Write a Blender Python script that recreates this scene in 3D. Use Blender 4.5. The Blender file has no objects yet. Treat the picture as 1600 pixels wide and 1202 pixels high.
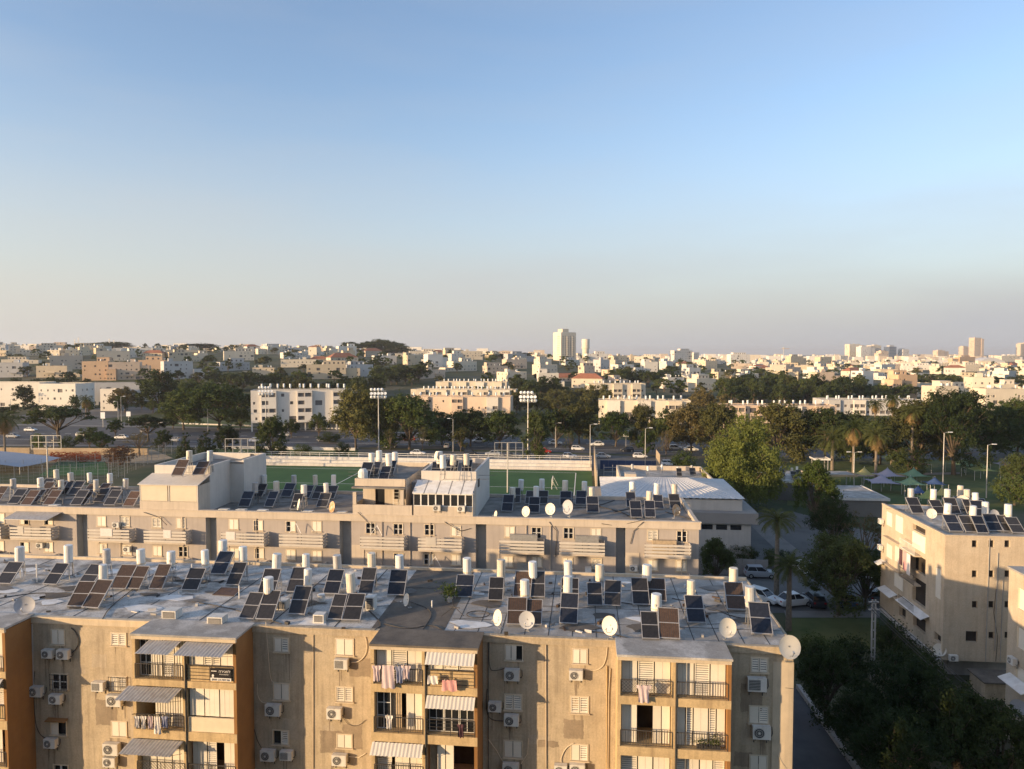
import bpy, bmesh, math, random
from mathutils import Vector, Matrix
R = math.radians
S = bpy.context.scene
COL = S.collection
rnd = random.Random(11)

# ------------------------------------------------------------------ camera
FPX, HZ, CZ = 1110.0, 553.0, 30.0          # focal length in photo pixels, horizon row, eye height
PITCH = math.atan((601 - HZ) / FPX)
cam_d = bpy.data.cameras.new('camera')
cam = bpy.data.objects.new('camera', cam_d)
COL.objects.link(cam)
cam.location = (0, 0, CZ)
cam.rotation_euler = (math.pi / 2 - PITCH, 0, 0)
cam_d.sensor_width = 36
cam_d.lens = 36 * FPX / 1600
cam_d.clip_start = 0.5
cam_d.clip_end = 40000
S.camera = cam

# ------------------------------------------------------------------ sky and sun
TH = R(5.9)                                 # the blocks stand turned by this angle
C_, S_ = math.cos(TH), math.sin(TH)
SUN_EL, SUN_A = R(8.0), R(56.5)             # height of the low sun, angle off the facade normal
_ca, _sa = math.cos(SUN_A), math.sin(SUN_A)
SUNX = -_ca * S_ - _sa * C_
SUNY = -_ca * C_ + _sa * S_
W = bpy.data.worlds.new('World')
S.world = W
W.use_nodes = True
nt = W.node_tree
nt.nodes.clear()
wo = nt.nodes.new('ShaderNodeOutputWorld')
bg = nt.nodes.new('ShaderNodeBackground')
sk = nt.nodes.new('ShaderNodeTexSky')
sk.sky_type = 'NISHITA'
sk.sun_disc = False
sk.sun_elevation = SUN_EL
sk.sun_rotation = math.atan2(SUNX, SUNY)
sk.altitude = 50
sk.air_density = 1.0
sk.dust_density = 1.6
sk.ozone_density = 2.0
bg.inputs['Strength'].default_value = 0.15
# low haze of the evening sky: pale and warm on the sun's side, blue-grey opposite, thinning out with height
def wn(t, **k):
    q = nt.nodes.new(t)
    for a, b in k.items(): setattr(q, a, b)
    return q
w_tc = wn('ShaderNodeTexCoord')
w_sep = wn('ShaderNodeSeparateXYZ')
nt.links.new(w_tc.outputs['Generated'], w_sep.inputs[0])
w_el = wn('ShaderNodeMapRange', interpolation_type='SMOOTHSTEP')
w_el.inputs[1].default_value, w_el.inputs[2].default_value = -0.06, 0.36
w_el.inputs[3].default_value, w_el.inputs[4].default_value = 0.95, 0.0
nt.links.new(w_sep.outputs[2], w_el.inputs[0])
w_dot = wn('ShaderNodeVectorMath', operation='DOT_PRODUCT')
w_dot.inputs[1].default_value = (SUNX, SUNY, 0)
nt.links.new(w_tc.outputs['Generated'], w_dot.inputs[0])
w_az = wn('ShaderNodeMapRange')
w_az.inputs[1].default_value, w_az.inputs[2].default_value = -0.95, 0.25
nt.links.new(w_dot.outputs['Value'], w_az.inputs[0])
w_hz = wn('ShaderNodeMix', data_type='RGBA')
w_hz.inputs[6].default_value = (1.86, 1.88, 2.00, 1)
w_hz.inputs[7].default_value = (2.50, 2.42, 2.30, 1)
nt.links.new(w_az.outputs[0], w_hz.inputs[0])
w_mp = wn('ShaderNodeMapping')                     # faint high cirrus
w_mp.inputs['Scale'].default_value = (1.2, 2.2, 7.0)
nt.links.new(w_tc.outputs['Generated'], w_mp.inputs[0])
w_ns = wn('ShaderNodeTexNoise')
w_ns.inputs['Scale'].default_value = 1.7
w_ns.inputs['Detail'].default_value = 5
nt.links.new(w_mp.outputs[0], w_ns.inputs['Vector'])
w_nr = wn('ShaderNodeMapRange')
w_nr.inputs[1].default_value, w_nr.inputs[2].default_value, w_nr.inputs[4].default_value = 0.40, 0.76, 0.18
nt.links.new(w_ns.outputs['Fac'], w_nr.inputs[0])
w_add = wn('ShaderNodeMath', operation='ADD', use_clamp=True)
nt.links.new(w_el.outputs[0], w_add.inputs[0])
nt.links.new(w_nr.outputs[0], w_add.inputs[1])
w_mix = wn('ShaderNodeMix', data_type='RGBA')
nt.links.new(w_add.outputs[0], w_mix.inputs[0])
w_hs = wn('ShaderNodeMix', data_type='RGBA', blend_type='MULTIPLY')      # clear blue of the dry evening air
w_hs.inputs[0].default_value = 1.0
w_hs.inputs[7].default_value = (1.30, 1.19, 1.22, 1)
nt.links.new(sk.outputs[0], w_hs.inputs[6])
nt.links.new(w_hs.outputs[2], w_mix.inputs[6])
nt.links.new(w_hz.outputs[2], w_mix.inputs[7])
nt.links.new(w_mix.outputs[2], bg.inputs[0])
nt.links.new(bg.outputs[0], wo.inputs[0])
sl = bpy.data.lights.new('sun', 'SUN')
sl.energy = 3.75
sl.angle = R(0.6)
sl.color = (1.0, 0.70, 0.40)
sun = bpy.data.objects.new('sun', sl)
COL.objects.link(sun)
_sd = Vector((SUNX * math.cos(SUN_EL), SUNY * math.cos(SUN_EL), math.sin(SUN_EL)))
sun.rotation_euler = _sd.to_track_quat('Z', 'Y').to_euler()
sun.location = _sd * 300
S.view_settings.view_transform = 'Standard'
S.view_settings.look = 'None'
S.view_settings.exposure = 0.93
S.view_settings.gamma = 1.0
S.view_settings.use_curve_mapping = False
S.cycles.max_bounces = 5
S.cycles.diffuse_bounces = 3
S.cycles.glossy_bounces = 2
S.cycles.transmission_bounces = 3
S.cycles.transparent_max_bounces = 6
S.cycles.volume_bounces = 0
S.cycles.caustics_reflective = False
S.cycles.caustics_refractive = False
S.cycles.use_denoising = True

# ------------------------------------------------------------------ from photo measurements to places
def ray(px, py):
    x, y = (px - 800) / FPX, (601 - py) / FPX
    return (x, math.cos(PITCH) + y * math.sin(PITCH), -math.sin(PITCH) + y * math.cos(PITCH))
def fac(px, py, v):                         # point of a facade plane v -> (u, z)
    d = ray(px, py)
    t = v / (d[0] * S_ + d[1] * C_)
    return t * (d[0] * C_ - d[1] * S_), CZ + t * d[2]
def side(px, py, u):                        # point of a side plane u -> (v, z)
    d = ray(px, py)
    t = u / (d[0] * C_ - d[1] * S_)
    return t * (d[0] * S_ + d[1] * C_), CZ + t * d[2]
def gnd(px, py, z=0.0):                     # point of a level plane -> world x, y
    d = ray(px, py)
    t = (z - CZ) / d[2]
    return t * d[0], t * d[1]
def lev(px, py, z):                         # point of a level plane -> (u, v)
    x, y = gnd(px, py, z)
    return x * C_ - y * S_, x * S_ + y * C_
def l2w(u, v):
    return u * C_ + v * S_, -u * S_ + v * C_
def w2l(x, y):
    return x * C_ - y * S_, x * S_ + y * C_
def colx(px, D):                            # world x of a photo column at distance D
    return (px - 800) / FPX * D
def rowz(py, D):                            # height of a photo row at distance D
    return CZ - D * (py - HZ) / FPX * 1.0

# ------------------------------------------------------------------ materials
MATS = {}
def mat(name, col, rough=0.85, var=0.12, scale=1.5, bump=0.0, bscale=40, streak=0.0, scol=None, blot=None, bamt=0.0,
        bsc=0.8, spec=0.25, metal=0.0, rand=0.0, edge=(0.45, 0.62), grain=0.0):
    m = bpy.data.materials.new(name)
    m.use_nodes = True
    n, l = m.node_tree.nodes, m.node_tree.links
    b = n['Principled BSDF']
    b.inputs['Roughness'].default_value = rough
    b.inputs['Specular IOR Level'].default_value = spec
    b.inputs['Metallic'].default_value = metal
    tc = n.new('ShaderNodeTexCoord')
    oi = n.new('ShaderNodeObjectInfo')
    def noise(sc, det=5, vec=None, off=True):
        t = n.new('ShaderNodeTexNoise')
        t.inputs['Scale'].default_value = sc
        t.inputs['Detail'].default_value = det
        t.inputs['Roughness'].default_value = 0.62
        l.new(vec if vec else tc.outputs['Object'], t.inputs['Vector'])
        return t.outputs['Fac']
    def rng(src, a, b_, c, d):
        r = n.new('ShaderNodeMapRange')
        r.inputs[1].default_value, r.inputs[2].default_value = a, b_
        r.inputs[3].default_value, r.inputs[4].default_value = c, d
        l.new(src, r.inputs[0])
        return r.outputs[0]
    def mix(fac_, a, b_, mode='MIX'):
        x = n.new('ShaderNodeMix')
        x.data_type = 'RGBA'
        x.blend_type = mode
        if isinstance(fac_, (int, float)): x.inputs[0].default_value = fac_
        else: l.new(fac_, x.inputs[0])
        for i, q in ((6, a), (7, b_)):
            if isinstance(q, tuple): x.inputs[i].default_value = (*q, 1)
            else: l.new(q, x.inputs[i])
        return x.outputs[2]
    dk = tuple(max(0, c * (1 - var)) for c in col)
    lt = tuple(min(1, c * (1 + var)) for c in col)
    out = mix(rng(noise(scale), 0.3, 0.7, 0, 1), dk, lt)
    if blot:
        out = mix(rng(noise(bsc, 8), edge[0], edge[1], 0, bamt), out, blot)
    if streak:
        mp = n.new('ShaderNodeMapping')
        mp.inputs['Scale'].default_value = (2.2, 2.2, 0.16)
        l.new(tc.outputs['Object'], mp.inputs[0])
        out = mix(rng(noise(1.4, 6, mp.outputs[0]), 0.48, 0.70, 0, streak), out, scol or tuple(c * 0.45 for c in col))
        if streak > .5:
            mp2 = n.new('ShaderNodeMapping')
            mp2.inputs['Scale'].default_value = (7.0, 7.0, 0.28)
            l.new(tc.outputs['Object'], mp2.inputs[0])
            out = mix(rng(noise(1.0, 5, mp2.outputs[0]), 0.54, 0.66, 0, streak * .6), out, scol or tuple(c * 0.45 for c in col))
    if grain:
        out = mix(rng(noise(9, 7), 0.42, 0.7, 0, grain), out, tuple(c * 0.5 for c in col))
        out = mix(rng(noise(2.6, 6), 0.55, 0.75, 0, grain * .8), out, tuple(min(1, c * 1.35) for c in col))
    if rand:
        hs = n.new('ShaderNodeHueSaturation')
        l.new(out, hs.inputs['Color'])
        l.new(rng(oi.outputs['Random'], 0, 1, 1 - rand, 1 + rand), hs.inputs['Value'])
        out = hs.outputs[0]
    l.new(out, b.inputs['Base Color'])
    if bump:
        bp = n.new('ShaderNodeBump')
        bp.inputs['Strength'].default_value = bump
        bp.inputs['Distance'].default_value = 0.02
        l.new(noise(bscale, 4), bp.inputs['Height'])
        l.new(bp.outputs[0], b.inputs['Normal'])
    MATS[name] = m
    return m

def leafmat(name, a, b_, trans=0.25, scale=0.35):
    m = bpy.data.materials.new(name)
    m.use_nodes = True
    n, l = m.node_tree.nodes, m.node_tree.links
    b = n['Principled BSDF']
    b.inputs['Roughness'].default_value = 0.75
    b.inputs['Specular IOR Level'].default_value = 0.12
    tc, oi = n.new('ShaderNodeTexCoord'), n.new('ShaderNodeObjectInfo')
    t = n.new('ShaderNodeTexNoise')
    t.inputs['Scale'].default_value = scale
    t.inputs['Detail'].default_value = 6
    l.new(tc.outputs['Object'], t.inputs['Vector'])
    ad = n.new('ShaderNodeMath')
    ad.operation = 'MULTIPLY_ADD'
    ad.inputs[1].default_value = 0.5
    l.new(oi.outputs['Random'], ad.inputs[0])
    mr = n.new('ShaderNodeMapRange')
    mr.inputs[1].default_value, mr.inputs[2].default_value = 0.5, 1.0
    l.new(t.outputs['Fac'], ad.inputs[2])
    l.new(ad.outputs[0], mr.inputs[0])
    x = n.new('ShaderNodeMix')
    x.data_type = 'RGBA'
    x.inputs[6].default_value, x.inputs[7].default_value = (*a, 1), (*b_, 1)
    l.new(mr.outputs[0], x.inputs[0])
    l.new(x.outputs[2], b.inputs['Base Color'])
    tr = n.new('ShaderNodeBsdfTranslucent')
    l.new(x.outputs[2], tr.inputs['Color'])
    ms = n.new('ShaderNodeMixShader')
    ms.inputs[0].default_value = trans
    l.new(b.outputs[0], ms.inputs[1])
    l.new(tr.outputs[0], ms.inputs[2])
    l.new(ms.outputs[0], n['Material Output'].inputs[0])
    MATS[name] = m

mat('stucco', (0.50, 0.415, 0.295), 0.92, 0.18, 0.9, 0.5, 30, 0.42, (0.15, 0.115, 0.08), (0.52, 0.42, 0.28), 0.55, 0.6, grain=.4)
mat('stucco_pale', (0.60, 0.50, 0.36), 0.9, 0.1, 1.2, 0.2, 30, 0.3)
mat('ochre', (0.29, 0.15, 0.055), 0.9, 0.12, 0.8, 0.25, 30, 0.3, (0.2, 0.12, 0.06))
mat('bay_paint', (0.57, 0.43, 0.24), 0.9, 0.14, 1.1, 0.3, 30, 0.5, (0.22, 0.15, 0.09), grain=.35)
mat('shutter_white', (0.78, 0.72, 0.60), 0.55, 0.05, 2, rand=0.08)
mat('shutter_cream', (0.70, 0.60, 0.44), 0.6, 0.06, 2, rand=0.06)
mat('white_paint', (0.80, 0.79, 0.75), 0.5, 0.06, 2, blot=(0.45, 0.4, 0.33), bamt=0.35, bsc=1.2)
mat('tank_white', (0.80, 0.79, 0.74), 0.38, 0.05, 3, streak=0.45, scol=(0.42, 0.32, 0.22), spec=0.4, rand=0.06)
mat('tank_cream', (0.72, 0.66, 0.54), 0.45, 0.08, 3, streak=0.6, scol=(0.34, 0.24, 0.15), rand=.08)
mat('tank_grey', (0.55, 0.55, 0.53), 0.4, 0.1, 3, metal=.25, streak=0.55, scol=(0.3, 0.22, 0.15), rand=.1)
mat('far_tank', (0.80, 0.80, 0.76), 0.5, 0.04, 3)
mat('metal_grey', (0.35, 0.35, 0.34), 0.5, 0.15, 4, metal=0.4)
mat('metal_dark', (0.07, 0.065, 0.06), 0.6, 0.2, 5)
mat('galv', (0.46, 0.455, 0.44), 0.5, 0.12, 4, metal=0.5, streak=0.4, scol=(0.3, 0.22, 0.16))
mat('collector', (0.030, 0.029, 0.029), 0.3, 0.35, 5, spec=0.45, rand=0.35, grain=.3)
mat('collector_blue', (0.019, 0.022, 0.031), 0.25, 0.3, 5, spec=0.45, rand=.3)
mat('collector_rust', (0.085, 0.052, 0.034), 0.45, 0.35, 6, spec=0.4, rand=0.3)
mat('glass', (0.025, 0.027, 0.03), 0.12, 0.2, 2, spec=0.5)
mat('dark_room', (0.05, 0.042, 0.035), 0.9, 0.3, 1)  # darkness of unlit rooms and openings put into the colour
mat('curtain', (0.42, 0.33, 0.22), 0.9, 0.2, 4)
mat('roof_white', (0.28, 0.26, 0.23), 0.85, 0.3, 0.9, 0.4, 12, blot=(0.70, 0.67, 0.61), bamt=0.9, bsc=0.7, edge=(0.38, 0.56), grain=.5)
mat('roof_dark', (0.175, 0.15, 0.12), 0.9, 0.22, 0.8, 0.4, 14, blot=(0.08, 0.075, 0.07), bamt=0.7, bsc=0.5, grain=.4)
mat('roof_grey', (0.37, 0.35, 0.315), 0.85, 0.2, 0.8, 0.4, 14, blot=(0.62, 0.595, 0.55), bamt=0.8, bsc=0.55, edge=(0.5, 0.62), grain=.45)
mat('roof_seam', (0.07, 0.065, 0.06), 0.9, 0.2, 2)
mat('roof_mid', (0.20, 0.185, 0.165), 0.9, 0.3, 0.9, 0.4, 14, blot=(0.33, 0.31, 0.28), bamt=0.6, bsc=0.5)
mat('taupe', (0.415, 0.37, 0.33), 0.92, 0.07, 0.7, 0.2, 30, 0.2)
mat('beige', (0.56, 0.485, 0.39), 0.9, 0.08, 0.7, 0.2, 30, 0.22)
mat('slat', (0.56, 0.52, 0.455), 0.7, 0.08, 2, rand=0.05)
mat('stair_grey', (0.33, 0.34, 0.35), 0.8, 0.1, 1)
mat('block_cream', (0.56, 0.46, 0.33), 0.9, 0.12, 0.8, 0.4, 30, 0.25, (0.25, 0.19, 0.13), (0.60, 0.52, 0.40), .5, .5, grain=.35)
mat('concrete', (0.38, 0.36, 0.33), 0.9, 0.15, 0.8, 0.2, 20, 0.3)
mat('concrete_pale', (0.60, 0.575, 0.53), 0.9, 0.12, 0.6, 0.2, 20, 0.3)
mat('asphalt', (0.088, 0.088, 0.09), 0.9, 0.2, 0.3, 0.2, 20, blot=(0.12, 0.118, 0.114), bamt=0.6, bsc=0.15)
mat('asphalt_pale', (0.13, 0.127, 0.12), 0.9, 0.2, 0.3, blot=(0.18, 0.172, 0.16), bamt=0.6, bsc=0.12)
mat('paving', (0.22, 0.205, 0.185), 0.9, 0.15, 0.5)
mat('road_white', (0.75, 0.74, 0.70), 0.8, 0.1, 1)
mat('turf', (0.042, 0.110, 0.034), 0.9, 0.15, 0.12, blot=(0.06, 0.125, 0.04), bamt=.6, bsc=.06)
mat('lawn', (0.075, 0.110, 0.032), 0.95, 0.3, 0.2, 0.3, 8, blot=(0.13, 0.12, 0.05), bamt=0.6, bsc=0.1)
mat('earth', (0.105, 0.095, 0.058), 0.95, 0.25, 0.05, blot=(0.048, 0.066, 0.025), bamt=0.9, bsc=0.03, edge=(.4, .55))
mat('sand', (0.36, 0.28, 0.185), 0.95, 0.15, 0.3)
mat('trunk', (0.13, 0.10, 0.07), 0.9, 0.25, 2, 0.4, 15)
mat('palm_trunk', (0.20, 0.165, 0.125), 0.9, 0.25, 3, 0.5, 12)
leafmat('leaf_dark', (0.030, 0.046, 0.016), (0.092, 0.115, 0.036))
leafmat('leaf_mid', (0.046, 0.072, 0.020), (0.135, 0.165, 0.045))
leafmat('leaf_light', (0.066, 0.096, 0.022), (0.174, 0.198, 0.048), 0.3)
leafmat('leaf_olive', (0.070, 0.074, 0.026), (0.155, 0.150, 0.050))
leafmat('leaf_brown', (0.080, 0.070, 0.028), (0.160, 0.132, 0.052))
leafmat('leaf_red', (0.108, 0.060, 0.030), (0.156, 0.072, 0.042))
leafmat('palm_leaf', (0.045, 0.065, 0.02), (0.11, 0.12, 0.035))
leafmat('palm_dry', (0.20, 0.135, 0.058), (0.34, 0.235, 0.10))
leafmat('flower_red', (0.30, 0.045, 0.02), (0.42, 0.11, 0.05))

# ------------------------------------------------------------------ mesh building
class MB:
    def __init__(s):
        s.v, s.f, s.m = [], [], []
    def add(s, vs, fs, mi=0):
        k = len(s.v)
        s.v += [tuple(a) for a in vs]
        for f in fs:
            s.f.append(tuple(k + i for i in f)); s.m.append(mi)
        return s
    def quad(s, a, b, c, d, mi=0):
        return s.add((a, b, c, d), ((0, 1, 2, 3),), mi)
    def box(s, x0, y0, z0, x1, y1, z1, mi=0):
        return s.add([(x0, y0, z0), (x1, y0, z0), (x1, y1, z0), (x0, y1, z0), (x0, y0, z1), (x1, y0, z1), (x1, y1, z1), (x0, y1, z1)],
                     [(0, 3, 2, 1), (4, 5, 6, 7), (0, 1, 5, 4), (1, 2, 6, 5), (2, 3, 7, 6), (3, 0, 4, 7)], mi)
    def slab(s, p, t, mi=0):                # a four-cornered sheet p thickened by the vector t
        q = [tuple(a[i] + t[i] for i in range(3)) for a in p]
        return s.add(list(p) + q, [(3, 2, 1, 0), (4, 5, 6, 7), (0, 1, 5, 4), (1, 2, 6, 5), (2, 3, 7, 6), (3, 0, 4, 7)], mi)
    def prism(s, pts, z0, z1, mi=0):
        n = len(pts)
        vs = [(x, y, z0) for x, y in pts] + [(x, y, z1) for x, y in pts]
        return s.add(vs, [tuple(range(n - 1, -1, -1)), tuple(range(n, 2 * n))] + [(i, (i + 1) % n, n + (i + 1) % n, n + i) for i in range(n)], mi)
    def tube(s, p, q, r, r2=None, n=6, mi=0, cap=True):
        p, q = Vector(p), Vector(q)
        r2 = r if r2 is None else r2
        d = (q - p)
        if d.length < 1e-6: return s
        d.normalize()
        a = d.orthogonal().normalized(); b = d.cross(a)
        vs = []
        for c, rr in ((p, r), (q, r2)):
            for i in range(n):
                t = 2 * math.pi * i / n
                vs.append(c + a * (rr * math.cos(t)) + b * (rr * math.sin(t)))
        fs = [(i, (i + 1) % n, n + (i + 1) % n, n + i) for i in range(n)]
        if cap: fs += [tuple(range(n - 1, -1, -1)), tuple(range(n, 2 * n))]
        return s.add(vs, fs, mi)
    def path(s, pts, r, n=5, mi=0):
        for a, b in zip(pts, pts[1:]): s.tube(a, b, r, r, n, mi)
        return s
    def lathe(s, prof, c=(0, 0, 0), n=14, mi=0):
        vs, fs = [], []
        for r, z in prof:
            for i in range(n):
                t = 2 * math.pi * i / n
                vs.append((c[0] + r * math.cos(t), c[1] + r * math.sin(t), c[2] + z))
        for j in range(len(prof) - 1):
            for i in range(n):
                fs.append((j * n + i, j * n + (i + 1) % n, (j + 1) * n + (i + 1) % n, (j + 1) * n + i))
        fs += [tuple(range(n - 1, -1, -1)), tuple((len(prof) - 1) * n + i for i in range(n))]
        return s.add(vs, fs, mi)
    def wall(s, p0, p1, z0, z1, holes=(), depth=0.15, pane=None, mi=0):
        """wall sheet from p0 to p1 (its outside on the right hand) with real openings; holes = (a0, z0, a1, z1) along the wall"""
        L = math.hypot(p1[0] - p0[0], p1[1] - p0[1])
        dx, dy = (p1[0] - p0[0]) / L, (p1[1] - p0[1]) / L
        nx, ny = -dy, dx                    # inward
        P = lambda a, z, e=0.0: (p0[0] + dx * a + nx * e, p0[1] + dy * a + ny * e, z)
        holes = [(max(h[0], 0.02), max(h[1], z0 + .01), min(h[2], L - 0.02), min(h[3], z1 - .01)) for h in holes]
        holes = [h for h in holes if h[2] > h[0] and h[3] > h[1]]
        xs = sorted({0.0, L, *[h[0] for h in holes], *[h[2] for h in holes]})
        for a, b in zip(xs, xs[1:]):
            mid = (a + b) / 2
            hs = sorted([(h[1], h[3]) for h in holes if h[0] < mid < h[2]])
            z = z0
            for lo, hi in hs:
                if lo > z: s.quad(P(a, z), P(b, z), P(b, lo), P(a, lo), mi)
                z = max(z, hi)
            if z < z1: s.quad(P(a, z), P(b, z), P(b, z1), P(a, z1), mi)
        for a, lo, b, hi in holes:
            s.quad(P(a, lo), P(b, lo), P(b, lo, depth), P(a, lo, depth), mi)
            s.quad(P(a, hi), P(a, hi, depth), P(b, hi, depth), P(b, hi), mi)
            s.quad(P(a, lo), P(a, lo, depth), P(a, hi, depth), P(a, hi), mi)
            s.quad(P(b, lo), P(b, hi), P(b, hi, depth), P(b, lo, depth), mi)
            if pane is not None:
                pane.quad(P(a, lo, depth), P(b, lo, depth), P(b, hi, depth), P(a, hi, depth))
        return s
    def mesh(s, name, mats, o=(0, 0, 0), smooth=False):
        me = bpy.data.meshes.new(name)
        me.from_pydata([(a[0] - o[0], a[1] - o[1], a[2] - o[2]) for a in s.v], [], s.f)
        if not isinstance(mats, (list, tuple)): mats = [mats]
        for m in mats: me.materials.append(MATS[m] if isinstance(m, str) else m)
        if len(mats) > 1: me.polygons.foreach_set('material_index', s.m)
        if smooth: me.polygons.foreach_set('use_smooth', [True] * len(me.polygons))
        me.update()
        return me
    def build(s, name, mats, parent=None, o=(0, 0, 0), smooth=False):
        return link(name, s.mesh(name, mats, o, smooth), parent)

def link(name, me, parent=None, loc=None, rz=None):
    ob = bpy.data.objects.new(name, me)
    COL.objects.link(ob)
    if parent: ob.parent = parent
    if loc: ob.location = loc
    if rz is not None: ob.rotation_euler = (0, 0, rz)
    return ob
def tag(o, label=None, cat=None, group=None, kind=None):
    if label: o['label'] = label
    if cat: o['category'] = cat
    if group: o['group'] = group
    if kind: o['kind'] = kind
    return o
def empty(name, loc=(0, 0, 0), rz=0.0, label=None, cat=None, group=None):
    o = bpy.data.objects.new(name, None)
    COL.objects.link(o)
    o.empty_display_size = 0.3
    o.location = loc
    o.rotation_euler = (0, 0, rz)
    return tag(o, label, cat, group)
def copy_tree(o, parent=None):
    kids = KIDS.get(o.name)
    if kids is None:
        kids = KIDS[o.name] = list(o.children)
    c = o.copy()
    COL.objects.link(c)
    c.parent = parent
    for ch in kids: copy_tree(ch, c)
    return c
KIDS = {}
ORD = 'first second third fourth fifth sixth seventh eighth ninth tenth eleventh twelfth thirteenth fourteenth fifteenth sixteenth seventeenth eighteenth nineteenth twentieth'.split()
def nth(i):                                 # 0 -> first
    if i < 20: return ORD[i]
    k = i + 1
    return '%d%s' % (k, 'th' if 10 <= k % 100 <= 20 else {1: 'st', 2: 'nd', 3: 'rd'}.get(k % 10, 'th'))
def nth_left(i): return 'leftmost' if i == 0 else nth(i) + ' from the left'
def block(name, u, v, label, cat='apartment block'):
    return empty(name, (*l2w(u, v), 0), -TH, label, cat), (u, v, 0)
# ================================================================== terrain and ground sheets
def sstep(a, b, x):
    t = min(1, max(0, (x - a) / (b - a)))
    return t * t * (3 - 2 * t)
def terr(x, y):
    if y < 400: return 0.0
    az = x / y
    pts = [(-.8, 36), (-.45, 35), (-.2, 31), (0, 24), (.2, 17), (.45, 10), (.9, 8)]
    A = pts[0][1] if az < -.8 else pts[-1][1]
    for (a0, h0), (a1, h1) in zip(pts, pts[1:]):
        if a0 <= az <= a1: A = h0 + (h1 - h0) * (az - a0) / (a1 - a0)
    t = min(1, max(0, (y - 405) / 720))
    k = 1 - (1 - t) ** 2
    far = sstep(1500, 3200, y)
    return A * k * (1 - far) + 6.0 * far
ys = [-80, -30, 0, 30, 60, 90, 130, 170, 220, 280, 340, 400] + [400 + 30 * i for i in range(1, 50)] + [1950, 2100, 2300, 2600, 3000, 3400, 4000, 5000, 7000, 10000, 15000]
gm = MB()
NX = 48
for y in ys:
    for i in range(NX + 1):
        t = (i / NX * 2 - 1)
        x = t * (260 + max(y, 0) * 1.05)
        gm.v.append((x, y, terr(x, y)))
for j in range(len(ys) - 1):
    for i in range(NX):
        a = j * (NX + 1) + i
        gm.f.append((a, a + 1, a + NX + 2, a + NX + 1)); gm.m.append(0)
tag(gm.build('ground', 'earth', smooth=True), kind='structure')
def sheet(name, pts, z, mm, local=False):
    P = [(l2w(*p) if local else gnd(*p, 0)) for p in pts]
    n = len(P)
    return tag(MB().add([(x, y, z) for x, y in P], [tuple(range(n))]).build(name, mm), kind='structure')
# streets
sheet('road', [(-120, 664), (250, 669), (420, 673), (600, 677.5), (800, 683), (1100, 692), (1300, 698), (1720, 706), (1720, 722), (1300, 716), (1060, 712), (800, 705), (560, 699), (300, 696), (-120, 694)], .03, 'asphalt')
sheet('side_road', [(20, 650), (130, 640), (300, 626), (330, 630), (270, 643), (150, 655), (260, 668.5), (60, 666.5)], .026, 'asphalt_pale')
sheet('car_park', [(560, 702), (800, 707), (1080, 716), (1090, 746), (930, 744), (560, 714)], .022, 'asphalt_pale')
sheet('pavement', [(-120, 694.6), (300, 696.6), (560, 699.6), (560, 702), (300, 699.4), (-120, 697.4)], .12, 'paving')
sheet('pavement', [(-120, 661), (250, 666.5), (420, 670.5), (600, 675), (800, 680.5), (800, 682.6), (600, 677), (420, 672.6), (250, 668.5), (-120, 663.5)], .12, 'paving')
dsh = MB()
for i in range(26):                          # lane markings, every dash a sheet of paint
    pass
def dashes(x0, y0, x1, y1, n, duty=.45, w=.18):
    a, b = Vector((*gnd(x0, y0), 0)), Vector((*gnd(x1, y1), 0))
    d = (b - a); L = d.length; d.normalize(); p = Vector((-d.y, d.x, 0)) * w
    for i in range(n):
        q0, q1 = a + d * (L * i / n), a + d * (L * (i + duty) / n)
        MBQ.quad(q0 - p, q1 - p, q1 + p, q0 + p)
MBQ = MB()
dashes(-40, 676, 420, 682, 22); dashes(420, 682, 800, 690, 20); dashes(800, 690, 1080, 699, 14)
dashes(-40, 686, 560, 693, 1, 1.0, .12)
dashes(560, 693, 1060, 706, 1, 1.0, .12)
mk = MBQ.build('lane_markings', 'road_white')
mk.location.z = .034
tag(mk, 'white painted lane dashes along the main road', 'road marking', kind='stuff')
sheet('lawn', [(262, 652), (393, 656), (393, 672), (262, 668)], .024, 'lawn')
sheet('lawn', [(330, 700), (560, 703), (560, 716), (330, 716)], .018, 'lawn')
sheet('park_lawn', [(1230, 722), (1720, 716), (1720, 800), (1230, 790)], .016, 'lawn')
sheet('park_path', [(1180, 733), (1350, 741), (1500, 738), (1500, 741), (1350, 745), (1180, 738)], .022, 'paving')
# sports ground
U0, U1 = lev(385, 735, 0)[0] - 4, lev(925, 744, 0)[0]
FV = 181.5
sheet('football_pitch', [(U0, 124), (U1, 124), (U1, FV), (U0, FV)], .03, 'turf', True)
ln = MB()
def uvline(a, b, w=.1):
    a, b = Vector((*l2w(*a), .036)), Vector((*l2w(*b), .036))
    d = (b - a).normalized(); p = Vector((-d.y, d.x, 0)) * w
    ln.quad(a - p, b - p, b + p, a + p)
uvline((U0 + 3, FV - 3), (U1 - 4, FV - 3)); uvline((U1 - 4, 128), (U1 - 4, FV - 3.1)); uvline((U0 + 3, 158), (U1 - 4.2, 158)); uvline((U0 + 34, 128), (U0 + 34, FV - 3.1))
tag(ln.build('pitch_lines', 'road_white'), 'white painted touchlines on the green football pitch', 'pitch lines', kind='stuff')
sheet('small_pitch', [(90, 722), (165, 722), (170, 742), (60, 744)], .03, 'turf')
sheet('sand_bank', [(-60, 700), (240, 703), (270, 716), (240, 724), (-60, 722)], .02, 'sand')
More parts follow.
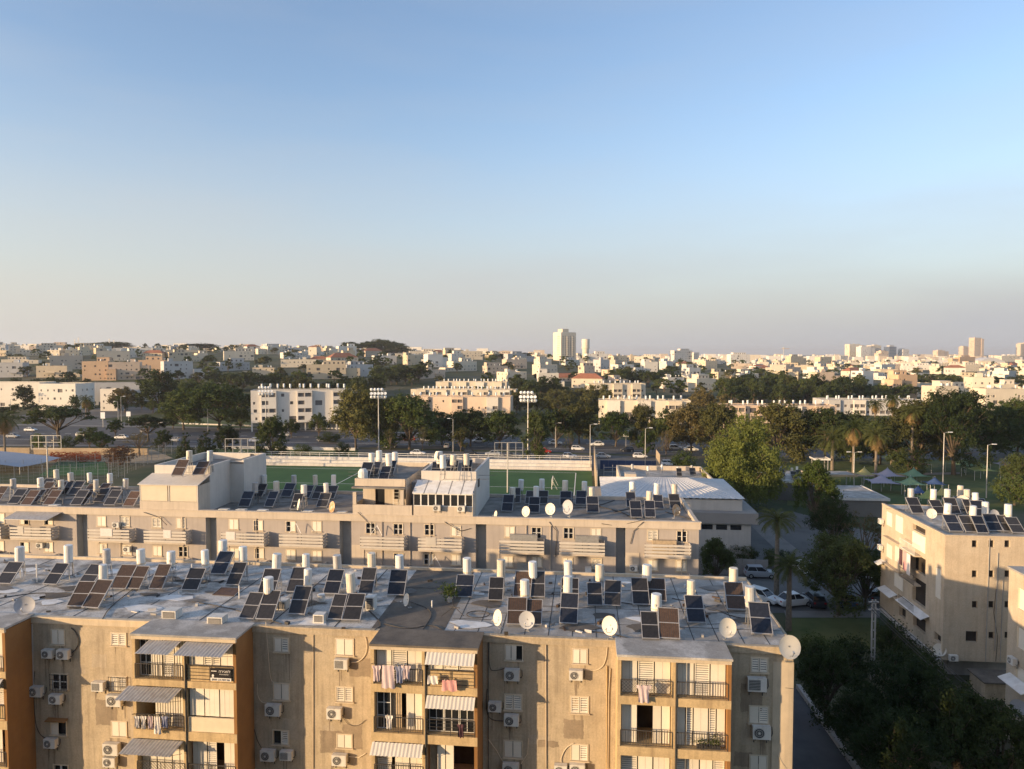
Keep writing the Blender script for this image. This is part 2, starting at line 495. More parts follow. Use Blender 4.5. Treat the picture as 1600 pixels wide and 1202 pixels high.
# yard and parking between the blocks on the right
sheet('parking_yard', [(1090, 800), (1240, 800), (1400, 842), (1420, 958), (1130, 958), (1090, 900)], .02, 'asphalt_pale')
sheet('yard_lawn', [(1230, 966), (1372, 966), (1380, 1015), (1235, 1015)], .02, 'lawn')
sheet('footpath', [(1225, 955), (1375, 957), (1375, 966), (1228, 966)], .06, 'paving')
sheet('driveway', [(1100, 1075), (1247, 1075), (1345, 1215), (1100, 1215)], .02, 'asphalt')
sheet('footpath', [(1150, 800), (1170, 800), (1250, 862), (1215, 862)], .05, 'paving')
k0, k1 = gnd(1247, 1076), gnd(1346, 1216)
d = Vector((k1[0] - k0[0], k1[1] - k0[1], 0)).normalized(); p = Vector((-d.y, d.x, 0)) * .18
kb = empty('kerb_wall', (*k0, 0), 0, 'low pale kerb wall slanting down beside the dark driveway', 'kerb')
L = math.hypot(k1[0] - k0[0], k1[1] - k0[1]); n = 14
for i in range(n):
    a, b = Vector((0, 0, 0)) + d * (L * i / n + .01), d * (L * (i + 1) / n - .01)
    MB().slab([a - p, b - p, b + p, a + p], (0, 0, .4)).build('kerb_stone', 'concrete', kb)

# unseen block added behind the viewer, its length set to shade the garden
vb = empty('unseen_shade_block', (-23.65, -10, 0), 0, 'unseen apartment block added behind the viewer to shade the garden', 'apartment block')
vm = MB(); vp = MB()
vm.wall((43.15, 7), (-43.15, 7), 0, 34, [(2 + i * 4.5, 1 + j * 3, 3.6 + i * 4.5, 2.4 + j * 3) for i in range(16) for j in range(11)], .2, vp).wall((-43.15, 7), (-43.15, -7), 0, 34).wall((-43.15, -7), (43.15, -7), 0, 34).wall((43.15, -7), (43.15, 7), 0, 34)
vm.build('wall', 'beige', vb)
tag(vp.build('window_glass', 'glass', vb), kind='stuff')
MB().box(-43.15, -7, 33.7, 43.15, 7, 33.95).build('roof', 'roof_mid', vb)
# ================================================================== shared small builders
def shutter_leaf(kind, w, h):
    """one shutter leaf, its lower left corner at 0, facing -y"""
    key = (kind, round(w, 2), round(h, 2))
    if key in LEAVES: return LEAVES[key]
    m = MB()
    if kind == 'W':
        n = max(1, int(w / .3))
        for i in range(n):
            m.box(w * i / n + .006, .006 * (i % 2), 0, w * (i + 1) / n - .006, .035, h)
        m.box(0, .012, .04, w, .03, .1); m.box(0, .012, h - .1, w, .03, h - .04)
    elif kind == 'S':
        f = .05
        m.box(0, 0, 0, f, .04, h); m.box(w - f, 0, 0, w, .04, h)
        m.box(f, 0, 0, w - f, .04, f); m.box(f, 0, h - f, w - f, .04, h)
        n = max(3, int((h - 2 * f) / .125))
        st = (h - 2 * f) / n
        for i in range(n):
            z = f + st * i
            m.slab([(f, .0, z + .01), (w - f, .0, z + .01), (w - f, .05, z + st * .55), (f, .05, z + st * .55)], (0, .008, .012))
    elif kind == 'V':
        n = max(2, int(w / .16))
        for i in range(n):
            m.box(w * i / n, 0, 0, w * (i + .7) / n, .03, h)
    me = m.mesh('shutter', 'shutter_white')
    LEAVES[key] = me
    return me
LEAVES = {}

def window(root, o, u0, z0, u1, z1, v, kinds, bars=False, hood=False, face=(0, 1)):
    """frame, sill and two leaves on a facade of constant v; kinds: W closed leaf, S slatted leaf, D left open, G glass"""
    w, h = u1 - u0, z1 - z0
    f = MB()
    t = .05
    f.box(u0 - t, v - .05, z0, u0, v + .02, z1); f.box(u1, v - .05, z0, u1 + t, v + .02, z1)
    f.box(u0 - t, v - .05, z1, u1 + t, v + .02, z1 + t)
    fr = f.build('window', 'shutter_cream', root, o)
    MB().box(u0 - .1, v - .12, z0 - .07, u1 + .1, v + .02, z0).build('sill', 'stucco_pale', fr, o)
    MB().quad((u0, v + .155, z0), (u1, v + .155, z0), (u1, v + .155, z1), (u0, v + .155, z1)).build('pane', 'glass', fr, o)
    n = len(kinds)
    for i, k in enumerate(kinds):
        a, b = u0 + w * i / n + .015, u0 + w * (i + 1) / n - .015
        if k in 'WS':
            link('shutter', shutter_leaf(k, b - a, h - .04), fr, (a - o[0], v - .035 - o[1], z0 + .02 - o[2]))
        elif k == 'G':
            g = MB(); q = .04
            g.box(a, v, z0, a + q, v + .04, z1); g.box(b - q, v, z0, b, v + .04, z1)
            g.box(a + q, v, (z0 + z1) / 2 - .02, b - q, v + .04, (z0 + z1) / 2 + .02)
            g.build('casement', 'white_paint', fr, o)
    if bars:
        g = MB()
        for i in range(7):
            x = u0 - .06 + (w + .12) * i / 6
            g.tube((x, v - .16, z0 - .05), (x, v - .16, z1 + .05), .013, n=4)
        for z in (z0, z0 + h * .35, z0 + h * .7, z1): g.tube((u0 - .08, v - .16, z), (u1 + .08, v - .16, z), .013, n=4)
        for x in (u0 - .06, u1 + .06):
            for z in (z0, z1): g.tube((x, v - .16, z), (x, v + .02, z), .013, n=4)
        g.build('window_grille', 'metal_dark', fr, o)
    if hood:
        MB().slab([(u0 - .2, v + .0, z1 + .16), (u1 + .15, v + .0, z1 + .16), (u1 + .15, v - .35, z1 + .08), (u0 - .2, v - .35, z1 + .08)], (0, 0, .05)).build('hood', 'ochre', fr, o)
    return fr

# ---- an air conditioner's outdoor unit (0.85 wide, 0.62 high, 0.34 deep; back on y = 0.12)
def make_ac(square):
    r = empty('air_conditioner')
    m = MB()
    m.box(-.425, -.27, 0, .425, .07, .62)
    m.box(.20, -.275, .04, .40, -.27, .58)
    m.build('casing', 'ac_white', r)
    g = MB()
    if square: g.box(-.38, -.285, .07, .14, -.272, .55)
    else:
        n = 16
        pts = [(-.12 + .25 * math.cos(2 * math.pi * i / n), .31 + .25 * math.sin(2 * math.pi * i / n)) for i in range(n)]
        g.add([(x, -.285, z) for x, z in pts] + [(x, -.271, z) for x, z in pts], [tuple(range(n))] + [(i, (i + 1) % n, n + (i + 1) % n, n + i) for i in range(n)])
    gr = g.build('fan_grille', 'ac_dark', r)
    k = MB()
    if square:
        for i in range(7): k.box(-.38, -.295, .09 + i * .07, .14, -.285, .105 + i * .07)
    else:
        for rr in (.24, .16, .08):
            pts = [(-.12 + rr * math.cos(math.pi * i / 7), -.29, .31 + rr * math.sin(math.pi * i / 7)) for i in range(15)]
            k.path(pts, .008, 3)
        k.tube((-.12, -.30, .31), (-.12, -.285, .31), .05, n=8)
    k.build('grille_ring', 'ac_white', gr)
    for x in (-.3, .3):
        MB().box(x - .02, -.27, -.05, x + .02, .12, 0).box(x - .02, .08, -.3, x + .02, .12, -.05).build('bracket', 'metal_dark', r)
    MB().path([(.425, -.05, .15), (.5, -.03, .1), (.55, .05, .2), (.53, .1, .5)], .022, 5).build('pipe', 'metal_dark', r)
    return r
mat('awning_stripe', (0.66, 0.62, 0.55), 0.5, 0.05, 2)
mat('ac_white', (0.70, 0.68, 0.62), 0.5, 0.06, 2, streak=0.35, scol=(0.4, 0.32, 0.22), rand=0.1)
mat('ac_dark', (0.09, 0.088, 0.085), 0.6, 0.2, 6)
AC = [make_ac(False), make_ac(True)]
AC_USED = [False, False]
def put(proto_list, used, i, loc, rz, label, cat, group, scale=None):
    o = proto_list[i] if not used[i] else copy_tree(proto_list[i])
    if not used[i]: KIDS[o.name] = list(o.children)
    used[i] = True
    o.location = loc
    o.rotation_euler = (0, 0, rz)
    if scale: o.scale = scale
    tag(o, label, cat, group)
    return o

# ---- satellite dish: reflector facing -y, mast foot at the origin
def make_dish(m_name):
    r = empty('satellite_dish')
    d = MB()
    n, rings = 20, 5
    tilt = R(28)
    def pt(rad, ang, off):
        x, z, y = rad * math.cos(ang), rad * math.sin(ang) * 1.06, rad * rad * .42 + off
        y -= .09
        return (x, -z * math.sin(tilt) * -1 * .9 * .5 - .12 + -(-y) * -1, .72 + z * math.cos(tilt * .6))
    for off in (0, .02):
        vs = [(0, 0, 0)]
        k = len(d.v)
        P = [pt(0, 0, off)]
        for j in range(1, rings + 1):
            for i in range(n): P.append(pt(.5 * j / rings, 2 * math.pi * i / n, off))
        fs = [(0, 1 + i, 1 + (i + 1) % n) for i in range(n)]
        for j in range(rings - 1):
            for i in range(n):
                a, b = 1 + j * n, 1 + (j + 1) * n
                fs.append((a + i, b + i, b + (i + 1) % n, a + (i + 1) % n))
        d.add(P, fs)
    d.build('reflector', m_name, r, smooth=True)
    MB().tube((0, .1, 0), (0, .1, .78), .03, n=6).box(-.12, -.02, -.02, .12, .22, .02).tube((0, .1, .72), (0, -.08, .72), .035).build('mast', 'metal_grey', r)
    a = MB().path([(0, -.08, .3), (0, -.42, .42), (0, -.52, .62)], .016, 5).build('feed_arm', 'metal_grey', r)
    MB().tube((0, -.56, .60), (0, -.46, .66), .045, n=8).build('receiver', 'ac_white', a)
    return r
mat('dish_cream', (0.74, 0.70, 0.60), 0.5, 0.06, 2)
mat('dish_grey', (0.42, 0.43, 0.45), 0.5, 0.08, 2)
mat('dish_rust', (0.50, 0.29, 0.13), 0.7, 0.25, 5, blot=(0.66, 0.6, 0.5), bamt=.8, bsc=3)
DISH = [make_dish('dish_cream'), make_dish('dish_grey'), make_dish('dish_rust')]
DISH_USED = [False] * 3

# ---- solar heater pieces
def panel_meshes():
    w, L, t = 1.25, 2.0, R(42)
    cy, sz = math.cos(t), math.sin(t)
    P = lambda x, a, e=0: (x, a * cy - e * sz, a * sz + e * cy)
    gl, fr = MB(), MB()
    gl.slab([P(-w / 2 + .03, .03), P(w / 2 - .03, .03), P(w / 2 - .03, L - .03), P(-w / 2 + .03, L - .03)], (P(0, 0, .07)))
    for a0, a1, x0, x1 in ((0, L, -w / 2, -w / 2 + .045), (0, L, w / 2 - .045, w / 2), (0, .05, -w / 2 + .045, w / 2 - .045), (L - .05, L, -w / 2 + .045, w / 2 - .045), (L / 2 - .025, L / 2 + .025, -w / 2 + .045, w / 2 - .045)):
        fr.slab([P(x0, a0, -.01), P(x1, a0, -.01), P(x1, a1, -.01), P(x0, a1, -.01)], P(0, 0, .11))
    leg = MB()
    for x in (-w / 2 + .06, w / 2 - .06):
        leg.tube(P(x, L * .92), (x, L * .92 * cy + .1, -.14), .02, n=4)
        leg.tube(P(x, .1), (x, .1, -.14), .02, n=4)
        leg.tube((x, .1, -.1), (x, L * .92 * cy + .1, -.1), .015, n=4)
    leg.tube((-w / 2 + .06, L * .92 * cy + .08, -.09), (w / 2 - .06, L * .92 * cy + .08, -.09), .015, n=4)
    rib = MB()
    for i in range(9):
        x = -w / 2 + .11 + i * (w - .22) / 8
        rib.slab([P(x - .012, .06, .07), P(x + .012, .06, .07), P(x + .012, L - .06, .07), P(x - .012, L - .06, .07)], P(0, 0, .012))
    out = {}
    for k, mm in (('dark', 'collector'), ('blue', 'collector_blue'), ('rust', 'collector_rust')):
        out[k] = gl.mesh('collector_panel', mm)
    return out, fr.mesh('frame', 'galv'), leg.mesh('panel_stand', 'metal_grey'), rib.mesh('absorber_ribs', 'metal_dark')
PANEL, PFRAME, PLEG, PRIB = panel_meshes()
tk = MB()
tk.lathe([(.0, 0), (.27, 0), (.30, .03), (.30, 1.18), (.27, 1.22), (0, 1.22)], n=16)
TANK = tk.mesh('tank', 'tank_white', smooth=False)
tk = MB()
tk.lathe([(.305, .16), (.31, .18), (.31, .24), (.305, .26)], n=16)
tk.box(-.04, -.34, .45, .04, -.29, .6)
TBAND = tk.mesh('band', 'shutter_cream')
def stand_mesh(h):
    m = MB()
    for sx in (-1, 1):
        for sy in (-1, 1): m.tube((sx * .26, sy * .26, 0), (sx * .2, sy * .2, h), .022, n=4)
    for z in (h * .5, h - .03):
        q = .23
        for a, b in (((-q, -q), (q, -q)), ((q, -q), (q, q)), ((q, q), (-q, q)), ((-q, q), (-q, -q))): m.tube((*a, z), (*b, z), .018, n=4)
    return m.mesh('stand', 'metal_grey')
STANDS = {}
mat('pipe_grey', (0.16, 0.15, 0.14), 0.6, 0.3, 3)
pp = MB().path([(0, .3, .1), (.05, .32, -.5), (.1, .25, -1.0), (.4, .2, -1.05)], .02, 5)
TPIPE = pp.mesh('pipe', 'metal_dark')

def heater(u, v, zr, panels, label, group, h=1.2, s=1.0):
    r = empty('solar_water_heater', (*l2w(u, v), zr), -TH, label, 'solar heater', group)
    hk = round(h, 1)
    if hk not in STANDS: STANDS[hk] = stand_mesh(hk)
    link('stand', STANDS[hk], r)
    t = link('tank', TANK, r, (0, 0, hk))
    t.rotation_euler = (R(rnd.gauss(0, 1.6)), R(rnd.gauss(0, 1.6)), rnd.uniform(0, 6.28))
    fat = s * rnd.choice([.9, 1, 1, 1.08])
    t.scale = (fat, fat, rnd.uniform(.86, 1.1) * s)
    if panels and s == 1.0:                 # pipe run over the roof
        e = rnd.uniform(1.5, 4.5) * rnd.choice([-1, 1]); f_ = rnd.uniform(-.6, .8)
        MB().path([(.1, .25, .9), (.12, .3, .06), (e * .5, .32 + f_ * .4, .05), (e, .3 + f_, .05)], .022, 5).build('roof_pipe', 'pipe_grey', r)
    k_ = rnd.random()
    if k_ < .4:
        t.material_slots[0].link = 'OBJECT'
        t.material_slots[0].material = MATS['tank_cream' if k_ < .26 else 'tank_grey']
    if rnd.random() < .6: link('band', TBAND, t)
    link('pipe', TPIPE, t)
    for pu, pv, k in panels:
        p = link('collector_panel', PANEL[k], r, (pu - u, pv - v, .15), R(rnd.uniform(-4, 4)))
        p.scale = (rnd.choice([.82, .92, 1, 1.0]), rnd.uniform(.86, 1.04), rnd.uniform(.82, 1.08))
        link('frame', PFRAME, p)
        link('panel_stand', PLEG, p)
        if k == 'rust': link('absorber_ribs', PRIB, p)
    return r

# ================================================================== the near apartment block
V1, VF, RZ = 42.2, 40.0, 12.9
NU0, NU1, NV1 = -50.0, 12.15, 54.6
NB, O = block('near_apartment_block', -19, 42.2, 'weathered ochre apartment block with shuttered balconies filling the foreground')
BAYS = [(-42.6, -35.85), (-27.45, -20.8), (-12.5, -6.15), (1.9, 8.2)]
RECESS = [(-35.85, -27.45), (-20.8, -12.5), (-6.15, 1.9), (8.2, NU1)]
# windows of the recessed walls: photo box, leaves, extras
WIN = [
 [(81, 984, 101, 1007, 'WW'), (81, 1053, 106, 1078, 'GG', 'b'), (80, 1126, 104, 1149, 'WD', 'h'), (84, 1195, 107, 1219, 'GG'),
  (174, 989, 197, 1009, 'SS'), (173, 1057, 198, 1080, 'WS', 'b'), (175, 1127, 198, 1151, 'WW')],
 [(429, 997, 451, 1019, 'WS'), (428, 1068, 452, 1094, 'WW'), (427, 1141, 451, 1164, 'DS'), (525, 998, 552, 1024, 'WW'),
  (526, 1073, 551, 1097, 'SS'), (527, 1147, 550, 1169, 'WW')],
 [(790, 1008, 816, 1032, 'WWD'), (789, 1085, 815, 1110, 'SS'), (788, 1157, 815, 1184, 'WW'), (895, 1014, 917, 1037, 'WW'),
  (892, 1088, 919, 1115, 'SS'), (893, 1163, 918, 1189, 'WS')],
 [(1174, 1028, 1199, 1051, 'SS'), (1171, 1103, 1200, 1131, 'WS'), (1172, 1180, 1198, 1206, 'WW')],
]
for (a, b), ws in zip(RECESS, WIN):
    wm, pm = MB(), MB()
    holes = []
    spec = []
    for w in ws:
        u0, z1 = fac(w[0], w[1], V1)
        u1, z0 = fac(w[2], w[3], V1)
        holes.append((u0 - a, z0, u1 - a, z1))
        spec.append((u0, z0, u1, z1, w[4], w[5] if len(w) > 5 else ''))
    wm.wall((a, V1), (b, V1), 0, RZ - .42, holes, .16)
    wm.build('wall', 'stucco', NB, O)
    for u0, z0, u1, z1, k, x in spec:
        window(NB, O, u0, z0, u1, z1, V1, k, 'b' in x, 'h' in x)
    f = MB().box(a, V1 - .10, RZ - .42, b, V1 + .15, RZ - .06)
    f.box(a, V1 - .16, RZ - .06, b, V1 + .15, RZ + .04)
    f.build('fascia', 'stucco_pale' if a < -30 else 'stucco', NB, O)
m = MB().wall((NU1, V1), (NU1, NV1), 0, RZ - .06)
m.wall((NU1, NV1), (NU0, NV1), 0, RZ - .06).wall((NU0, NV1), (NU0, V1), 0, RZ - .06)
m.wall((NU0, V1), (-42.6, V1), 0, RZ - .06)
m.build('wall', 'stucco', NB, O)
MB().box(NU1, V1 - .1, RZ - .42, NU1 + .12, NV1, RZ + .05).build('fascia', 'stucco', NB, O)
# right corner strip, brighter render
MB().box(NU1 - 1.15, V1 - .03, 0, NU1 + .03, V1 + .3, RZ - .9).build('corner_pier', 'stucco_pale', NB, O)
# roof sheets, laid side by side
for a, b, mm, dz in ((NU0, -13.2, 'roof_white', 0.0), (-13.2, -8.6, 'roof_dark', .012), (-8.6, NU1, 'roof_grey', .004)):
    MB().box(a, V1 + .15, RZ - .3, b, NV1, RZ + dz).build('roof', mm, NB, O)
bk = MB().box(NU0, NV1 - .18, RZ, NU1, NV1 + .02, RZ + .22)
bk.build('parapet', 'stucco_pale', NB, O)
# whitewashed strips, bitumen seams and repairs on the roof
sm = MB()
for i in range(14):
    u = -8.0 + i * 1.45
    sm.box(u, V1 + .2 + (0 if 1.9 < u < 8.2 else .0), RZ + .006, u + .05, NV1 - .2, RZ + .012)
for v in (44.6, 47.4, 51.2): sm.box(-8.5, v, RZ + .013, NU1 - .1, v + .05, RZ + .018)
for u in (-44, -39.5, -33.2, -29.4, -24.6, -19.8, -15.6):
    sm.box(u, V1 + .2, RZ + .006, u + .07, NV1 - .2, RZ + .013)
sm.build('roof_seam', 'roof_seam', NB, O)
rp = MB()
rr = random.Random(4)
for i in range(46):
    u, v = rr.uniform(-48, 11), rr.uniform(43, 53.5)
    n = rr.randint(6, 9)
    r0 = rr.uniform(.25, .9)
    rp.prism([(u + r0 * rr.uniform(.6, 1.3) * 1.5 * math.cos(2 * math.pi * k / n), v + r0 * rr.uniform(.5, 1.1) * math.sin(2 * math.pi * k / n)) for k in range(n)], RZ + .016 + i * .0006, RZ + .021 + i * .0006, i % 3)
tag(rp.build('roof_patch', ['roof_dark', 'white_paint', 'roof_mid'], NB, O), kind='stuff')

# repaired plaster on the recessed walls, each patch a thin skim of its own tone
mat('plaster_light', (0.50, 0.42, 0.31), 0.92, 0.14, 1.2, 0.5, 30, 0.4, (0.2, 0.16, 0.12), grain=.3)
mat('plaster_dark', (0.33, 0.265, 0.19), 0.92, 0.16, 1.2, 0.5, 30, 0.5, (0.15, 0.12, 0.09), grain=.35)
rr = random.Random(31)
for a, b in RECESS:
    for i in range(7):
        w, h = rr.uniform(.4, 1.5), rr.uniform(.4, 2.2)
        u, z = rr.uniform(a + .3, b - w - .3), rr.uniform(4.5, 12.0 - h)
        n = 9
        pts = []
        for k in range(4 * n):
            t = k / n
            sx, sz = [(t, 0), (1, t - 1), (3 - t, 1), (0, 4 - t)][int(t)]
            pts.append((u + sx * w + rr.uniform(-.04, .04), z + sz * h + rr.uniform(-.05, .05)))
        e = V1 - .004 - .0004 * i
        MB().add([(p_, e, q_) for p_, q_ in pts], [tuple(range(4 * n))]).build('plaster_patch', rr.choice(['plaster_light', 'plaster_dark', 'stucco']), NB, O)
# ---------------- bays
BAND = [[(10.19, 9.78), (7.05, 6.5), (4.1, 3.6), (1.2, .7)]] * 2 + [[(10.6, 10.12), (7.68, 7.15), (4.8, 4.25), (1.9, 1.4)]] * 2
def pn(root, kind, a, b, z0, z1, v):
    """one panel of a balcony enclosure"""
    w = b - a
    if kind in 'WSV':
        if kind == 'W' and w > .95: pn(root, 'W', a, a + w / 2 - .01, z0, z1, v); pn(root, 'W', a + w / 2 + .01, b, z0, z1, v); return
        if kind == 'S' and w > .95: pn(root, 'S', a, a + w / 2 - .01, z0, z1, v); pn(root, 'S', a + w / 2 + .01, b, z0, z1, v); return
        link('shutter', shutter_leaf(kind, w - .02, z1 - z0), root, (a + .01 - O[0], v + rnd.uniform(-.015, .015) - O[1], z0 - O[2]))
    elif kind == 'C':
        m = MB()
        n = 8
        for i in range(n):
            m.quad((a + w * i / n, v + .15 + .03 * (i % 2), z0), (a + w * (i + 1) / n, v + .15 + .03 * ((i + 1) % 2), z0), (a + w * (i + 1) / n, v + .15 + .03 * ((i + 1) % 2), z1), (a + w * i / n, v + .15 + .03 * (i % 2), z1))
        m.build('curtain', 'curtain', root, O)
    elif kind == 'G':
        g = MB()
        g.box(a, v, z0, a + .04, v + .05, z1); g.box(b - .04, v, z0, b, v + .05, z1)
        for i in range(1, 3): g.box(a + .04, v, z0 + (z1 - z0) * i / 3 - .02, b - .04, v + .05, z0 + (z1 - z0) * i / 3 + .02)
        g.box(a + .04, v, z1 - .04, b - .04, v + .05, z1); g.box(a + .04, v, z0, b - .04, v + .05, z0 + .04)
        g.box((a + b) / 2 - .02, v + .002, z0 + .04, (a + b) / 2 + .02, v + .048, z1 - .04)
        f = g.build('window', 'white_paint', root, O)
        MB().quad((a, v + .03, z0), (b, v + .03, z0), (b, v + .03, z1), (a, v + .03, z1)).build('pane', 'glass', f, O)
    elif kind == 'O':                        # painted infill board
        MB().box(a, v, z0, b, v + .06, z1).build('infill_board', 'bay_paint', root, O)
def railing(kind, a, b, z0, v):
    g = MB()
    g.box(a, v - .02, z0 + .92, b, v + .02, z0 + .96)
    g.box(a, v - .015, z0 + .08, b, v + .015, z0 + .11)
    if kind == 'bars':
        n = int((b - a) / .14)
        for i in range(n + 1):
            x = a + (b - a) * i / n
            g.box(x - .009, v - .009, z0 + .11, x + .009, v + .009, z0 + .92)
    elif kind == 'mesh':
        n = int((b - a) / .2)
        st = (b - a) / n
        for i in range(n):
            x = a + st * i
            for j in range(4):
                z = z0 + .11 + .2 * j
                g.tube((x, v, z), (x + st, v, z + .2), .009, n=3, cap=False); g.tube((x + st, v, z), (x, v, z + .2), .009, n=3, cap=False)
    elif kind == 'rods':
        for z in (.3, .5, .72): g.box(a, v - .01, z0 + z, b, v + .01, z0 + z + .02)
    for x in (a, (a + b) / 2, b): g.box(x - .018, v - .018, z0, x + .018, v + .018, z0 + .92)
    g.build('railing', 'metal_dark', NB, O)
def awning(a, b, zt, v=VF, proj=.95, drop=.42, mm='galv', skew=0.0):
    m = MB()
    n = int((b - a) / .11)
    P = lambda i, e: (a + (b - a) * i / n - skew * e, v - proj * e, zt - drop * e + (.028 if i % 2 else 0))
    for i in range(n):
        m.slab([P(i, 0), P(i + 1, 0), P(i + 1, 1), P(i, 1)], (0, 0, -.012))
    aw = m.build('awning', mm, NB, O)
    s_ = MB()
    for x in (a + .1, (a + b) / 2, b - .1):
        s_.tube((x - skew * .9, v - proj * .9, zt - drop * .9 - .03), (x, v, zt - drop - .35), .014, n=4)
    s_.build('awning_strut', 'metal_dark', aw, O)
# per bay: left and right column, three storeys from the top: enclosure panels (kind, share), parapet, railing, awning
CELLS = {
 (1, 0, 0): ('G1.0 V.9 S.9 V.9', None, 'bars', (.9, 3.0, .15)), (1, 1, 0): ('W1.1 S1.2 W1.0', 'ochre', 'rods', (.0, 3.2, .18)),
 (1, 0, 1): ('D1.0 V2.2', None, 'rods', (-.5, 3.0, .1)), (1, 1, 1): ('W1 W1 W1', 'white', None, None),
 (1, 0, 2): ('W1 W1 W1', None, 'mesh', (-.3, 3.0, .1)), (1, 1, 2): ('W1.1 S.7 D.5 W1', None, 'bars', None),
 (2, 0, 0): ('W1 S1 W1', None, 'bars', None), (2, 1, 0): ('W1 S1 S1', 'ochre', 'rods', (0, 3.1, .1)),
 (2, 0, 1): ('G1 C.7 D.3 W1.2', None, 'bars', None), (2, 1, 1): ('G1 G1 G1', None, 'rods', (0, 3.1, .08)),
 (2, 0, 2): ('S1 D.15 W1 W.9', None, 'bars', (-.15, 3.0, .08)), (2, 1, 2): ('C.5 W1.1 D1.3', None, None, None),
 (3, 0, 0): ('W1 S1 W1', None, 'mesh', None), (3, 1, 0): ('W1.1 S1 W1', None, 'bars', None),
 (3, 0, 1): ('W1 D.9 W1.1', None, 'bars', None), (3, 1, 1): ('W.6 S.5 W1 S.5 W.6', None, 'bars', None),
 (3, 0, 2): ('S1 W.9 W1', None, 'bars', None), (3, 1, 2): ('S.6 W.8 W.8 S.7', None, 'bars', None),
 (0, 1, 0): ('W1 S1 W1', None, 'bars', None), (0, 1, 1): ('W1 D.5 S1', 'ochre', 'bars', (0, 3, .1)), (0, 1, 2): ('S1 W1 D.4', None, 'bars', None),
}
for bi, (a, b) in enumerate(BAYS):
    m = MB()
    m.wall((a, V1), (a, VF), 0, RZ - .1)                 # left cheek, outside
    m.box(a + .002, VF + .002, 0, a + .2, V1, RZ - .1)
    m.build('bay_wall', 'bay_paint', NB, O)
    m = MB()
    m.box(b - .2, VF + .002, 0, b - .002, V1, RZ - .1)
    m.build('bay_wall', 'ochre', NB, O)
    mid = (a + b) / 2
    MB().box(mid - .11, VF + .01, 0, mid + .11, V1 - .02, RZ - .2).build('bay_pier', 'bay_paint', NB, O)
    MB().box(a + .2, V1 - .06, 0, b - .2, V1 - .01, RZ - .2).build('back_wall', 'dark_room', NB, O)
    dp = MB().tube((mid + .12, VF - .06, 0), (mid + .12, VF - .06, RZ - .25), .05, n=8)
    dp.build('drain_pipe', 'metal_dark', NB, O)
    zt = RZ + .1
    rs = MB().box(a - .06, VF - .1, zt - .13, b + .06, V1 + .16, zt)
    rs.build('bay_roof', ['roof_grey', 'roof_grey', 'roof_dark', 'roof_grey'][bi], NB, O)
    MB().box(a - .0, VF - .05, zt - .34, b + .0, VF + .1, zt - .131).build('bay_fascia', 'stucco_pale', NB, O)
    prev = zt - .3
    for fi in range(4):
        zs, zl = BAND[bi][fi]
        sl_ = MB().box(a + .005, VF - .04, zl, b - .005, V1 - .07, zs)
        sl_.build('balcony_slab', 'bay_paint', NB, O)
        for ci in range(2):
            spec = CELLS.get((bi, ci, fi))
            if not spec: continue
            x0, x1 = (a + .22, mid - .13) if ci == 0 else (mid + .2, b - .22)
            z0, z1 = zs, prev - .06
            vp = VF + .42
            if spec[1]:
                mm = 'bay_paint' if spec[1] == 'ochre' else 'shutter_cream'
                MB().box(x0, VF + .06, z0, x1, VF + .16, z0 + .88).build('balcony_front', mm, NB, O)
                z0 += .9
                vp = VF + .2
            items = [(q[0], float(q[1:])) for q in spec[0].split()]
            tot = sum(q[1] for q in items)
            x = x0
            for k, w in items:
                e = x + (x1 - x0) * w / tot
                pn(NB, k, x + .02, e - .02, z0 + .03, z1, vp)
                x = e
            MB().box(x0, vp - .02, z1 + .0, x1, vp + .06, z1 + .06).build('head_rail', 'metal_dark', NB, O)
            if spec[2]: railing(spec[2], x0 - .05, x1 + .05, zs + (.0 if not spec[1] else .05), VF + .0)
            if spec[3]: awning(x0 + spec[3][0], x0 + min(spec[3][1], x1 - x0 + .1), prev - .03 - spec[3][2] * .3, VF - .05, 1.0 if bi == 1 else .55, .42 if bi == 1 else .5, 'awning_stripe' if bi == 2 else 'galv', .25 if bi == 1 else 0)
        prev = zl

# ---------------- the for-sale sign on the upper balcony
u0, z1 = fac(329, 1043.5, VF - .06); u1, z0 = fac(361.5, 1065, VF - .06)
sg = empty('banner_sign', (*l2w((u0 + u1) / 2, VF - .08), z0), -TH, 'black and white lettered banner hung on the top balcony rail', 'sign')
so = ((u0 + u1) / 2, VF - .08, z0)
zm = z0 + (z1 - z0) * .24
mat('sign_black', (0.02, 0.018, 0.02), 0.6, 0.1, 3)
mat('sign_white', (0.82, 0.80, 0.76), 0.6, 0.04, 3)
MB().box(u0, VF - .09, zm, u1, VF - .07, z1).build('panel', 'sign_black', sg, so)
MB().box(u0, VF - .091, z0, u1, VF - .07, zm).build('panel', 'sign_white', sg, so)
def lettering(text, w, h, x, z, mm, parent, name='lettering'):
    cu = bpy.data.curves.new(name, 'FONT')
    cu.body = text
    cu.size = 1
    cu.extrude = .004
    tmp = bpy.data.objects.new('tmp', cu)
    COL.objects.link(tmp)
    dg = bpy.context.evaluated_depsgraph_get()
    me = bpy.data.meshes.new_from_object(tmp.evaluated_get(dg))
    bpy.data.objects.remove(tmp)
    xs = [q.co.x for q in me.vertices]; ys = [q.co.y for q in me.vertices]
    if xs:
        sx, sy = w / max(1e-3, max(xs) - min(xs)), h / max(1e-3, max(ys) - min(ys))
        x0_, y0_ = min(xs), min(ys)
        for q in me.vertices: q.co = (x + (q.co.x - x0_) * sx, -.024 - q.co.z, z + (q.co.y - y0_) * sy)
    me.materials.clear()
    me.materials.append(MATS[mm])
    return link(name, me, parent)
sw, sh = u1 - u0, z1 - z0
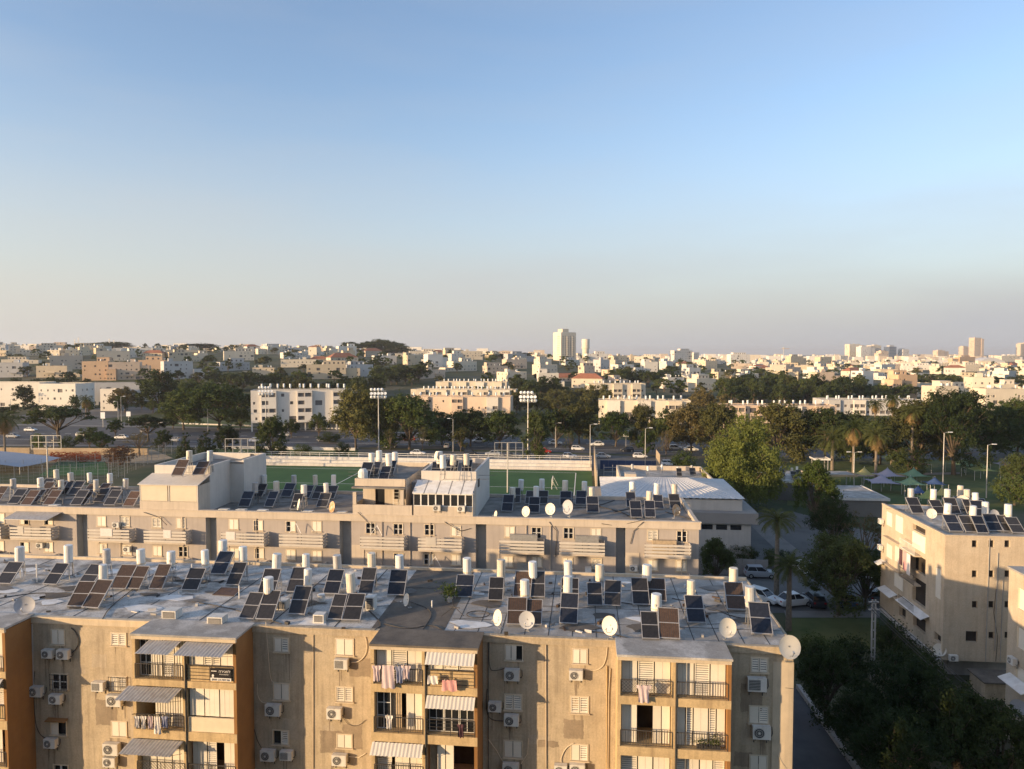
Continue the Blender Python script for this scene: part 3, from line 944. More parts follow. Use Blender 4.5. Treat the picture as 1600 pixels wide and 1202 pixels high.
lettering('\u05d4\u05e8\u05d9\u05db\u05de\u05dc', sw * .55, sh * .2, sw * -.08, sh * .68, 'sign_white', sg)
lettering('\u05ea\u05d5\u05d0\u05e6\u05e7\u05e2', sw * .46, sh * .09, sw * -.06, sh * .48, 'sign_white', sg)
lettering('050-2170720', sw * .86, sh * .14, -sw * .43, sh * .04, 'sign_black', sg)
MB().lathe([(0, 0), (sw * .05, .004), (0, .008)], (0, 0, 0), 10)
lg = MB(); n = 12
lg.add([(-sw * .38 + sw * .055 * math.cos(2 * math.pi * i / n), -.016, sh * .42 + sw * .055 * math.sin(2 * math.pi * i / n)) for i in range(n)], [tuple(range(n))])
lg.box(-sw * .46, -.016, sh * .74, -sw * .2, -.012, sh * .8)
lg.box(-sw * .43, -.016, sh * .26, -sw * .33, -.012, sh * .32)
lg.build('emblem', 'sign_white', sg)

# ---------------- air conditioners on the recessed walls: photo centre, width, square grille, label
ACS = [(74, 1022, 20, 0, 'small air conditioner left of the pair under the top-left closed shutters'),
 (98, 1023, 22, 0, 'air conditioner right of the pair under the top-left closed shutters'),
 (55, 1081, 24, 0, 'large air conditioner beside the ochre side wall at far left'),
 (86, 1093, 22, 0, 'air conditioner under the barred window at far left'),
 (78, 1162, 22, 0, 'lowest air conditioner at far left, below the brown-hooded window'),
 (153, 1073, 22, 1, 'air conditioner with square grille left of the barred window beside the first balconies'),
 (178, 1095, 27, 0, 'air conditioner just left of the balcony hung with washing'),
 (173, 1171, 28, 0, 'big air conditioner stacked above a smaller one beside the first balconies'),
 (171, 1191, 23, 0, 'smaller air conditioner under a big one beside the first balconies'),
 (426, 1110, 26, 0, 'air conditioner in shade under the closed square white shutters'),
 (418, 1181, 25, 0, 'left one of two air conditioners at the foot of the shaded wall strip'),
 (447, 1181, 21, 1, 'right one of two air conditioners at the foot of the shaded wall strip'),
 (533, 1038, 23, 1, 'square-grilled air conditioner under the top closed shutters on the sunlit ochre wall'),
 (522, 1115, 25, 0, 'air conditioner on sunlit ochre wall casting a square shadow, middle one of three'),
 (530, 1188, 25, 0, 'lowest air conditioner on the sunlit wall left of the striped awnings'),
 (800, 1055, 25, 0, 'air conditioner below the half open dark window'),
 (773, 1105, 21, 0, 'small air conditioner left of slatted shutters in the shaded corner'),
 (799, 1126, 24, 0, 'air conditioner below the slatted shutters in the shaded corner'),
 (798, 1203, 27, 0, 'air conditioner at the bottom edge below closed white shutters'),
 (900, 1055, 22, 0, 'air conditioner under the top right sunlit shutters, its shadow to the right'),
 (876, 1203, 21, 0, 'air conditioner left of the pair at the bottom edge of the sunlit wall'),
 (902, 1203, 25, 0, 'air conditioner right of the pair at the bottom edge of the sunlit wall'),
 (1183, 1070, 29, 1, 'upper air conditioner on the shaded wall at the right corner'),
 (1190, 1145, 28, 0, 'lower air conditioner with round grille on the shaded right corner wall')]
for px, py, w, sq, lab in ACS:
    u, z = fac(px, py, V1 - .3)
    s = w / 22.5 * .98
    s *= (V1 / 42.2)
    put(AC, AC_USED, sq, (*l2w(u, V1 - .12), z - .31 * s), -TH, lab, 'air conditioner', 'air conditioners on the near facade', (s, 1, s))

# ---------------- dirt run down the wall under units and sills
rr = random.Random(41)
spots = [(fac(px, py + w * .36, V1)[0] + rr.uniform(-.25, .25), fac(px, py + w * .36, V1)[1]) for px, py, w, sq, lab in ACS]
spots += [(fac((w[0] + w[2]) / 2, w[3] + 2, V1)[0] + rr.uniform(-.4, .4), fac(w[0], w[3] + 2, V1)[1]) for ws in WIN for w in ws]
for u, z in spots:
    for _ in range(rr.choice([1, 1, 2, 3])):
        uu, w, h = u + rr.uniform(-.3, .3), rr.uniform(.03, .09), rr.uniform(.5, 1.7)
        n = 7
        L_ = [(uu - w * (1 - .7 * k / n) * rr.uniform(.6, 1.2), z - h * k / n) for k in range(n + 1)]
        R_ = [(uu + w * (1 - .7 * k / n) * rr.uniform(.6, 1.2), z - h * k / n) for k in range(n, -1, -1)]
        MB().add([(a_, V1 - .009, b_) for a_, b_ in L_ + R_], [tuple(range(2 * n + 2))]).build('dirt_streak', 'plaster_dark', NB, O)
# ---------------- cables and drain pipes along the recessed walls
CAB = [([(510, 190), (545, 215), (570, 290), (545, 345), (515, 370)], 0, 940, 4.59, .035, 'metal_dark'),
       ([(250, 500), (240, 600), (250, 860), (280, 950), (330, 985)], 0, 940, 4.59, .02, 'metal_dark'),
       ([(230, 160), (235, 400), (240, 600)], 0, 940, 4.59, .05, 'concrete'),
       ([(175, 60), (190, 250), (210, 510), (240, 530)], 380, 960, 4.967, .02, 'shutter_cream'),
       ([(110, 540), (108, 620), (135, 680), (175, 690)], 380, 960, 4.967, .02, 'shutter_cream'),
       ([(85, 890), (110, 980), (140, 1035)], 380, 960, 4.967, .02, 'metal_dark'),
       ([(540, 130), (540, 1200)], 380, 960, 4.967, .025, 'stucco_pale'),
       ([(930, 130), (960, 220), (955, 310), (900, 370), (840, 375)], 380, 960, 4.967, .025, 'shutter_cream'),
       ([(780, 810), (820, 860), (890, 870), (950, 820)], 380, 960, 4.967, .014, 'metal_dark'),
       ([(820, 1105), (900, 1110), (950, 1080)], 380, 960, 4.967, .025, 'shutter_cream'),
       ([(120, 190), (118, 430), (170, 440), (240, 420)], 740, 960, 4.965, .02, 'metal_dark'),
       ([(105, 580), (95, 700), (110, 790), (150, 825), (230, 828)], 740, 960, 4.965, .025, 'metal_dark'),
       ([(112, 180), (115, 1200)], 740, 960, 4.965, .025, 'metal_dark'),
       ([(115, 970), (180, 1060), (225, 1140)], 740, 960, 4.965, .02, 'shutter_cream'),
       ([(425, 960), (420, 1080), (370, 1160)], 740, 960, 4.965, .018, 'shutter_cream'),
       ([(560, 200), (562, 1200)], 740, 960, 4.965, .03, 'stucco_pale'),
       ([(1040, 190), (1025, 380), (960, 440), (860, 430)], 740, 960, 4.965, .022, 'shutter_cream'),
       ([(1032, 400), (1030, 1200)], 740, 960, 4.965, .04, 'bay_paint'),
       ([(1060, 420), (1048, 620), (1042, 1200)], 740, 960, 4.965, .03, 'stucco_pale'),
       ([(775, 1000), (710, 1040), (675, 1120), (680, 1150)], 740, 960, 4.965, .025, 'shutter_cream'),
       ([(1365, 1020), (1400, 1090), (1440, 1146)], 950, 980, 5.161, .02, 'shutter_cream'),
       ([(1430, 490), (1520, 500)], 950, 980, 5.161, .012, 'metal_dark')]
for pts, ox, oy, sc, r, mm in CAB:
    q = []
    for x, y in pts:
        u, z = fac(ox + x / sc, oy + y / sc, V1 - .05)
        q.append((u, V1 - .05, z))
    if len(q) > 3:                          # smooth the bends
        for _ in range(2):
            q = [q[0]] + [tuple(a_[i] * w_ + b_[i] * (1 - w_) for i in range(3)) for a_, b_ in zip(q, q[1:]) for w_ in (.75, .25)] + [q[-1]]
    MB().path(q, r, 5).build('cable', mm, NB, O)
# gutter boxes in the fascia
for px, py in ((537, 983), (791, 990)):
    u, z = fac(px, py, V1 - .1)
    MB().box(u - .12, V1 - .14, z - .1, u + .12, V1 - .095, z + .12).build('scupper', 'dark_room', NB, O)

# ---------------- satellite dishes of the near roof: photo centre, half height, heading, kind, label
DS = [(780, 966, 13, -52, 0, 'cream satellite dish turned edgeways at the roof edge, left of the grey one'),
      (824, 969, 14, -14, 1, 'grey satellite dish at the roof edge in front of the rusty collectors'),
      (955, 978, 15, -35, 0, 'cream satellite dish above the sunlit wall corner with cables'),
      (1136, 981, 15, 14, 0, 'cream satellite dish with rust spots over the right balconies'),
      (1233, 1011, 18, 10, 0, 'large cream satellite dish on the right corner of the near block')]
for px, py, hh, hd, k, lab in DS:
    s = hh / 26.5 / .52
    vv = V1 + .25 if px != 1136 else VF + 2.4
    if px == 1233: vv = V1 - .1
    u, z = fac(px, py, vv - .15)
    put(DISH, DISH_USED, k, (*l2w(u, vv), z - .72 * s), -TH + R(hd), lab, 'satellite dish', 'satellite dishes on the near roof', (s, s, s))
u, v = lev(638, 948, RZ + .1)
put(DISH, DISH_USED, 0, (*l2w(u, v), RZ + .02), -TH + R(-58), 'cream satellite dish lying tilted in the middle of the dark roof', 'satellite dish', 'satellite dishes on the near roof', (1, 1, .8))
u, v = lev(35, 966, RZ)
put(DISH, DISH_USED, 1, (*l2w(u, v + .3), RZ), -TH + R(20), 'large grey satellite dish at the far left roof edge', 'satellite dish', 'satellite dishes on the near roof', (1.25, 1.25, 1.1))

# ---------------- solar heaters of the near roof (tank foot in the photo; panels by their lower edge)
TK = [(31, 877), (107, 879), (167, 880), (161, 909), (221, 885), (267.5, 885), (321.5, 887), (348.5, 866), (380, 880), (432, 890), (478, 891.5), (420, 931), (481, 919), (528, 893.7), (549, 925.5), (581, 891.5), (624.6, 896), (730, 898), (783, 904), (833, 903), (820.5, 934), (888, 903), (887, 931), (937, 908), (1010.6, 907), (1025.5, 955), (1080, 934), (1146, 913), (1173, 948.5)]
PNL = [(5, 913, 'd'), (78, 914, 'd'), (132, 916, 'd'), (118, 948.6, 'r'), (141, 951, 'r'), (184, 921, 'r'), (208, 921, 'r'), (243, 921.6, 'r'), (296, 923, 'd'), (340, 898, 'b'), (363, 915, 'd'), (385, 967.7, 'd'), (416, 928.6, 'd'), (413, 969, 'd'), (460, 926, 'd'), (463, 961, 'd'), (517, 929, 'b'), (523, 968.7, 'd'), (548, 970, 'd'), (571, 929, 'd'), (618, 931, 'b'), (724, 933.7, 'b'), (774, 939, 'd'), (807, 977, 'r'), (832, 977, 'r'), (815, 934, 'r'), (840, 934, 'd'), (888, 975.7, 'b'), (890, 939, 'd'), (930, 947, 'd'), (957, 947.5, 'd'), (1002, 946, 'd'), (1027, 940, 'r'), (1017, 999, 'd'), (1046, 999, 'r'), (1089, 974, 'b'), (1151, 954, 'r'), (1191, 992, 'b')]
tks = [[*lev(x, y, RZ + 1.2), []] for x, y in TK]
tks[7][1] = min(tks[7][1], 53.3)
for x, y, k in PNL:
    u, v = lev(x, y, RZ + .15)
    j = min(range(len(tks)), key=lambda i: (tks[i][0] - u) ** 2 + (tks[i][1] - (v + 1.5)) ** 2 * .5 + 6 * len(tks[i][2]))
    tks[j][2].append((u, v, {'d': 'dark', 'b': 'blue', 'r': 'rust'}[k]))
KN = {'dark': 'dark', 'blue': 'blue-black', 'rust': 'rusty brown'}
for row, nm in ((0, 'back'), (1, 'front')):
    sel = sorted([t for t in tks if (t[1] < 47.3) == (row == 1)], key=lambda t: t[0])
    for i, (u, v, ps) in enumerate(sel):
        what = ('with %s %s collector%s' % ('two' if len(ps) > 1 else 'one', KN[ps[0][2]], 's' if len(ps) > 1 else '')) if ps else 'tank on a bare stand'
        heater(u, v, RZ + .01, ps, 'white solar heater %s, %s, %s row, near roof' % (what, nth_left(i), nm), 'solar heaters on the near roof')

# ---------------- things lying about on the near roof
dm = MB(); rr = random.Random(17)
for i in range(110):
    u, v = rr.uniform(-48, 11.5), rr.uniform(42.6, 54)
    a, w, l_, h_ = rr.uniform(0, 3), rr.uniform(.06, .2), rr.uniform(.1, .55), rr.uniform(.04, .2)
    ca, sa = math.cos(a), math.sin(a)
    P4 = [(u + x * ca - y * sa, v + x * sa + y * ca, RZ + .01) for x, y in ((-l_ / 2, -w / 2), (l_ / 2, -w / 2), (l_ / 2, w / 2), (-l_ / 2, w / 2))]
    dm.slab(P4, (0, 0, h_), rr.randint(0, 3))
tag(dm.build('roof_debris', ['concrete', 'metal_dark', 'collector_rust', 'concrete_pale'], NB, O), kind='stuff')
def roof_box(px, py, w, d, h, label, square=True):
    u, v = lev(px, py, RZ)
    r = empty('rooftop_cooler', (*l2w(u, v), RZ + .02), -TH, label, 'cooler', 'box units on the near roof')
    MB().box(-w / 2, -d / 2, 0, w / 2, d / 2, h).build('casing', 'ac_white', r)
    g = MB().box(-w / 2 + .08, -d / 2 - .012, .08, w / 2 - .08, -d / 2 - .002, h - .08).build('grille', 'ac_dark', r)
    k = MB()
    for i in range(5): k.box(-w / 2 + .08, -d / 2 - .022, .1 + (h - .2) * i / 5, w / 2 - .08, -d / 2 - .012, .1 + (h - .2) * i / 5 + .03)
    k.build('louvre', 'concrete', g)
roof_box(269, 965, .95, .8, .55, 'boxy cooler with dark grille at the roof edge, left of the paler one')
roof_box(340, 974, 1.0, .75, .5, 'pale boxy cooler at the edge above the first balconies')
roof_box(500, 972, .7, .6, .55, 'dark square cooler box at the edge above the sunlit wall')
roof_box(442, 951, .7, .7, .6, 'white box unit between collectors left of the roof middle')
roof_box(580, 952, .6, .7, .9, 'tall grey box unit right of the paired collectors')
u, v = lev(502, 940, RZ)
b_ = empty('roof_bucket', (*l2w(u, v), RZ + .02), 0, 'short white drum standing between two collectors on the near roof', 'drum')
MB().lathe([(.22, 0), (.26, .02), (.26, .46), (.23, .5), (0, .5)], n=12).build('body', 'tank_white', b_)
MB().lathe([(.265, .34), (.28, .36), (.265, .38)], n=12).build('rim', 'concrete', b_)
u, v = lev(703, 941, RZ)
b_ = empty('potted_plant', (*l2w(u, v), RZ + .02), 0, 'leafy green potted plant on the near roof beside a collector', 'plant')
MB().lathe([(.14, 0), (.2, .3), (.22, .36), (0, .36)], n=10).build('pot', 'concrete_pale', b_)
m = MB()
rr = random.Random(2)
for i in range(420):
    p = Vector((rr.gauss(0, .3), rr.gauss(0, .3), .75 + rr.gauss(0, .22)))
    d = Vector((rr.uniform(-1, 1), rr.uniform(-1, 1), rr.uniform(-.4, 1))).normalized() * .17
    e = d.orthogonal().normalized() * .045
    m.quad(p - e, p + d * .5 - e * .5, p + d, p + d * .4 + e)
m.build('leaves', 'leaf_light', b_)
st = MB()
for i in range(5):
    a = i * 1.3
    st.tube((0, 0, .3), (.22 * math.cos(a), .22 * math.sin(a), .75), .012, n=4)
st.build('stem', 'trunk', b_)
u, v = lev(707, 962, RZ)
b_ = empty('antenna_tripod', (*l2w(u, v), RZ + .02), 0, 'dark folded antenna tripod lying on the near roof', 'antenna')
MB().path([(-.7, -.3, .05), (.1, .1, .55), (.75, -.25, .05)], .025, 5).tube((.1, .1, .55), (-.1, .8, .05), .025).build('leg', 'metal_dark', b_)
MB().path([(.1, .1, .5), (-.05, 0, 1.15)], .02, 5).path([(-.45, -.2, .75), (.45, .3, .8)], .02, 4).path([(-.3, .2, .5), (.5, -.2, .55)], .03, 4).build('mast', 'metal_dark', b_)
u, v = lev(747, 961, RZ)
b_ = empty('coiled_hose', (*l2w(u, v), RZ + .03), 0, 'thin dark hose coiled in a ring on the near roof', 'hose')
MB().path([(.75 * math.cos(i * .35), .6 * math.sin(i * .35), .01 + .0006 * i) for i in range(38)], .022, 5).build('hose', 'metal_dark', b_)
CBL = [[(600, 975), (640, 984), (675, 975), (700, 990), (706, 1003)], [(640, 940), (680, 955), (660, 985)], [(215, 915), (170, 950), (160, 968)], [(0, 935), (60, 925), (140, 930)], [(895, 985), (960, 990), (1040, 1015)],
       [(930, 935), (990, 945), (1060, 950), (1110, 960)], [(560, 940), (600, 975), (585, 985)], [(1050, 935), (1100, 945), (1160, 970), (1200, 960)], [(300, 940), (360, 950), (440, 975)]]
for i, pts in enumerate(CBL):
    q = [(*lev(x, y, RZ + .03), RZ + .035) for x, y in pts]
    for _ in range(2):
        q = [q[0]] + [tuple(a_[k] * w_ + b2[k] * (1 - w_) for k in range(3)) for a_, b2 in zip(q, q[1:]) for w_ in (.75, .25)] + [q[-1]]
    MB().path(q, .03, 5).build('roof_cable', 'metal_dark', NB, O)
for px, py, h in ((58, 910, 1.4), (374, 935, .9), (675, 950, .5), (300, 895, .7)):
    u, v = lev(px, py, RZ)
    MB().tube((u, v, RZ), (u, v, RZ + h), .05, n=8).build('vent_pipe', 'tank_white', NB, O)
u, v = lev(355, 928, RZ)
b_ = empty('rusted_sheet', (*l2w(u, v), RZ + .03), -TH, 'rusted sheet of scrap lying below a collector on the near roof', 'scrap')
MB().slab([(-.9, -.4, 0), (.8, -.5, 0), (.9, .5, .2), (-.7, .4, .25)], (0, 0, .03)).build('sheet', 'collector_rust', b_)
MB().tube((-.9, -.4, .03), (-.6, .6, .35), .03).tube((.8, -.5, .03), (.95, .6, .3), .03).build('rail', 'metal_grey', b_)

# ---------------- washing hung out on the balconies
mat('cloth_lilac', (0.62, 0.50, 0.50), 0.9, 0.08, 6)
mat('cloth_pink', (0.66, 0.34, 0.32), 0.9, 0.12, 6)
mat('cloth_white', (0.72, 0.68, 0.64), 0.9, 0.08, 6)
mat('cloth_dark', (0.10, 0.05, 0.06), 0.9, 0.2, 6)
mat('cloth_blue', (0.25, 0.27, 0.38), 0.9, 0.12, 6)
def garment(px, py, wpx, hpx, mm, label, shape='towel', v=VF - .32, grp='washing on the near balconies', par=None):
    u, z = fac(px, py, v)
    k = (v / 42.0)
    w, h = wpx / 26.4 * k, hpx / 26.4 * k
    g = empty('hanging_' + shape, (*l2w(u, v), z - h), -TH, label, 'laundry', grp)
    m = MB()
    nx, nz = 8, 7
    rr = random.Random(int(px * 7 + py))
    ph = rr.uniform(0, 6)
    P = []
    for j in range(nz + 1):
        t = j / nz
        for i in range(nx + 1):
            s = i / nx - .5
            ww = w * (1 - .12 * t) if shape == 'towel' else w * (1.25 if t > .78 else .82 + .1 * (1 - t))
            P.append((s * ww, .05 * math.sin(s * 14 + ph + t * 2) * (1.1 - t * .5), h * t + (.03 * math.sin(s * 9 + ph) if j == 0 else 0)))
    m.add(P, [(j * (nx + 1) + i, j * (nx + 1) + i + 1, (j + 1) * (nx + 1) + i + 1, (j + 1) * (nx + 1) + i) for j in range(nz) for i in range(nx)])
    m.build('cloth', mm, g, smooth=True)
    MB().box(-w * .3, -.03, h - .03, -w * .3 + .03, .03, h + .05).build('peg', 'shutter_cream', g)
    return g
GARM = [(588, 1040, 12, 26, 'cloth_lilac', 'pale lilac shirt hanging leftmost on the upper balcony line', 'shirt'), (606, 1040, 22, 38, 'cloth_lilac', 'long lilac bedsheet hanging in the middle of the upper balcony line', 'towel'),
        (624, 1041, 12, 28, 'cloth_blue', 'blue-grey garment hanging right of the long lilac sheet', 'shirt'), (634, 1040, 13, 22, 'cloth_lilac', 'short lilac cloth hanging rightmost on the upper balcony line', 'shirt'),
        (702, 1063, 26, 18, 'cloth_pink', 'pink striped towel hung over the ochre balcony front', 'towel'), (676, 1056, 18, 14, 'cloth_white', 'small pale cloth left of the pink towel', 'towel'),
        (608, 1118, 10, 22, 'cloth_white', 'white garment drying behind the railing on the middle balcony', 'shirt'), (720, 1132, 10, 22, 'cloth_dark', 'dark red garment drying right end of the middle balcony', 'shirt'),
        (1006, 1071, 18, 28, 'cloth_lilac', 'pale pair of trousers hanging over the upper right railing', 'trousers'),
        (214, 1119, 9, 20, 'cloth_white', 'leftmost white garment on the washing line under the long awning', 'shirt'), (224, 1119, 9, 22, 'cloth_white', 'second white garment on the washing line under the long awning', 'shirt'),
        (235, 1119, 10, 22, 'cloth_lilac', 'lilac towel third on the washing line under the long awning', 'towel'), (245, 1120, 13, 30, 'cloth_white', 'longest white towel on the washing line under the long awning', 'towel'), (257, 1119, 11, 20, 'cloth_blue', 'rightmost bluish shirt on the washing line under the long awning', 'shirt')]
for g_ in GARM: garment(*g_)
for (a, b, z, v) in [(*[fac(x, 1039, VF - .32)[0] for x in (580, 655)], fac(615, 1039, VF - .32)[1], VF - .32), (*[fac(x, 1118, VF - .32)[0] for x in (206, 268)], fac(235, 1118, VF - .32)[1], VF - .32)]:
    MB().tube((a, v, z), (b, v, z), .012, n=4).tube((a, v, z), (a, VF, z - .1), .015, n=4).tube((b, v, z), (b, VF, z - .1), .015, n=4).build('washing_line', 'metal_dark', NB, O)
# balcony plants
for i, (px, lab) in enumerate(((1097, 'left of two dark pots of plants on the right middle balcony'), (1118, 'right, bushier of two pots of plants on the right middle balcony'))):
    u, z = fac(px, 1172, VF + .15)
    b_ = empty('balcony_plant', (*l2w(u, VF + .18), 7.69), -TH, lab, 'plant', 'balcony plants')
    MB().box(-.28, -.1, 0, .28, .1, .2).build('trough', 'metal_dark', b_)
    m = MB()
    rr = random.Random(i)
    for k in range(130 + 120 * i):
        p = Vector((rr.gauss(0, .2), rr.gauss(0, .06), .28 + abs(rr.gauss(0, .14 + .1 * i))))
        d = Vector((rr.uniform(-1, 1), rr.uniform(-1, 1), rr.uniform(-.4, 1))).normalized() * .1
        e = d.orthogonal().normalized() * .03
        m.quad(p - e, p + d * .5 - e * .5, p + d, p + d * .4 + e)
    m.build('leaves', 'leaf_mid', b_)
# ================================================================== the second block, behind the near one
V2, R2 = 68.0, 13.55
B2, O2 = block('balcony_apartment_block', -25, 68, 'long taupe and beige apartment block with slatted balconies behind the near roof')
SU0, SU1, SV1 = -72.0, 10.75, 80.5
BAL = [(-73.1, -68.6), (-64.6, -60.1), (-59.1, -54.5), (-50.5, -45.95), (-44.4, -39.9), (-36.2, -31.7), (-30.15, -25.65), (-21.9, -17.5), (-16.1, -11.8), (-8.15, -3.85), (-2.4, 1.9), (5.6, 9.9)]
STAIR = [(-66.4, -65.3), (-52.45, -51.25), (-38.35, -37.2), (-24.3, -23.1), (-10.6, -9.55), (2.98, 3.9)]
FL = [10.95, 8.05, 5.15]
k2 = ['WW', 'WW', 'GW', 'WD', 'WW', 'SS', 'WS', 'GG', 'WW']
xs = [SU0] + [q for s in STAIR for q in s] + [SU1]
rr = random.Random(5)
for i in range(0, len(xs), 2):
    a, b = xs[i], xs[i + 1]
    holes, spec = [], []
    for (p, q) in BAL:
        if p < a - .5 or q > b + .5: continue
        w = .92
        for fi, z in enumerate(FL):
            for off in (.36, 3.05):
                u = p + off + rr.uniform(-.1, .1)
                if u + w > q + .6: continue
                zz = z + 1.25 + (rr.uniform(-.05, .05))
                holes.append((u - a, zz, u + w - a, zz + 1.0)); spec.append((u, zz, u + w, zz + 1.0))
    MB().wall((a, V2), (b, V2), 0, R2 - .1, holes, .16).build('wall', 'taupe', B2, O2)
    for s_ in spec: window(B2, O2, *s_, V2, rr.choice(k2))
    if i > 0:
        # beige render beside each stair
        MB().box(a + .02, V2 - .05, 0, a + 1.3, V2 - .003, 11.0).build('wall_render', 'beige', B2, O2)
for a, b in STAIR:
    MB().wall((a, V2 + .9), (b, V2 + .9), 0, R2 - .1).wall((a, V2), (a, V2 + .9), 0, R2 - .1).wall((b, V2 + .9), (b, V2), 0, R2 - .1).build('stair_recess', 'stair_grey', B2, O2)
MB().wall((SU1, V2), (SU1, SV1), 0, R2 - .1).wall((SU1, SV1), (SU0, SV1), 0, R2 - .1).wall((SU0, SV1), (SU0, V2), 0, R2 - .1).build('wall', 'taupe', B2, O2)
MB().box(SU0, V2 + .2, R2 - .1, SU1 - .2, SV1, R2).build('roof', 'roof_mid', B2, O2)
f = MB().box(SU0, V2 - .16, 13.42, SU1 + .14, V2 + .2, 14.05)
f.box(SU0, V2 - .22, 14.05, SU1 + .2, V2 + .22, 14.15)
f.build('fascia', 'beige', B2, O2)
MB().box(SU1 - .2, V2 + .21, 13.42, SU1 + .13, SV1, 13.95).build('fascia', 'beige', B2, O2)
MB().box(SU0, SV1 - .25, R2, SU1 - .21, SV1, R2 + .35).build('parapet', 'beige', B2, O2)
SL = {}
for (p, q) in BAL:
    for fi, z in enumerate(FL):
        bal = MB().box(p, V2 - 1.02, z - .14, q, V2 - .01, z).build('balcony', 'beige', B2, O2)
        w = round(q - p, 2)
        if w not in SL: SL[w] = MB().box(0, 0, 0, w, .05, .205).mesh('slat', 'slat')
        for i in range(4): link('slat', SL[w], bal, (p - O2[0], V2 - 1.05 - O2[1], z + .02 + i * .315))
        if 'e' not in SL: SL['e'] = MB().box(0, 0, 0, .05, .92, .205).mesh('slat', 'slat')
        for i in range(4): link('slat', SL['e'], bal, (q - .05 - O2[0], V2 - .97 - O2[1], z + .02 + i * .315))
        po = MB()
        for x in (p + .03, (p + q) / 2, q - .09): po.box(x, V2 - .99, z, x + .06, V2 - .93, z + 1.2)
        po.build('rail_post', 'metal_dark', bal, O2)
# drain pipes and cables on the facade
for px in (187, 285, 400, 596, 640, 672, 860, 822, 1095, 1066):
    u, _ = fac(px, 830, V2 - .1)
    if u < SU1: MB().tube((u, V2 - .09, 4), (u, V2 - .09, 13.4), .045, n=6).build('drain_pipe', 'beige', B2, O2)
for pts in ([(858, 815), (870, 830), (868, 870)], [(1005, 815), (990, 830), (985, 850)], [(560, 800), (575, 815), (590, 830)], [(226, 800), (250, 808), (262, 820)], [(1020, 808), (1005, 812), (965, 822), (940, 818)], [(695, 815), (720, 830), (735, 826)]):
    q = [(fac(x, y, V2 - .08)[0], V2 - .24 if y < 822 else V2 - .08, fac(x, y, V2 - .08)[1]) for x, y in pts]
    MB().path(q, .03, 5).build('cable', 'metal_dark', B2, O2)
# an awning and air conditioners
MB().slab([(-59.0, V2 - .2, 13.55), (-53.9, V2 - .2, 13.55), (-54.6, V2 - 1.5, 13.0), (-59.4, V2 - 1.5, 13.0)], (0, 0, .05)).build('awning', 'galv', B2, O2)
for i, (px, py, lab) in enumerate(((62, 852, 'air conditioner inside the leftmost second-row balcony of the taupe block'), (181, 820, 'air conditioner between two top windows of the taupe block, left part'), (198, 858, 'white air conditioner above a lower balcony of the taupe block'),
                      (683, 793, 'left air conditioner under the white sunroom on the taupe block'), (721, 794, 'right air conditioner under the white sunroom on the taupe block'), (990, 888, 'air conditioner low on the taupe block right of the last stair strip'))):
    u, z = fac(px, py, V2 - .3)
    put(AC, AC_USED, 0, (*l2w(u, V2 - .3 if 790 < py < 800 else V2 - .12), z - .3), -TH, lab, 'air conditioner', 'air conditioners on the taupe block')

# ---------------- penthouses: front (u0, u1), all standing on the roof
def pent(name, label, u0, u1, v0, v1, zt, parts):
    r = empty(name, (*l2w((u0 + u1) / 2, v0), R2), -TH, label, 'penthouse')
    return r, ((u0 + u1) / 2, v0, R2)
mat('pent_white', (0.60, 0.56, 0.50), 0.85, 0.06, 0.8, 0.15, 25, 0.15)
mat('sheet_cream', (0.66, 0.58, 0.44), 0.7, 0.05, 1)
# left penthouse with the closed canvas veranda
p1, oo = pent('penthouse', 'pale rooftop penthouse with closed canvas veranda on the left of the taupe block', -45.4, -39.0, V2, 79, 18, 0)
u0, u1 = -45.35, -39.05
m = MB().wall((u0, V2 - .12), (u1, V2 - .12), 13.5, 14.95).wall((u1, V2 - .12), (u1, 70.2), 13.5, 16.6).wall((u0, 70.2), (u0, V2 - .12), 13.5, 16.6)
m.build('veranda_wall', 'beige', p1, oo)
for i in range(2):
    a = u0 + .15 + i * (u1 - u0) / 2
    MB().box(a, V2 - .10, 14.97, a + (u1 - u0) / 2 - .3, V2 - .05, 16.6).build('canvas', 'sheet_cream', p1, oo)
for x in (u0, (u0 + u1) / 2 - .05, u1 - .12): MB().box(x, V2 - .11, 14.95, x + .12, V2 + .0, 16.62).build('post', 'pent_white', p1, oo)
MB().slab([(u0 - .1, V2 - .3, 16.62), (u1 + .1, V2 - .3, 16.62), (u1 + .1, 70.25, 17.35), (u0 - .1, 70.25, 17.35)], (0, 0, .08)).build('veranda_roof', 'pent_white', p1, oo)
m = MB().wall((u0 + .2, 70.2), (u1, 70.2), 13.5, 18.2).wall((u1, 70.2), (u1, 74.5), 13.5, 18.2).wall((u1, 74.5), (u1 + 1.6, 74.5), 13.5, 18.2).wall((u1 + 1.6, 74.5), (u1 + 1.6, 80), 13.5, 18.2)
m.wall((u1 + 1.6, 80), (u0 + .2, 80), 13.5, 18.2).wall((u0 + .2, 80), (u0 + .2, 70.2), 13.5, 18.2)
m.build('wall', 'pent_white', p1, oo)
MB().box(u0 + .5, 70.5, 17.4, u1 - .3, 79.7, 17.55).build('roof', 'roof_mid', p1, oo)
m = MB().box(u0 + .2, 70.2, 18.2, u1, 70.45, 18.3).box(u0 + .2, 70.45, 18.2, u0 + .45, 80, 18.3).box(u1 - .25, 70.45, 18.2, u1, 74.5, 18.3).box(u1 + 1.35, 74.5, 18.2, u1 + 1.6, 80, 18.3).box(u0 + .45, 79.75, 18.2, u1 + 1.35, 80, 18.3)
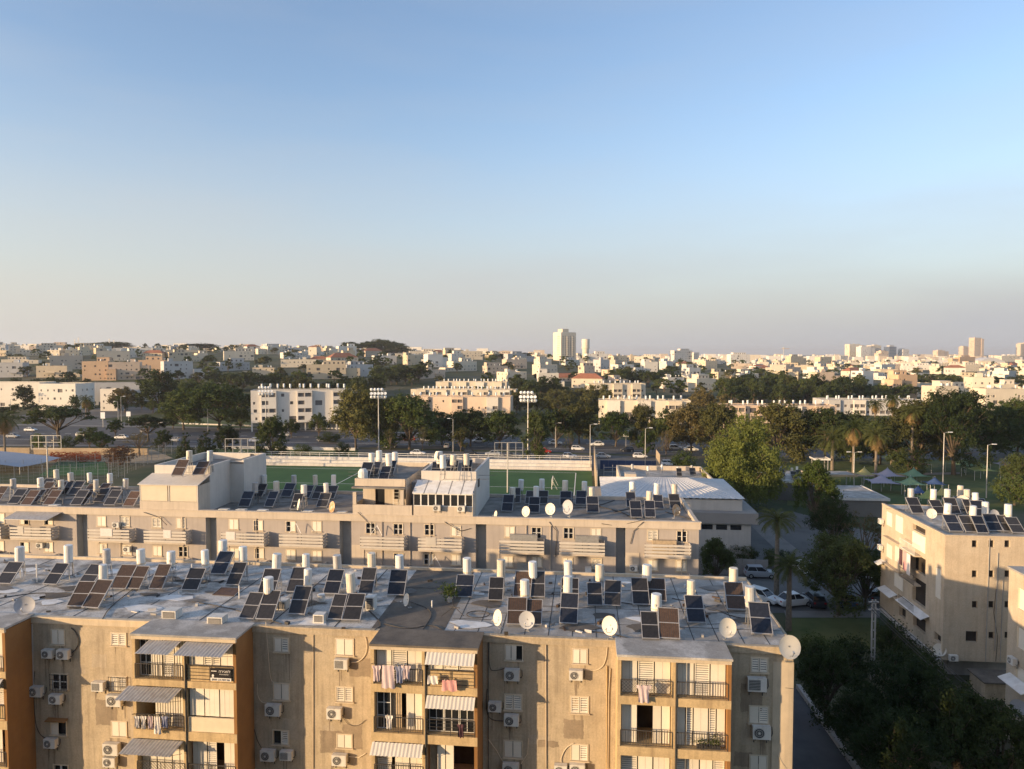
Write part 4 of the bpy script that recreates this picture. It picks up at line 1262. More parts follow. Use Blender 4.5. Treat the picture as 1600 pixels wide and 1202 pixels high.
m.wall((u1 - .25, 74.5), (u1 - .25, 70.45), 17.55, 18.2).wall((u0 + .45, 70.45), (u0 + .45, 79.75), 17.55, 18.2).wall((u1 - .25, 70.45), (u0 + .45, 70.45), 17.55, 18.2).wall((u0 + .45, 79.75), (u1 - .25, 79.75), 17.55, 18.2)
m.build('parapet', 'pent_white', p1, oo)
MB().box(u1 + .1, 74.4, 17.9, u1 + 1.59, 79.7, 18.05).build('roof', 'roof_mid', p1, oo)
# middle penthouse: open terrace under a slab
p2, oo = pent('penthouse', 'rooftop flat with open shaded terrace in the middle of the taupe block', -22.9, -17.0, V2, 79, 18, 0)
u0, u1 = -22.9, -17.0
MB().wall((u0, V2 - .13), (u1 + .1, V2 - .13), 13.5, 15.0).wall((u0, 72.5), (u0, V2 - .13), 13.5, 15.0).box(u0, V2 - .13, 15.0, u1 + .1, V2 + .05, 15.08).build('terrace_wall', 'beige', p2, oo)
MB().box(u0, V2 - .1, 15.1, u0 + .35, V2 + .2, 16.3).build('post', 'beige', p2, oo)
MB().box(u1 - 1.1, V2 - .1, 15.1, u1 - .75, V2 + .2, 16.6).build('post', 'beige', p2, oo)
MB().box(u0 - .05, V2 - .3, 16.7, u1 - .6, 72.4, 16.85).build('terrace_roof', 'roof_mid', p2, oo)
holes = [(1.3, 14.2, 2.3, 16.1), (3.3, 15.0, 4.6, 16.0)]
pm = MB()
MB().wall((u0, 71.2), (u1 - .6, 71.2), 13.5, 16.7, holes, .15, pm).wall((u1 - .6, V2 + .2), (u1 - .6, 79), 13.5, 17.6, [(4.2, 14.2, 5.2, 16.2)], .15, pm).wall((u0, 79), (u0, 71.2), 13.5, 17.6).wall((u1 - .6, 79), (u0, 79), 13.5, 17.6).build('wall', 'beige', p2, oo)
tag(pm.build('window_glass', 'glass', p2, oo), kind='stuff')
MB().box(u0 + .1, V2 + .3, 16.86, u1 - .7, V2 + .5, 17.6).wall((u0 + .1, 79), (u0 + .1, V2 + .3), 16.86, 17.6).build('parapet', 'beige', p2, oo)
MB().box(u0 + .12, V2 + .51, 17.0, u1 - .72, 78.9, 17.15).build('roof', 'roof_mid', p2, oo)
MB().lathe([(.5, 0), (.5, 1.2), (.3, 1.5), (0, 1.5)], (u0 + .6, 69.4, 16.9), 12).build('water_drum', 'tank_white', p2, oo)
lad = MB()
for x in (-19.6, -19.0):
    lad.tube((x, 70.8, 13.6), (x, 71.0, 16.2), .03, n=4)
for i in range(6): lad.tube((-19.6, 70.8, 14 + i * .35), (-19.0, 70.8, 14 + i * .35), .02, n=4)
lad.build('ladder', 'white_paint', p2, oo)
# right penthouse with the white sunroom
p3, oo = pent('penthouse', 'rooftop flat with white glazed sunroom and sloping white sheet roof', -17, -10.7, V2, 80, 18, 0)
u0, u1 = -16.75, -10.85
MB().wall((u0, V2 - .13), (u1, V2 - .13), 13.5, 15.05).wall((u1, V2 - .13), (u1, 70), 13.5, 16.6).wall((u0, 70), (u0, V2 - .13), 13.5, 16.6).build('veranda_wall', 'beige', p3, oo)
n = 8
for i in range(n):
    a, b = u0 + (u1 - u0) * i / n, u0 + (u1 - u0) * (i + 1) / n
    f = MB().box(a, V2 - .12, 15.06, a + .06, V2 - .04, 16.3).box(b - .06, V2 - .12, 15.06, b, V2 - .04, 16.3).box(a + .06, V2 - .12, 16.22, b - .06, V2 - .04, 16.3).box(a + .06, V2 - .12, 15.06, b - .06, V2 - .04, 15.14).build('window', 'white_paint', p3, oo)
    MB().quad((a, V2 - .07, 15.06), (b, V2 - .07, 15.06), (b, V2 - .07, 16.3), (a, V2 - .07, 16.3)).build('pane', 'glass', f, oo)
for i in range(5):
    a, b = u0 - .1 + (u1 - u0 + .2) * i / 5 + .02, u0 - .1 + (u1 - u0 + .2) * (i + 1) / 5 - .09
    MB().slab([(a, V2 - .3, 16.32), (b, V2 - .3, 16.32), (b, 70.0, 17.2), (a, 70.0, 17.2)], (0, 0, .06)).build('roof_sheet', 'white_paint', p3, oo)
    MB().slab([(b + .003, V2 - .28, 16.33), (b + .1, V2 - .28, 16.33), (b + .1, 70.0, 17.18), (b + .003, 70.0, 17.18)], (0, 0, .05)).build('roof_rib', 'metal_grey', p3, oo)
MB().wall((u0 + .3, 70), (u1, 70), 13.5, 18.1).wall((u1, 70), (u1, 80), 13.5, 18.1, [(1.2, 16.4, 2.0, 17.2)], .15).wall((u1, 80), (u0 + .3, 80), 13.5, 18.1).wall((u0 + .3, 80), (u0 + .3, 70), 13.5, 18.1).build('wall', 'pent_white', p3, oo)
MB().box(u0 + .6, 70.25, 17.4, u1 - .25, 79.8, 17.5).build('roof', 'roof_dark', p3, oo)
MB().box(u0 + .3, 70, 18.1, u1, 70.24, 18.2).box(u1 - .24, 70.25, 18.1, u1, 80, 18.2).box(u0 + .3, 70.25, 18.1, u0 + .55, 80, 18.2).wall((u1 - .24, 79.9), (u1 - .24, 70.25), 17.5, 18.1).build('parapet', 'pent_white', p3, oo)
MB().box(u1, 71.2, 16.4, u1 + .06, 72.0, 17.2).build('window', 'metal_dark', p3, oo)
# gap wall between the two flats
MB().wall((-17.6, 70.6), (-16.45, 70.6), 13.5, 16.8).box(-17.6, 70.6, 16.8, -16.45, 72, 16.95).build('stair_head', 'stair_grey', p3, oo)

# ---------------- solar heaters of the second roof
T2 = [(21, 764), (64, 764.5), (88.5, 749), (95.5, 765), (111, 755), (140.5, 754), (150, 768), (172, 755), (196, 764.5), (413, 758), (399, 770.6), (432, 770.6), (459.5, 757), (475, 774.5), (493, 758), (509.7, 772), (521, 760),
      (801, 778), (813.6, 766), (837.5, 779), (846.7, 767), (882.6, 768.6), (913, 768.6), (924.6, 779), (988, 770.6), (1014, 785), (1026, 772.6), (1054, 773.5)]
t2 = sorted([lev(x, y, R2 + 1.2) for x, y in T2])
rr = random.Random(3)
for i, (u, v) in enumerate(t2):
    v = min(v, SV1 - .6)
    ps = [(u + rr.uniform(-.5, .2), max(v - 1.9 - rr.uniform(0, .5), V2 + .5), rr.choice(['dark', 'blue', 'blue'] if u > -38 else ['dark', 'rust']))]
    if rr.random() < (.8 if u < -45 else .35): ps.append((ps[0][0] - 1.35, ps[0][1] - rr.uniform(0, .3), ps[0][2]))
    heater(u, v, R2 + .005, ps, 'white solar heater, %s on the open roof of the taupe block' % nth_left(i), 'solar heaters on the taupe block')
for zz, lst, nm in ((17.55, [(296, 722.5), (328, 721)], 'the canvas veranda penthouse'), (17.15, [(581, 727), (592.6, 722), (608, 728), (617, 722)], 'the open terrace flat'), (17.5, [(686.6, 724.6), (692, 732), (708, 726.7), (729, 726.7)], 'the white sunroom flat')):
    q = sorted([lev(x, y, zz + 1.2) for x, y in lst])
    for i, (u, v) in enumerate(q):
        v = min(v, 79.2)
        heater(u, v, zz + .005, [(u + (0 if i % 2 else -.2), max(v - 2.2, 70.6 if zz > 17.2 else V2 + .8), 'blue')] if zz < 17.54 else [(u, v - 2.3, 'rust')], 'white solar heater, %s on the roof of %s' % (nth_left(i), nm), 'solar heaters on the taupe block')
# extra collectors lying in rows at the left
e = 0
for px, py in ((20, 788), (40, 790), (170, 790), (200, 792), (118, 790), (75, 790)):
    u, v = lev(px, py, R2 + .15)
    r = empty('solar_collector', (*l2w(u, max(v, V2 + .5)), R2 + .02), -TH, 'tankless solar collector, %s at the front edge, taupe block' % nth_left([20, 40, 75, 118, 170, 200].index(px)), 'solar collector', 'loose collectors on the taupe block')
    p = link('collector_panel', PANEL['rust' if e % 2 else 'dark'], r, (0, 0, .15)); link('frame', PFRAME, r, (0, 0, .15)); link('panel_stand', PLEG, r, (0, 0, .15)); e += 1
# dishes and box units on the second roof: centre, half height, heading, kind
D2 = [(469, 788, 9, -60, 0, 'thin edge-on cream satellite dish at the taupe block roof edge'), (521, 792, 9, -42, 2, 'rusty orange satellite dish at the taupe block roof edge'), (776, 804, 6, -62, 0, 'small white satellite dish below the sunroom side wall'),
      (823, 799, 8, -35, 0, 'cream satellite dish left of two taller ones, taupe block right part'), (861, 795, 9, -28, 0, 'cream satellite dish in the middle of three, taupe block right part'), (889, 792, 11, -40, 1, 'grey satellite dish, tallest of three on the taupe block right part'),
      (1055, 797, 9, 40, 2, 'rusty satellite dish near the right end of the taupe block roof'), (683, 712, 7, -60, 0, 'small white satellite dish standing above the middle roof terrace')]
for px, py, hh, hd, k, lab in D2:
    vv = V2 + .6 if px not in (1055, 683) else 71.0
    s = hh / (FPX / vv) / .5
    u, z = fac(px, py, vv)
    zb = R2 if px != 683 else 17.6
    put(DISH, DISH_USED, k, (*l2w(u, vv), max(z - .72 * s, zb)), -TH + R(hd), lab, 'satellite dish', 'satellite dishes on the taupe block', (s, s, s))
for i, (px, py) in enumerate(((104, 788), (361, 795), (389, 795), (419, 797), (492, 797), (548, 795))):
    u, v = lev(px, py, R2 + .3)
    r = empty('rooftop_cooler', (*l2w(u, V2 + .7), R2 + .01), -TH, 'small boxy cooler unit, %s along the taupe block roof edge' % nth_left(i), 'cooler', 'box units on the taupe block')
    MB().box(-.5, -.3, 0, .5, .3, .6).build('casing', 'ac_white', r)
    MB().box(-.4, -.32, .1, .4, -.302, .5).build('grille', 'ac_dark', r)
CB2 = [[(960, 800), (1000, 792), (1015, 783)], [(930, 790), (970, 800), (1000, 815)], [(1040, 800), (1075, 810), (1088, 812)], [(880, 795), (930, 792), (960, 782)]]
for pts in CB2:
    q = [(*lev(x, y, R2 + .05), R2 + .06) for x, y in pts]
    MB().path(q, .05, 5).build('roof_cable', 'metal_dark', B2, O2)

# what people keep on those balconies: shutters drawn shut, cupboards, a rug
rr = random.Random(23)
for bi_, (p, q) in enumerate(BAL):
    for fi, z in enumerate(FL[:2]):
        k = rr.random()
        if k < .3: MB().box(p + rr.uniform(.3, 2.5), V2 - .55, z, p + rr.uniform(3, 3.8), V2 - .1, z + rr.uniform(1.3, 1.9)).build('cupboard', rr.choice(['white_paint', 'metal_grey', 'curtain']), B2, O2)
        if k > .6:
            a = p + rr.uniform(.2, 2.2)
            MB().box(a, V2 - 1.09, z + .5, a + rr.uniform(.6, 1.3), V2 - 1.06, z + 1.3).build('rug', rr.choice(['slat', 'cloth_white', 'slat']), B2, O2)
        if .3 < k < .5: MB().path([(p + 1, V2 - .9, z + 1.3), (p + 1.6, V2 - .6, z + 2.2), (p + 2.2, V2 - .9, z + 1.3)], .03, 4).build('drying_rack', 'white_paint', B2, O2)
# ================================================================== the right-hand block (gable towards us, balcony side to the left)
UR, VR0, VR1, RR = 32.7, 67.8, 81.7, 13.4
B3, O3 = block('gable_apartment_block', 38, 67.8, 'cream apartment block at right with three columns of tiny windows')
UE = 40.6
holes, wins = [], []
for px in (1523, 1549, 1574):
    for k, py in enumerate((850, 897, 945, 993)):
        if px == 1523 and py == 993: continue
        u, z = fac(px, py, VR0)
        holes.append((u - UR - .24, z - .32, u - UR + .24, z + .32)); wins.append((u, z))
u, z = fac(1518, 995, VR0)
holes.append((u - UR - .5, z - .5, u - UR + .5, z + .5)); wins.append((u, z))
MB().wall((UR, VR0), (UE, VR0), 1.9, RR, holes, .3).build('wall', 'block_cream', B3, O3)
for (u, z), h in zip(wins, holes):
    a, lo, b, hi = h[0] + UR, h[1], h[2] + UR, h[3]
    f = MB().box(a, VR0 + .2, lo, a + .05, VR0 + .26, hi).box(b - .05, VR0 + .2, lo, b, VR0 + .26, hi).build('window', 'metal_dark', B3, O3)
    MB().quad((a, VR0 + .27, lo), (b, VR0 + .27, lo), (b, VR0 + .27, hi), (a, VR0 + .27, hi)).build('pane', 'dark_room', f, O3)
# balcony side: openings measured on the side plane
SW = [(1400, 806, 1411, 832, 'W'), (1399, 855, 1411, 880, 'W'), (1398, 893, 1411, 920, 'W'), (1426, 822, 1446, 832, 'D'), (1426, 834, 1446, 860, 'W'), (1426, 868, 1446, 895, 'D'), (1412, 872, 1421, 884, 'D'), (1386, 800, 1394, 822, 'W'), (1386, 850, 1394, 872, 'W'), (1426, 905, 1446, 945, 'D'), (1463, 888, 1470, 935, 'W'), (1427, 962, 1446, 985, 'D'), (1405, 945, 1415, 965, 'D'), (1460, 990, 1470, 1003, 'D')]
holes, sp = [], []
for x0, y0, x1, y1, k in SW:
    va, za = side(x0, y0, UR); vb, zb = side(x1, y1, UR)
    v0, v1 = min(va, vb), max(va, vb)
    zt, zl = rowz(0, 1), 0
    zt = side((x0 + x1) / 2, y0, UR)[1] ; zl = side((x0 + x1) / 2, y1, UR)[1]
    holes.append((VR1 - v1, zl, VR1 - v0, zt)); sp.append((v0, v1, zl, zt, k))
MB().wall((UR, VR1), (UR, VR0), 1.9, RR, holes, .35).build('wall', 'block_cream', B3, O3)
for v0, v1, zl, zt, k in sp:
    f = MB().box(UR + .05, v0, zt - .06, UR + .15, v1, zt).box(UR + .05, v0, zl, UR + .15, v0 + .06, zt - .06).build('window', 'shutter_cream', B3, O3)
    if k == 'W': MB().box(UR - .03, v0 + .02, zl, UR + .02, v1 - .02, zt - .05).build('shutter', 'shutter_white', f, O3)
    else: MB().quad((UR + .34, v0, zl), (UR + .34, v1, zl), (UR + .34, v1, zt), (UR + .34, v0, zt)).build('pane', 'dark_room', f, O3)
MB().wall((UE, VR0), (UE, VR1), 1.9, RR).wall((UE, VR1), (UR, VR1), 1.9, RR).build('wall', 'block_cream', B3, O3)
MB().box(UR + .2, VR0 + .2, RR - .3, UE - .1, VR1 - .1, RR - .05).build('roof', 'roof_grey', B3, O3)
MB().box(UR - .05, VR0 - .05, RR, UR + .2, VR1, RR + .12).box(UR + .2, VR0 - .05, RR, UE, VR0 + .2, RR + .12).build('parapet', 'block_cream', B3, O3)
MB().box(UR + 1.2, VR0 + 1.4, 0, UE - .3, VR1 - 1, 1.9).build('base', 'concrete', B3, O3)
for i in range(3):                            # floor slabs running along the balcony side
    z = 10.3 - 2.92 * i
    for a, b in ((72.2, 75.5),):
        MB().box(UR - .7, a, z - .12, UR - .003, b, z).build('balcony_slab', 'block_cream', B3, O3)
        g = MB().box(UR - .7, a, z + .9, UR - .66, b, z + .94)
        for j in range(18): g.box(UR - .69, a + (b - a) * j / 17 - .01, z, UR - .67, a + (b - a) * j / 17 + .01, z + .9)
        g.box(UR - .70, a, z, UR - .68, b, z + .05)
        g.build('railing', 'white_paint' if i == 0 else 'metal_dark', B3, O3)
    MB().box(UR - .5, 76.5, z - .1, UR - .003, 80.2, z).build('ledge', 'block_cream', B3, O3)
for zz, a, b in ((4.6, 70.4, 76), (4.3, 77.4, 80.6), (6.9, 80.4, 81.6)):
    MB().slab([(UR - .003, a, zz + .35), (UR - .003, b, zz + .35), (UR - .8, b, zz), (UR - .8, a, zz)], (0, 0, .06)).build('awning', 'white_paint', B3, O3)
MB().box(UR - .35, 67.9, 1.7, UR + .0, 81, 1.95).build('ledge', 'concrete_pale', B3, O3)
for px, z0, z1 in ((1543, 1.9, 13.3), (1557, 3, 12), (1566, 2, 9.5)):
    u = fac(px, 900, VR0)[0]
    MB().tube((u, VR0 - .06, z0), (u + .05, VR0 - .06, z1), .035, n=5).build('drain_pipe', 'concrete', B3, O3)
MB().path([(37.2, VR0 - .05, 9.4), (37.0, VR0 - .05, 6.5), (37.4, VR0 - .05, 4.2), (37.3, VR0 - .05, 2)], .02, 4).build('cable', 'metal_dark', B3, O3)
for i, (v, z, lab) in enumerate(((81.3, 11.3, 'upper air conditioner on the far corner of the cream right block'), (81.3, 8.4, 'lower air conditioner on the far corner of the cream right block'))):
    put(AC, AC_USED, 0, (*l2w(UR - .15, v), z), -TH - math.pi / 2, lab, 'air conditioner', 'air conditioners on the cream right block')
u, z = fac(1490, 1028, VR0 - .3)
put(AC, AC_USED, 0, (*l2w(u, VR0 - .15), z - .3), -TH, 'air conditioner at the foot of the gable of the cream right block', 'air conditioner', 'air conditioners on the cream right block')
put(DISH, DISH_USED, 0, (*l2w(UR - .1, VR0 + .3), 2.0), -TH - R(25), 'cream satellite dish low on the corner of the cream right block', 'satellite dish', 'satellite dishes on the right block', (1.1, 1.1, 1.1))
# washing on its balcony
for i, (vv, ln_, mm, lab) in enumerate(((74.9, 1.6, 'cloth_dark', 'dark cloth hanging leftmost on the balcony of the cream right block'), (74.0, 1.9, 'cloth_pink', 'pinkish cloth hanging in the middle on the balcony of the cream right block'), (73.2, 2.1, 'cloth_white', 'pale cloth hanging rightmost on the balcony of the cream right block'))):
    g = empty('hanging_towel', (*l2w(UR - .8, vv), 10.2 - ln_), -TH, lab, 'laundry', 'washing on the right block')
    m = MB()
    for j in range(6):
        a, b = -.4 + .8 * j / 6, -.4 + .8 * (j + 1) / 6
        m.quad((.04 * (j % 2), a, 0), (.04 * ((j + 1) % 2), b, 0), (.04 * ((j + 1) % 2), b, ln_), (.04 * (j % 2), a, ln_))
    m.build('cloth', mm, g)
T3 = [(1423, 781.7), (1458, 782), (1480, 782), (1503.6, 778), (1546, 783), (1556.6, 788), (1480, 806.7), (1520, 809), (1539.6, 806), (1575, 808.5)]
t3 = sorted([lev(x, y, RR + 1.1) for x, y in T3])
for i, (u, v) in enumerate(t3):
    ps = [(min(max(u - .1, UR + .9), UE - .8), max(v - 2.0, VR0 + .4), 'blue' if i % 3 else 'dark')]
    if i % 2: ps.append((ps[0][0] + 1.3, ps[0][1], 'dark'))
    heater(min(max(u, UR + .6), UE - .4), min(v, VR1 - .5), RR - .05, ps, 'white solar heater, %s on the cream right block' % nth_left(i), 'solar heaters on the cream right block')
for px, py, hh, hd, k, lab in ((1503, 787, 10, -10, 0, 'largest cream satellite dish on the cream right block roof'), (1455, 800, 7, -15, 0, 'small cream satellite dish near the roof edge of the right block'), (1529, 788, 7.5, 15, 0, 'cream satellite dish right of the largest on the right block'), (1562, 803, 7.5, 10, 1, 'grey satellite dish among tanks on the right block'), (1589, 792, 7, 40, 0, 'satellite dish farthest right on the cream right block roof')):
    u, v = lev(px, py + 12, RR)
    s = hh / (FPX / v) / .5
    put(DISH, DISH_USED, k, (*l2w(min(u, UE - .3), min(v, VR1 - 1)), RR - .04), -TH + R(hd), lab, 'satellite dish', 'satellite dishes on the right block', (s, s, s))
# a lower annexe and a second block at the right edge
an, oo = block('annexe', 36, 66, 'low pale annexe at the foot of the cream right block', 'annexe')
u0, v0 = lev(1503, 1062, 0)
MB().box(34.6, 64.3, 0, 38.8, 66.8, 1.5).build('wall', 'stucco', an, oo)
MB().box(34.4, 64.1, 1.5, 39.0, 66.9, 1.62).build('roof', 'roof_dark', an, oo)
ur2, vr2 = lev(1577, 886, 13.4)
B4, O4 = block('edge_apartment_block', ur2 + 4, vr2, 'cream apartment block cut off by the right edge of the picture')
hs = [(1.2, 10.6, 2.4, 12.2), (1.2, 7.6, 2.4, 9.2), (3.4, 10.4, 5.2, 12.4), (3.4, 7.4, 5.2, 9.4), (1.2, 4.7, 2.4, 6.2), (3.4, 4.4, 5.2, 6.4)]
pm = MB()
MB().wall((ur2, vr2), (ur2, vr2 - 12), 0, 13.3, hs, .2).wall((ur2 + 9, vr2), (ur2, vr2), 0, 13.3).wall((ur2, vr2 - 12), (ur2 + 9, vr2 - 12), 0, 13.3).build('wall', 'block_cream', B4, O4)
for h in hs:
    v1, v0 = vr2 - h[0], vr2 - h[2]
    f = MB().box(ur2 + .02, v0, h[1], ur2 + .1, v0 + .08, h[3]).box(ur2 + .02, v1 - .08, h[1], ur2 + .1, v1, h[3]).build('window', 'shutter_cream', B4, O4)
    MB().box(ur2 + .1, v0, h[1], ur2 + .14, v1, h[3]).build('shutter', 'shutter_white', f, O4)
MB().box(ur2 - .1, vr2 - 12.2, 13.3, ur2 + 9, vr2 + .1, 13.45).build('roof', 'roof_grey', B4, O4)
MB().slab([(ur2 - .003, vr2 - 3.5, 5.2), (ur2 - .003, vr2 - .5, 5.2), (ur2 - .9, vr2 - .5, 4.85), (ur2 - .9, vr2 - 3.5, 4.85)], (0, 0, .06)).build('awning', 'white_paint', B4, O4)
put(AC, AC_USED, 0, (*l2w(ur2 - .15, vr2 - 1.2), 6.2), -TH - math.pi / 2, 'upper air conditioner on the block at the right picture edge', 'air conditioner', 'air conditioners on the edge block')
put(DISH, DISH_USED, 1, (*l2w(ur2 - .3, vr2 - 2.2), 2.6), -TH - R(30), 'grey satellite dish at the right edge of the picture', 'satellite dish', 'satellite dishes on the right block', (1.1, 1.1, 1.1))

# ================================================================== the hall with the white sheet roof
mat('hall_wall', (0.50, 0.47, 0.42), 0.9, 0.08, 0.6, 0.1, 25, 0.2)
mat('hall_band', (0.30, 0.28, 0.255), 0.9, 0.08, 0.6)
mat('sheet_white', (0.62, 0.615, 0.60), 0.65, 0.08, .5, streak=.35, scol=(.4, .37, .33))
HV = 103.0
hu1 = fac(1183, 870, HV)[0]
hu0 = hu1 - 24
HB, OH = block('community_hall', hu1 - 10, HV, 'low hall with white corrugated hipped roof and grey band', 'hall')
zb = lambda py: fac(1150, py, HV)[1]
z_band0, z_band1, z_top, z_eave = zb(818), zb(801), zb(784), zb(782)
hs = []
for i in range(7):
    a = 24 - 2.2 - i * 2.0 - 1.6
    hs.append((a, z_band0 - 1.0, a + 1.6, z_band0 - .25))
MB().wall((hu0, HV), (hu1 - .9, HV), 0, z_band0, hs, .2).wall((hu1 - .9, HV), (hu1 - .9, HV + 16), 0, z_band0, [(.6, 2.0, 2.8, 4.6)], .2).build('wall', 'hall_wall', HB, OH)
for h in hs:
    f = MB().box(hu0 + h[0], HV + .12, h[1], hu0 + h[0] + .06, HV + .18, h[3]).build('window', 'white_paint', HB, OH)
    MB().quad((hu0 + h[0], HV + .19, h[1]), (hu0 + h[2], HV + .19, h[1]), (hu0 + h[2], HV + .19, h[3]), (hu0 + h[0], HV + .19, h[3])).build('pane', 'glass', f, OH)
MB().box(hu1 - .9, HV + .6, 2.0, hu1 - .75, HV + 2.8, 4.6).build('glazed_corner', 'glass', HB, OH)
MB().box(hu0, HV - .5, z_band0, hu1, HV + 18, z_band1).build('band', 'hall_band', HB, OH)
MB().box(hu0, HV - .35, 0, hu1 - 1.0, HV - .003, 2.1).build('plinth', 'hall_band', HB, OH)
a0, a1, b0, b1 = hu0 + 2, hu1 - 1.6, HV + .8, HV + 17
MB().box(a0 + .3, b0 + .3, z_band1, a1 - .3, b1 - .3, z_top).build('upper_wall', 'hall_wall', HB, OH)
m = MB()
zr_, ra, rb, rv = z_eave + 1.5, a0 + 7, a1 - 7, (b0 + b1) / 2
def corr(p0, p1, q1, q0, n):                  # ribbed sheet between two edges
    for i in range(n):
        t0, t1 = i / n, (i + 1) / n
        L_ = lambda a, b, t: tuple(a[k] + (b[k] - a[k]) * t for k in range(3))
        A, B, Cc, D = L_(p0, p1, t0), L_(p0, p1, t1), L_(q0, q1, t1), L_(q0, q1, t0)
        up = .05 if i % 2 else 0
        m.slab([(A[0], A[1], A[2] + up), (B[0], B[1], B[2] + up), (Cc[0], Cc[1], Cc[2] + up), (D[0], D[1], D[2] + up)], (0, 0, .05))
c00, c10, c11, c01 = (a0, b0, z_eave), (a1, b0, z_eave), (a1, b1, z_eave), (a0, b1, z_eave)
r0, r1 = (ra, rv, zr_), (rb, rv, zr_)
corr(c00, c10, r1, r0, 44); corr(c10, c11, r1, r1, 24); corr(c11, c01, r0, r1, 44); corr(c01, c00, r0, r0, 24)
m.build('roof', 'sheet_white', HB, OH)
for v_ in range(3):                           # outside stair with white rails
    MB().box(hu0 + 8.0 + v_ * 1.4, HV - 2.0, .6 * v_, hu0 + 12.2, HV - .5, .6 * v_ + .6).build('stair_flight', 'concrete', HB, OH)
st = MB()
st.path([(hu0 + 8, HV - 2.05, 1.0), (hu0 + 12.0, HV - 2.05, 2.9), (hu0 + 15, HV - 2.05, 2.9)], .05, 4).path([(hu0 + 8, HV - 2.05, .1), (hu0 + 12.0, HV - 2.05, 2.0), (hu0 + 15, HV - 2.05, 2.0)], .05, 4)
for i in range(8): st.tube((hu0 + 8 + i, HV - 2.05, min(.1 + i * .47, 2)), (hu0 + 8 + i, HV - 2.05, min(1 + i * .47, 2.9)), .04, n=4)
st.build('stair_railing', 'white_paint', HB, OH)
fn = empty('hoarding', (*l2w(hu0 + 16, HV - 5), 0), -TH, 'dark grey sheet hoarding in front of the hall with the white roof', 'fence')
for i in range(9): MB().box(-7 + i * 1.7, -.04, 0, -5.35 + i * 1.7, .04 + (i % 2) * .02, 2.2 - .03 * (i % 3)).build('panel', 'hall_band', fn)
# flat-roofed wing behind the hall
wz = 6.2
wu0, wv0 = lev(968, 752, wz); wu1, wv1 = lev(1090, 735, wz)
wv0, wv1 = HV + 21, HV + 44
wg, ow = block('flat_roofed_wing', (wu0 + wu1) / 2, wv0, 'beige flat-roofed building with parapets behind the white-roofed hall', 'building')
wu1 = wu0 + 17
MB().wall((wu0, wv0), (wu1, wv0), 0, wz + .8).wall((wu1, wv0), (wu1, wv1), 0, wz + .8).wall((wu1, wv1), (wu0, wv1), 0, wz + .8).wall((wu0, wv1), (wu0, wv0), 0, wz + .8).build('wall', 'beige', wg, ow)
MB().box(wu0 + .3, wv0 + .3, wz - .2, wu1 - .3, wv1 - .3, wz).build('roof', 'roof_grey', wg, ow)
q = MB().box(wu0 - .02, wv0 - .02, wz + .8, wu0 + .3, wv1, wz + .9).box(wu0 + .3, wv0 - .02, wz + .8, wu1, wv0 + .3, wz + .9).box(wu0 + .3, wv1 - .3, wz + .8, wu1, wv1 + .02, wz + .9).box(wu1 - .3, wv0 + .3, wz + .8, wu1 + .02, wv1 - .3, wz + .9)
q.wall((wu0 + .3, wv0 + .3), (wu0 + .3, wv1 - .3), wz, wz + .8).wall((wu1 - .3, wv1 - .3), (wu0 + .3, wv1 - .3), wz, wz + .8).build('parapet', 'beige', wg, ow)
MB().box(wu0 + 1, wv0 + 8, wz, wu0 + 3, wv0 + 10.5, wz + 1.6).build('stair_head', 'beige', wg, ow)
for i in range(5):
    heater(wu0 + 3.0 + i * 2.9, wv1 - 4 - (i % 2) * 2, wz, [(wu0 + 3.0 + i * 2.9, wv1 - 6.2 - (i % 2) * 2, 'dark')] if i > 2 else [], 'small white solar heater, %s on the beige flat-roofed wing' % nth_left(i), 'solar heaters on the flat-roofed wing', .8, .8)

# ================================================================== sports ground fittings
blu = MB().build if False else None
bl = empty('terrace_steps', (*l2w((U0 + U1) / 2, FV + 1), 0), -TH, 'long pale concrete spectator steps along the far side of the pitch', 'bleachers')
for i in range(3):
    MB().box(U0 - (U0 + U1) / 2, i * .9, 0, U1 - (U0 + U1) / 2 - 11 * 0, i * .9 + .9 - .004, .75 * (i + 1)).build('step', 'concrete_pale', bl)
fc = empty('rail_fence', (*l2w((U0 + U1) / 2, FV + 4.2), 0), -TH, 'white post and rail fence above the spectator steps', 'fence')
m = MB()
n = 34
for i in range(n + 1): MB().box(U0 - (U0 + U1) / 2 + (U1 - U0) * i / n - .05, -.05, 0, U0 - (U0 + U1) / 2 + (U1 - U0) * i / n + .05, .05, 3.3).build('post', 'galv', fc)
for z in (2.7, 3.2): MB().box(U0 - (U0 + U1) / 2, -.11, z, U1 - (U0 + U1) / 2, -.055, z + .1).build('rail', 'white_paint', fc)
# tall board barrier at the right end of the pitch
bu = U1 + .6
bf = empty('board_barrier', (*l2w(bu, FV - 10), 0), -TH, 'tall tan board barrier at the right end of the pitch', 'fence')
mat('board_tan', (0.44, 0.35, 0.24), 0.8, 0.1, 0.6, streak=.3, rand=.08)
for i in range(13):
    v0 = 148 + i * 3.0
    MB().box(0, v0 - (FV - 10), 0, .12, v0 + 2.96 - (FV - 10), 5.6).build('board', 'board_tan', bf)
for i in range(14): MB().box(.13, 147.95 + i * 3 - (FV - 10), 0, .3, 148.1 + i * 3 - (FV - 10), 5.8).build('post', 'metal_grey', bf)
bf2 = empty('board_barrier', (*l2w(bu + 16, FV + 2), 0), -TH, 'short tan board barrier standing behind the flat-roofed wing', 'fence')
for i in range(3): MB().box(0, -6 + i * 3, 0, .12, -3.04 + i * 3, 5.2).build('board', 'board_tan', bf2)
fr_ = empty('scaffold_frame', (*l2w(bu + 3.4, 158), 0), -TH, 'pale steel scaffold frame right of the tan board barrier', 'frame')
m = MB()
for i in range(5):
    MB().box(-1.6, -.05, .8 + i * 1.0, 2.2, .05, .9 + i * 1.0).build('rail', 'galv', fr_)
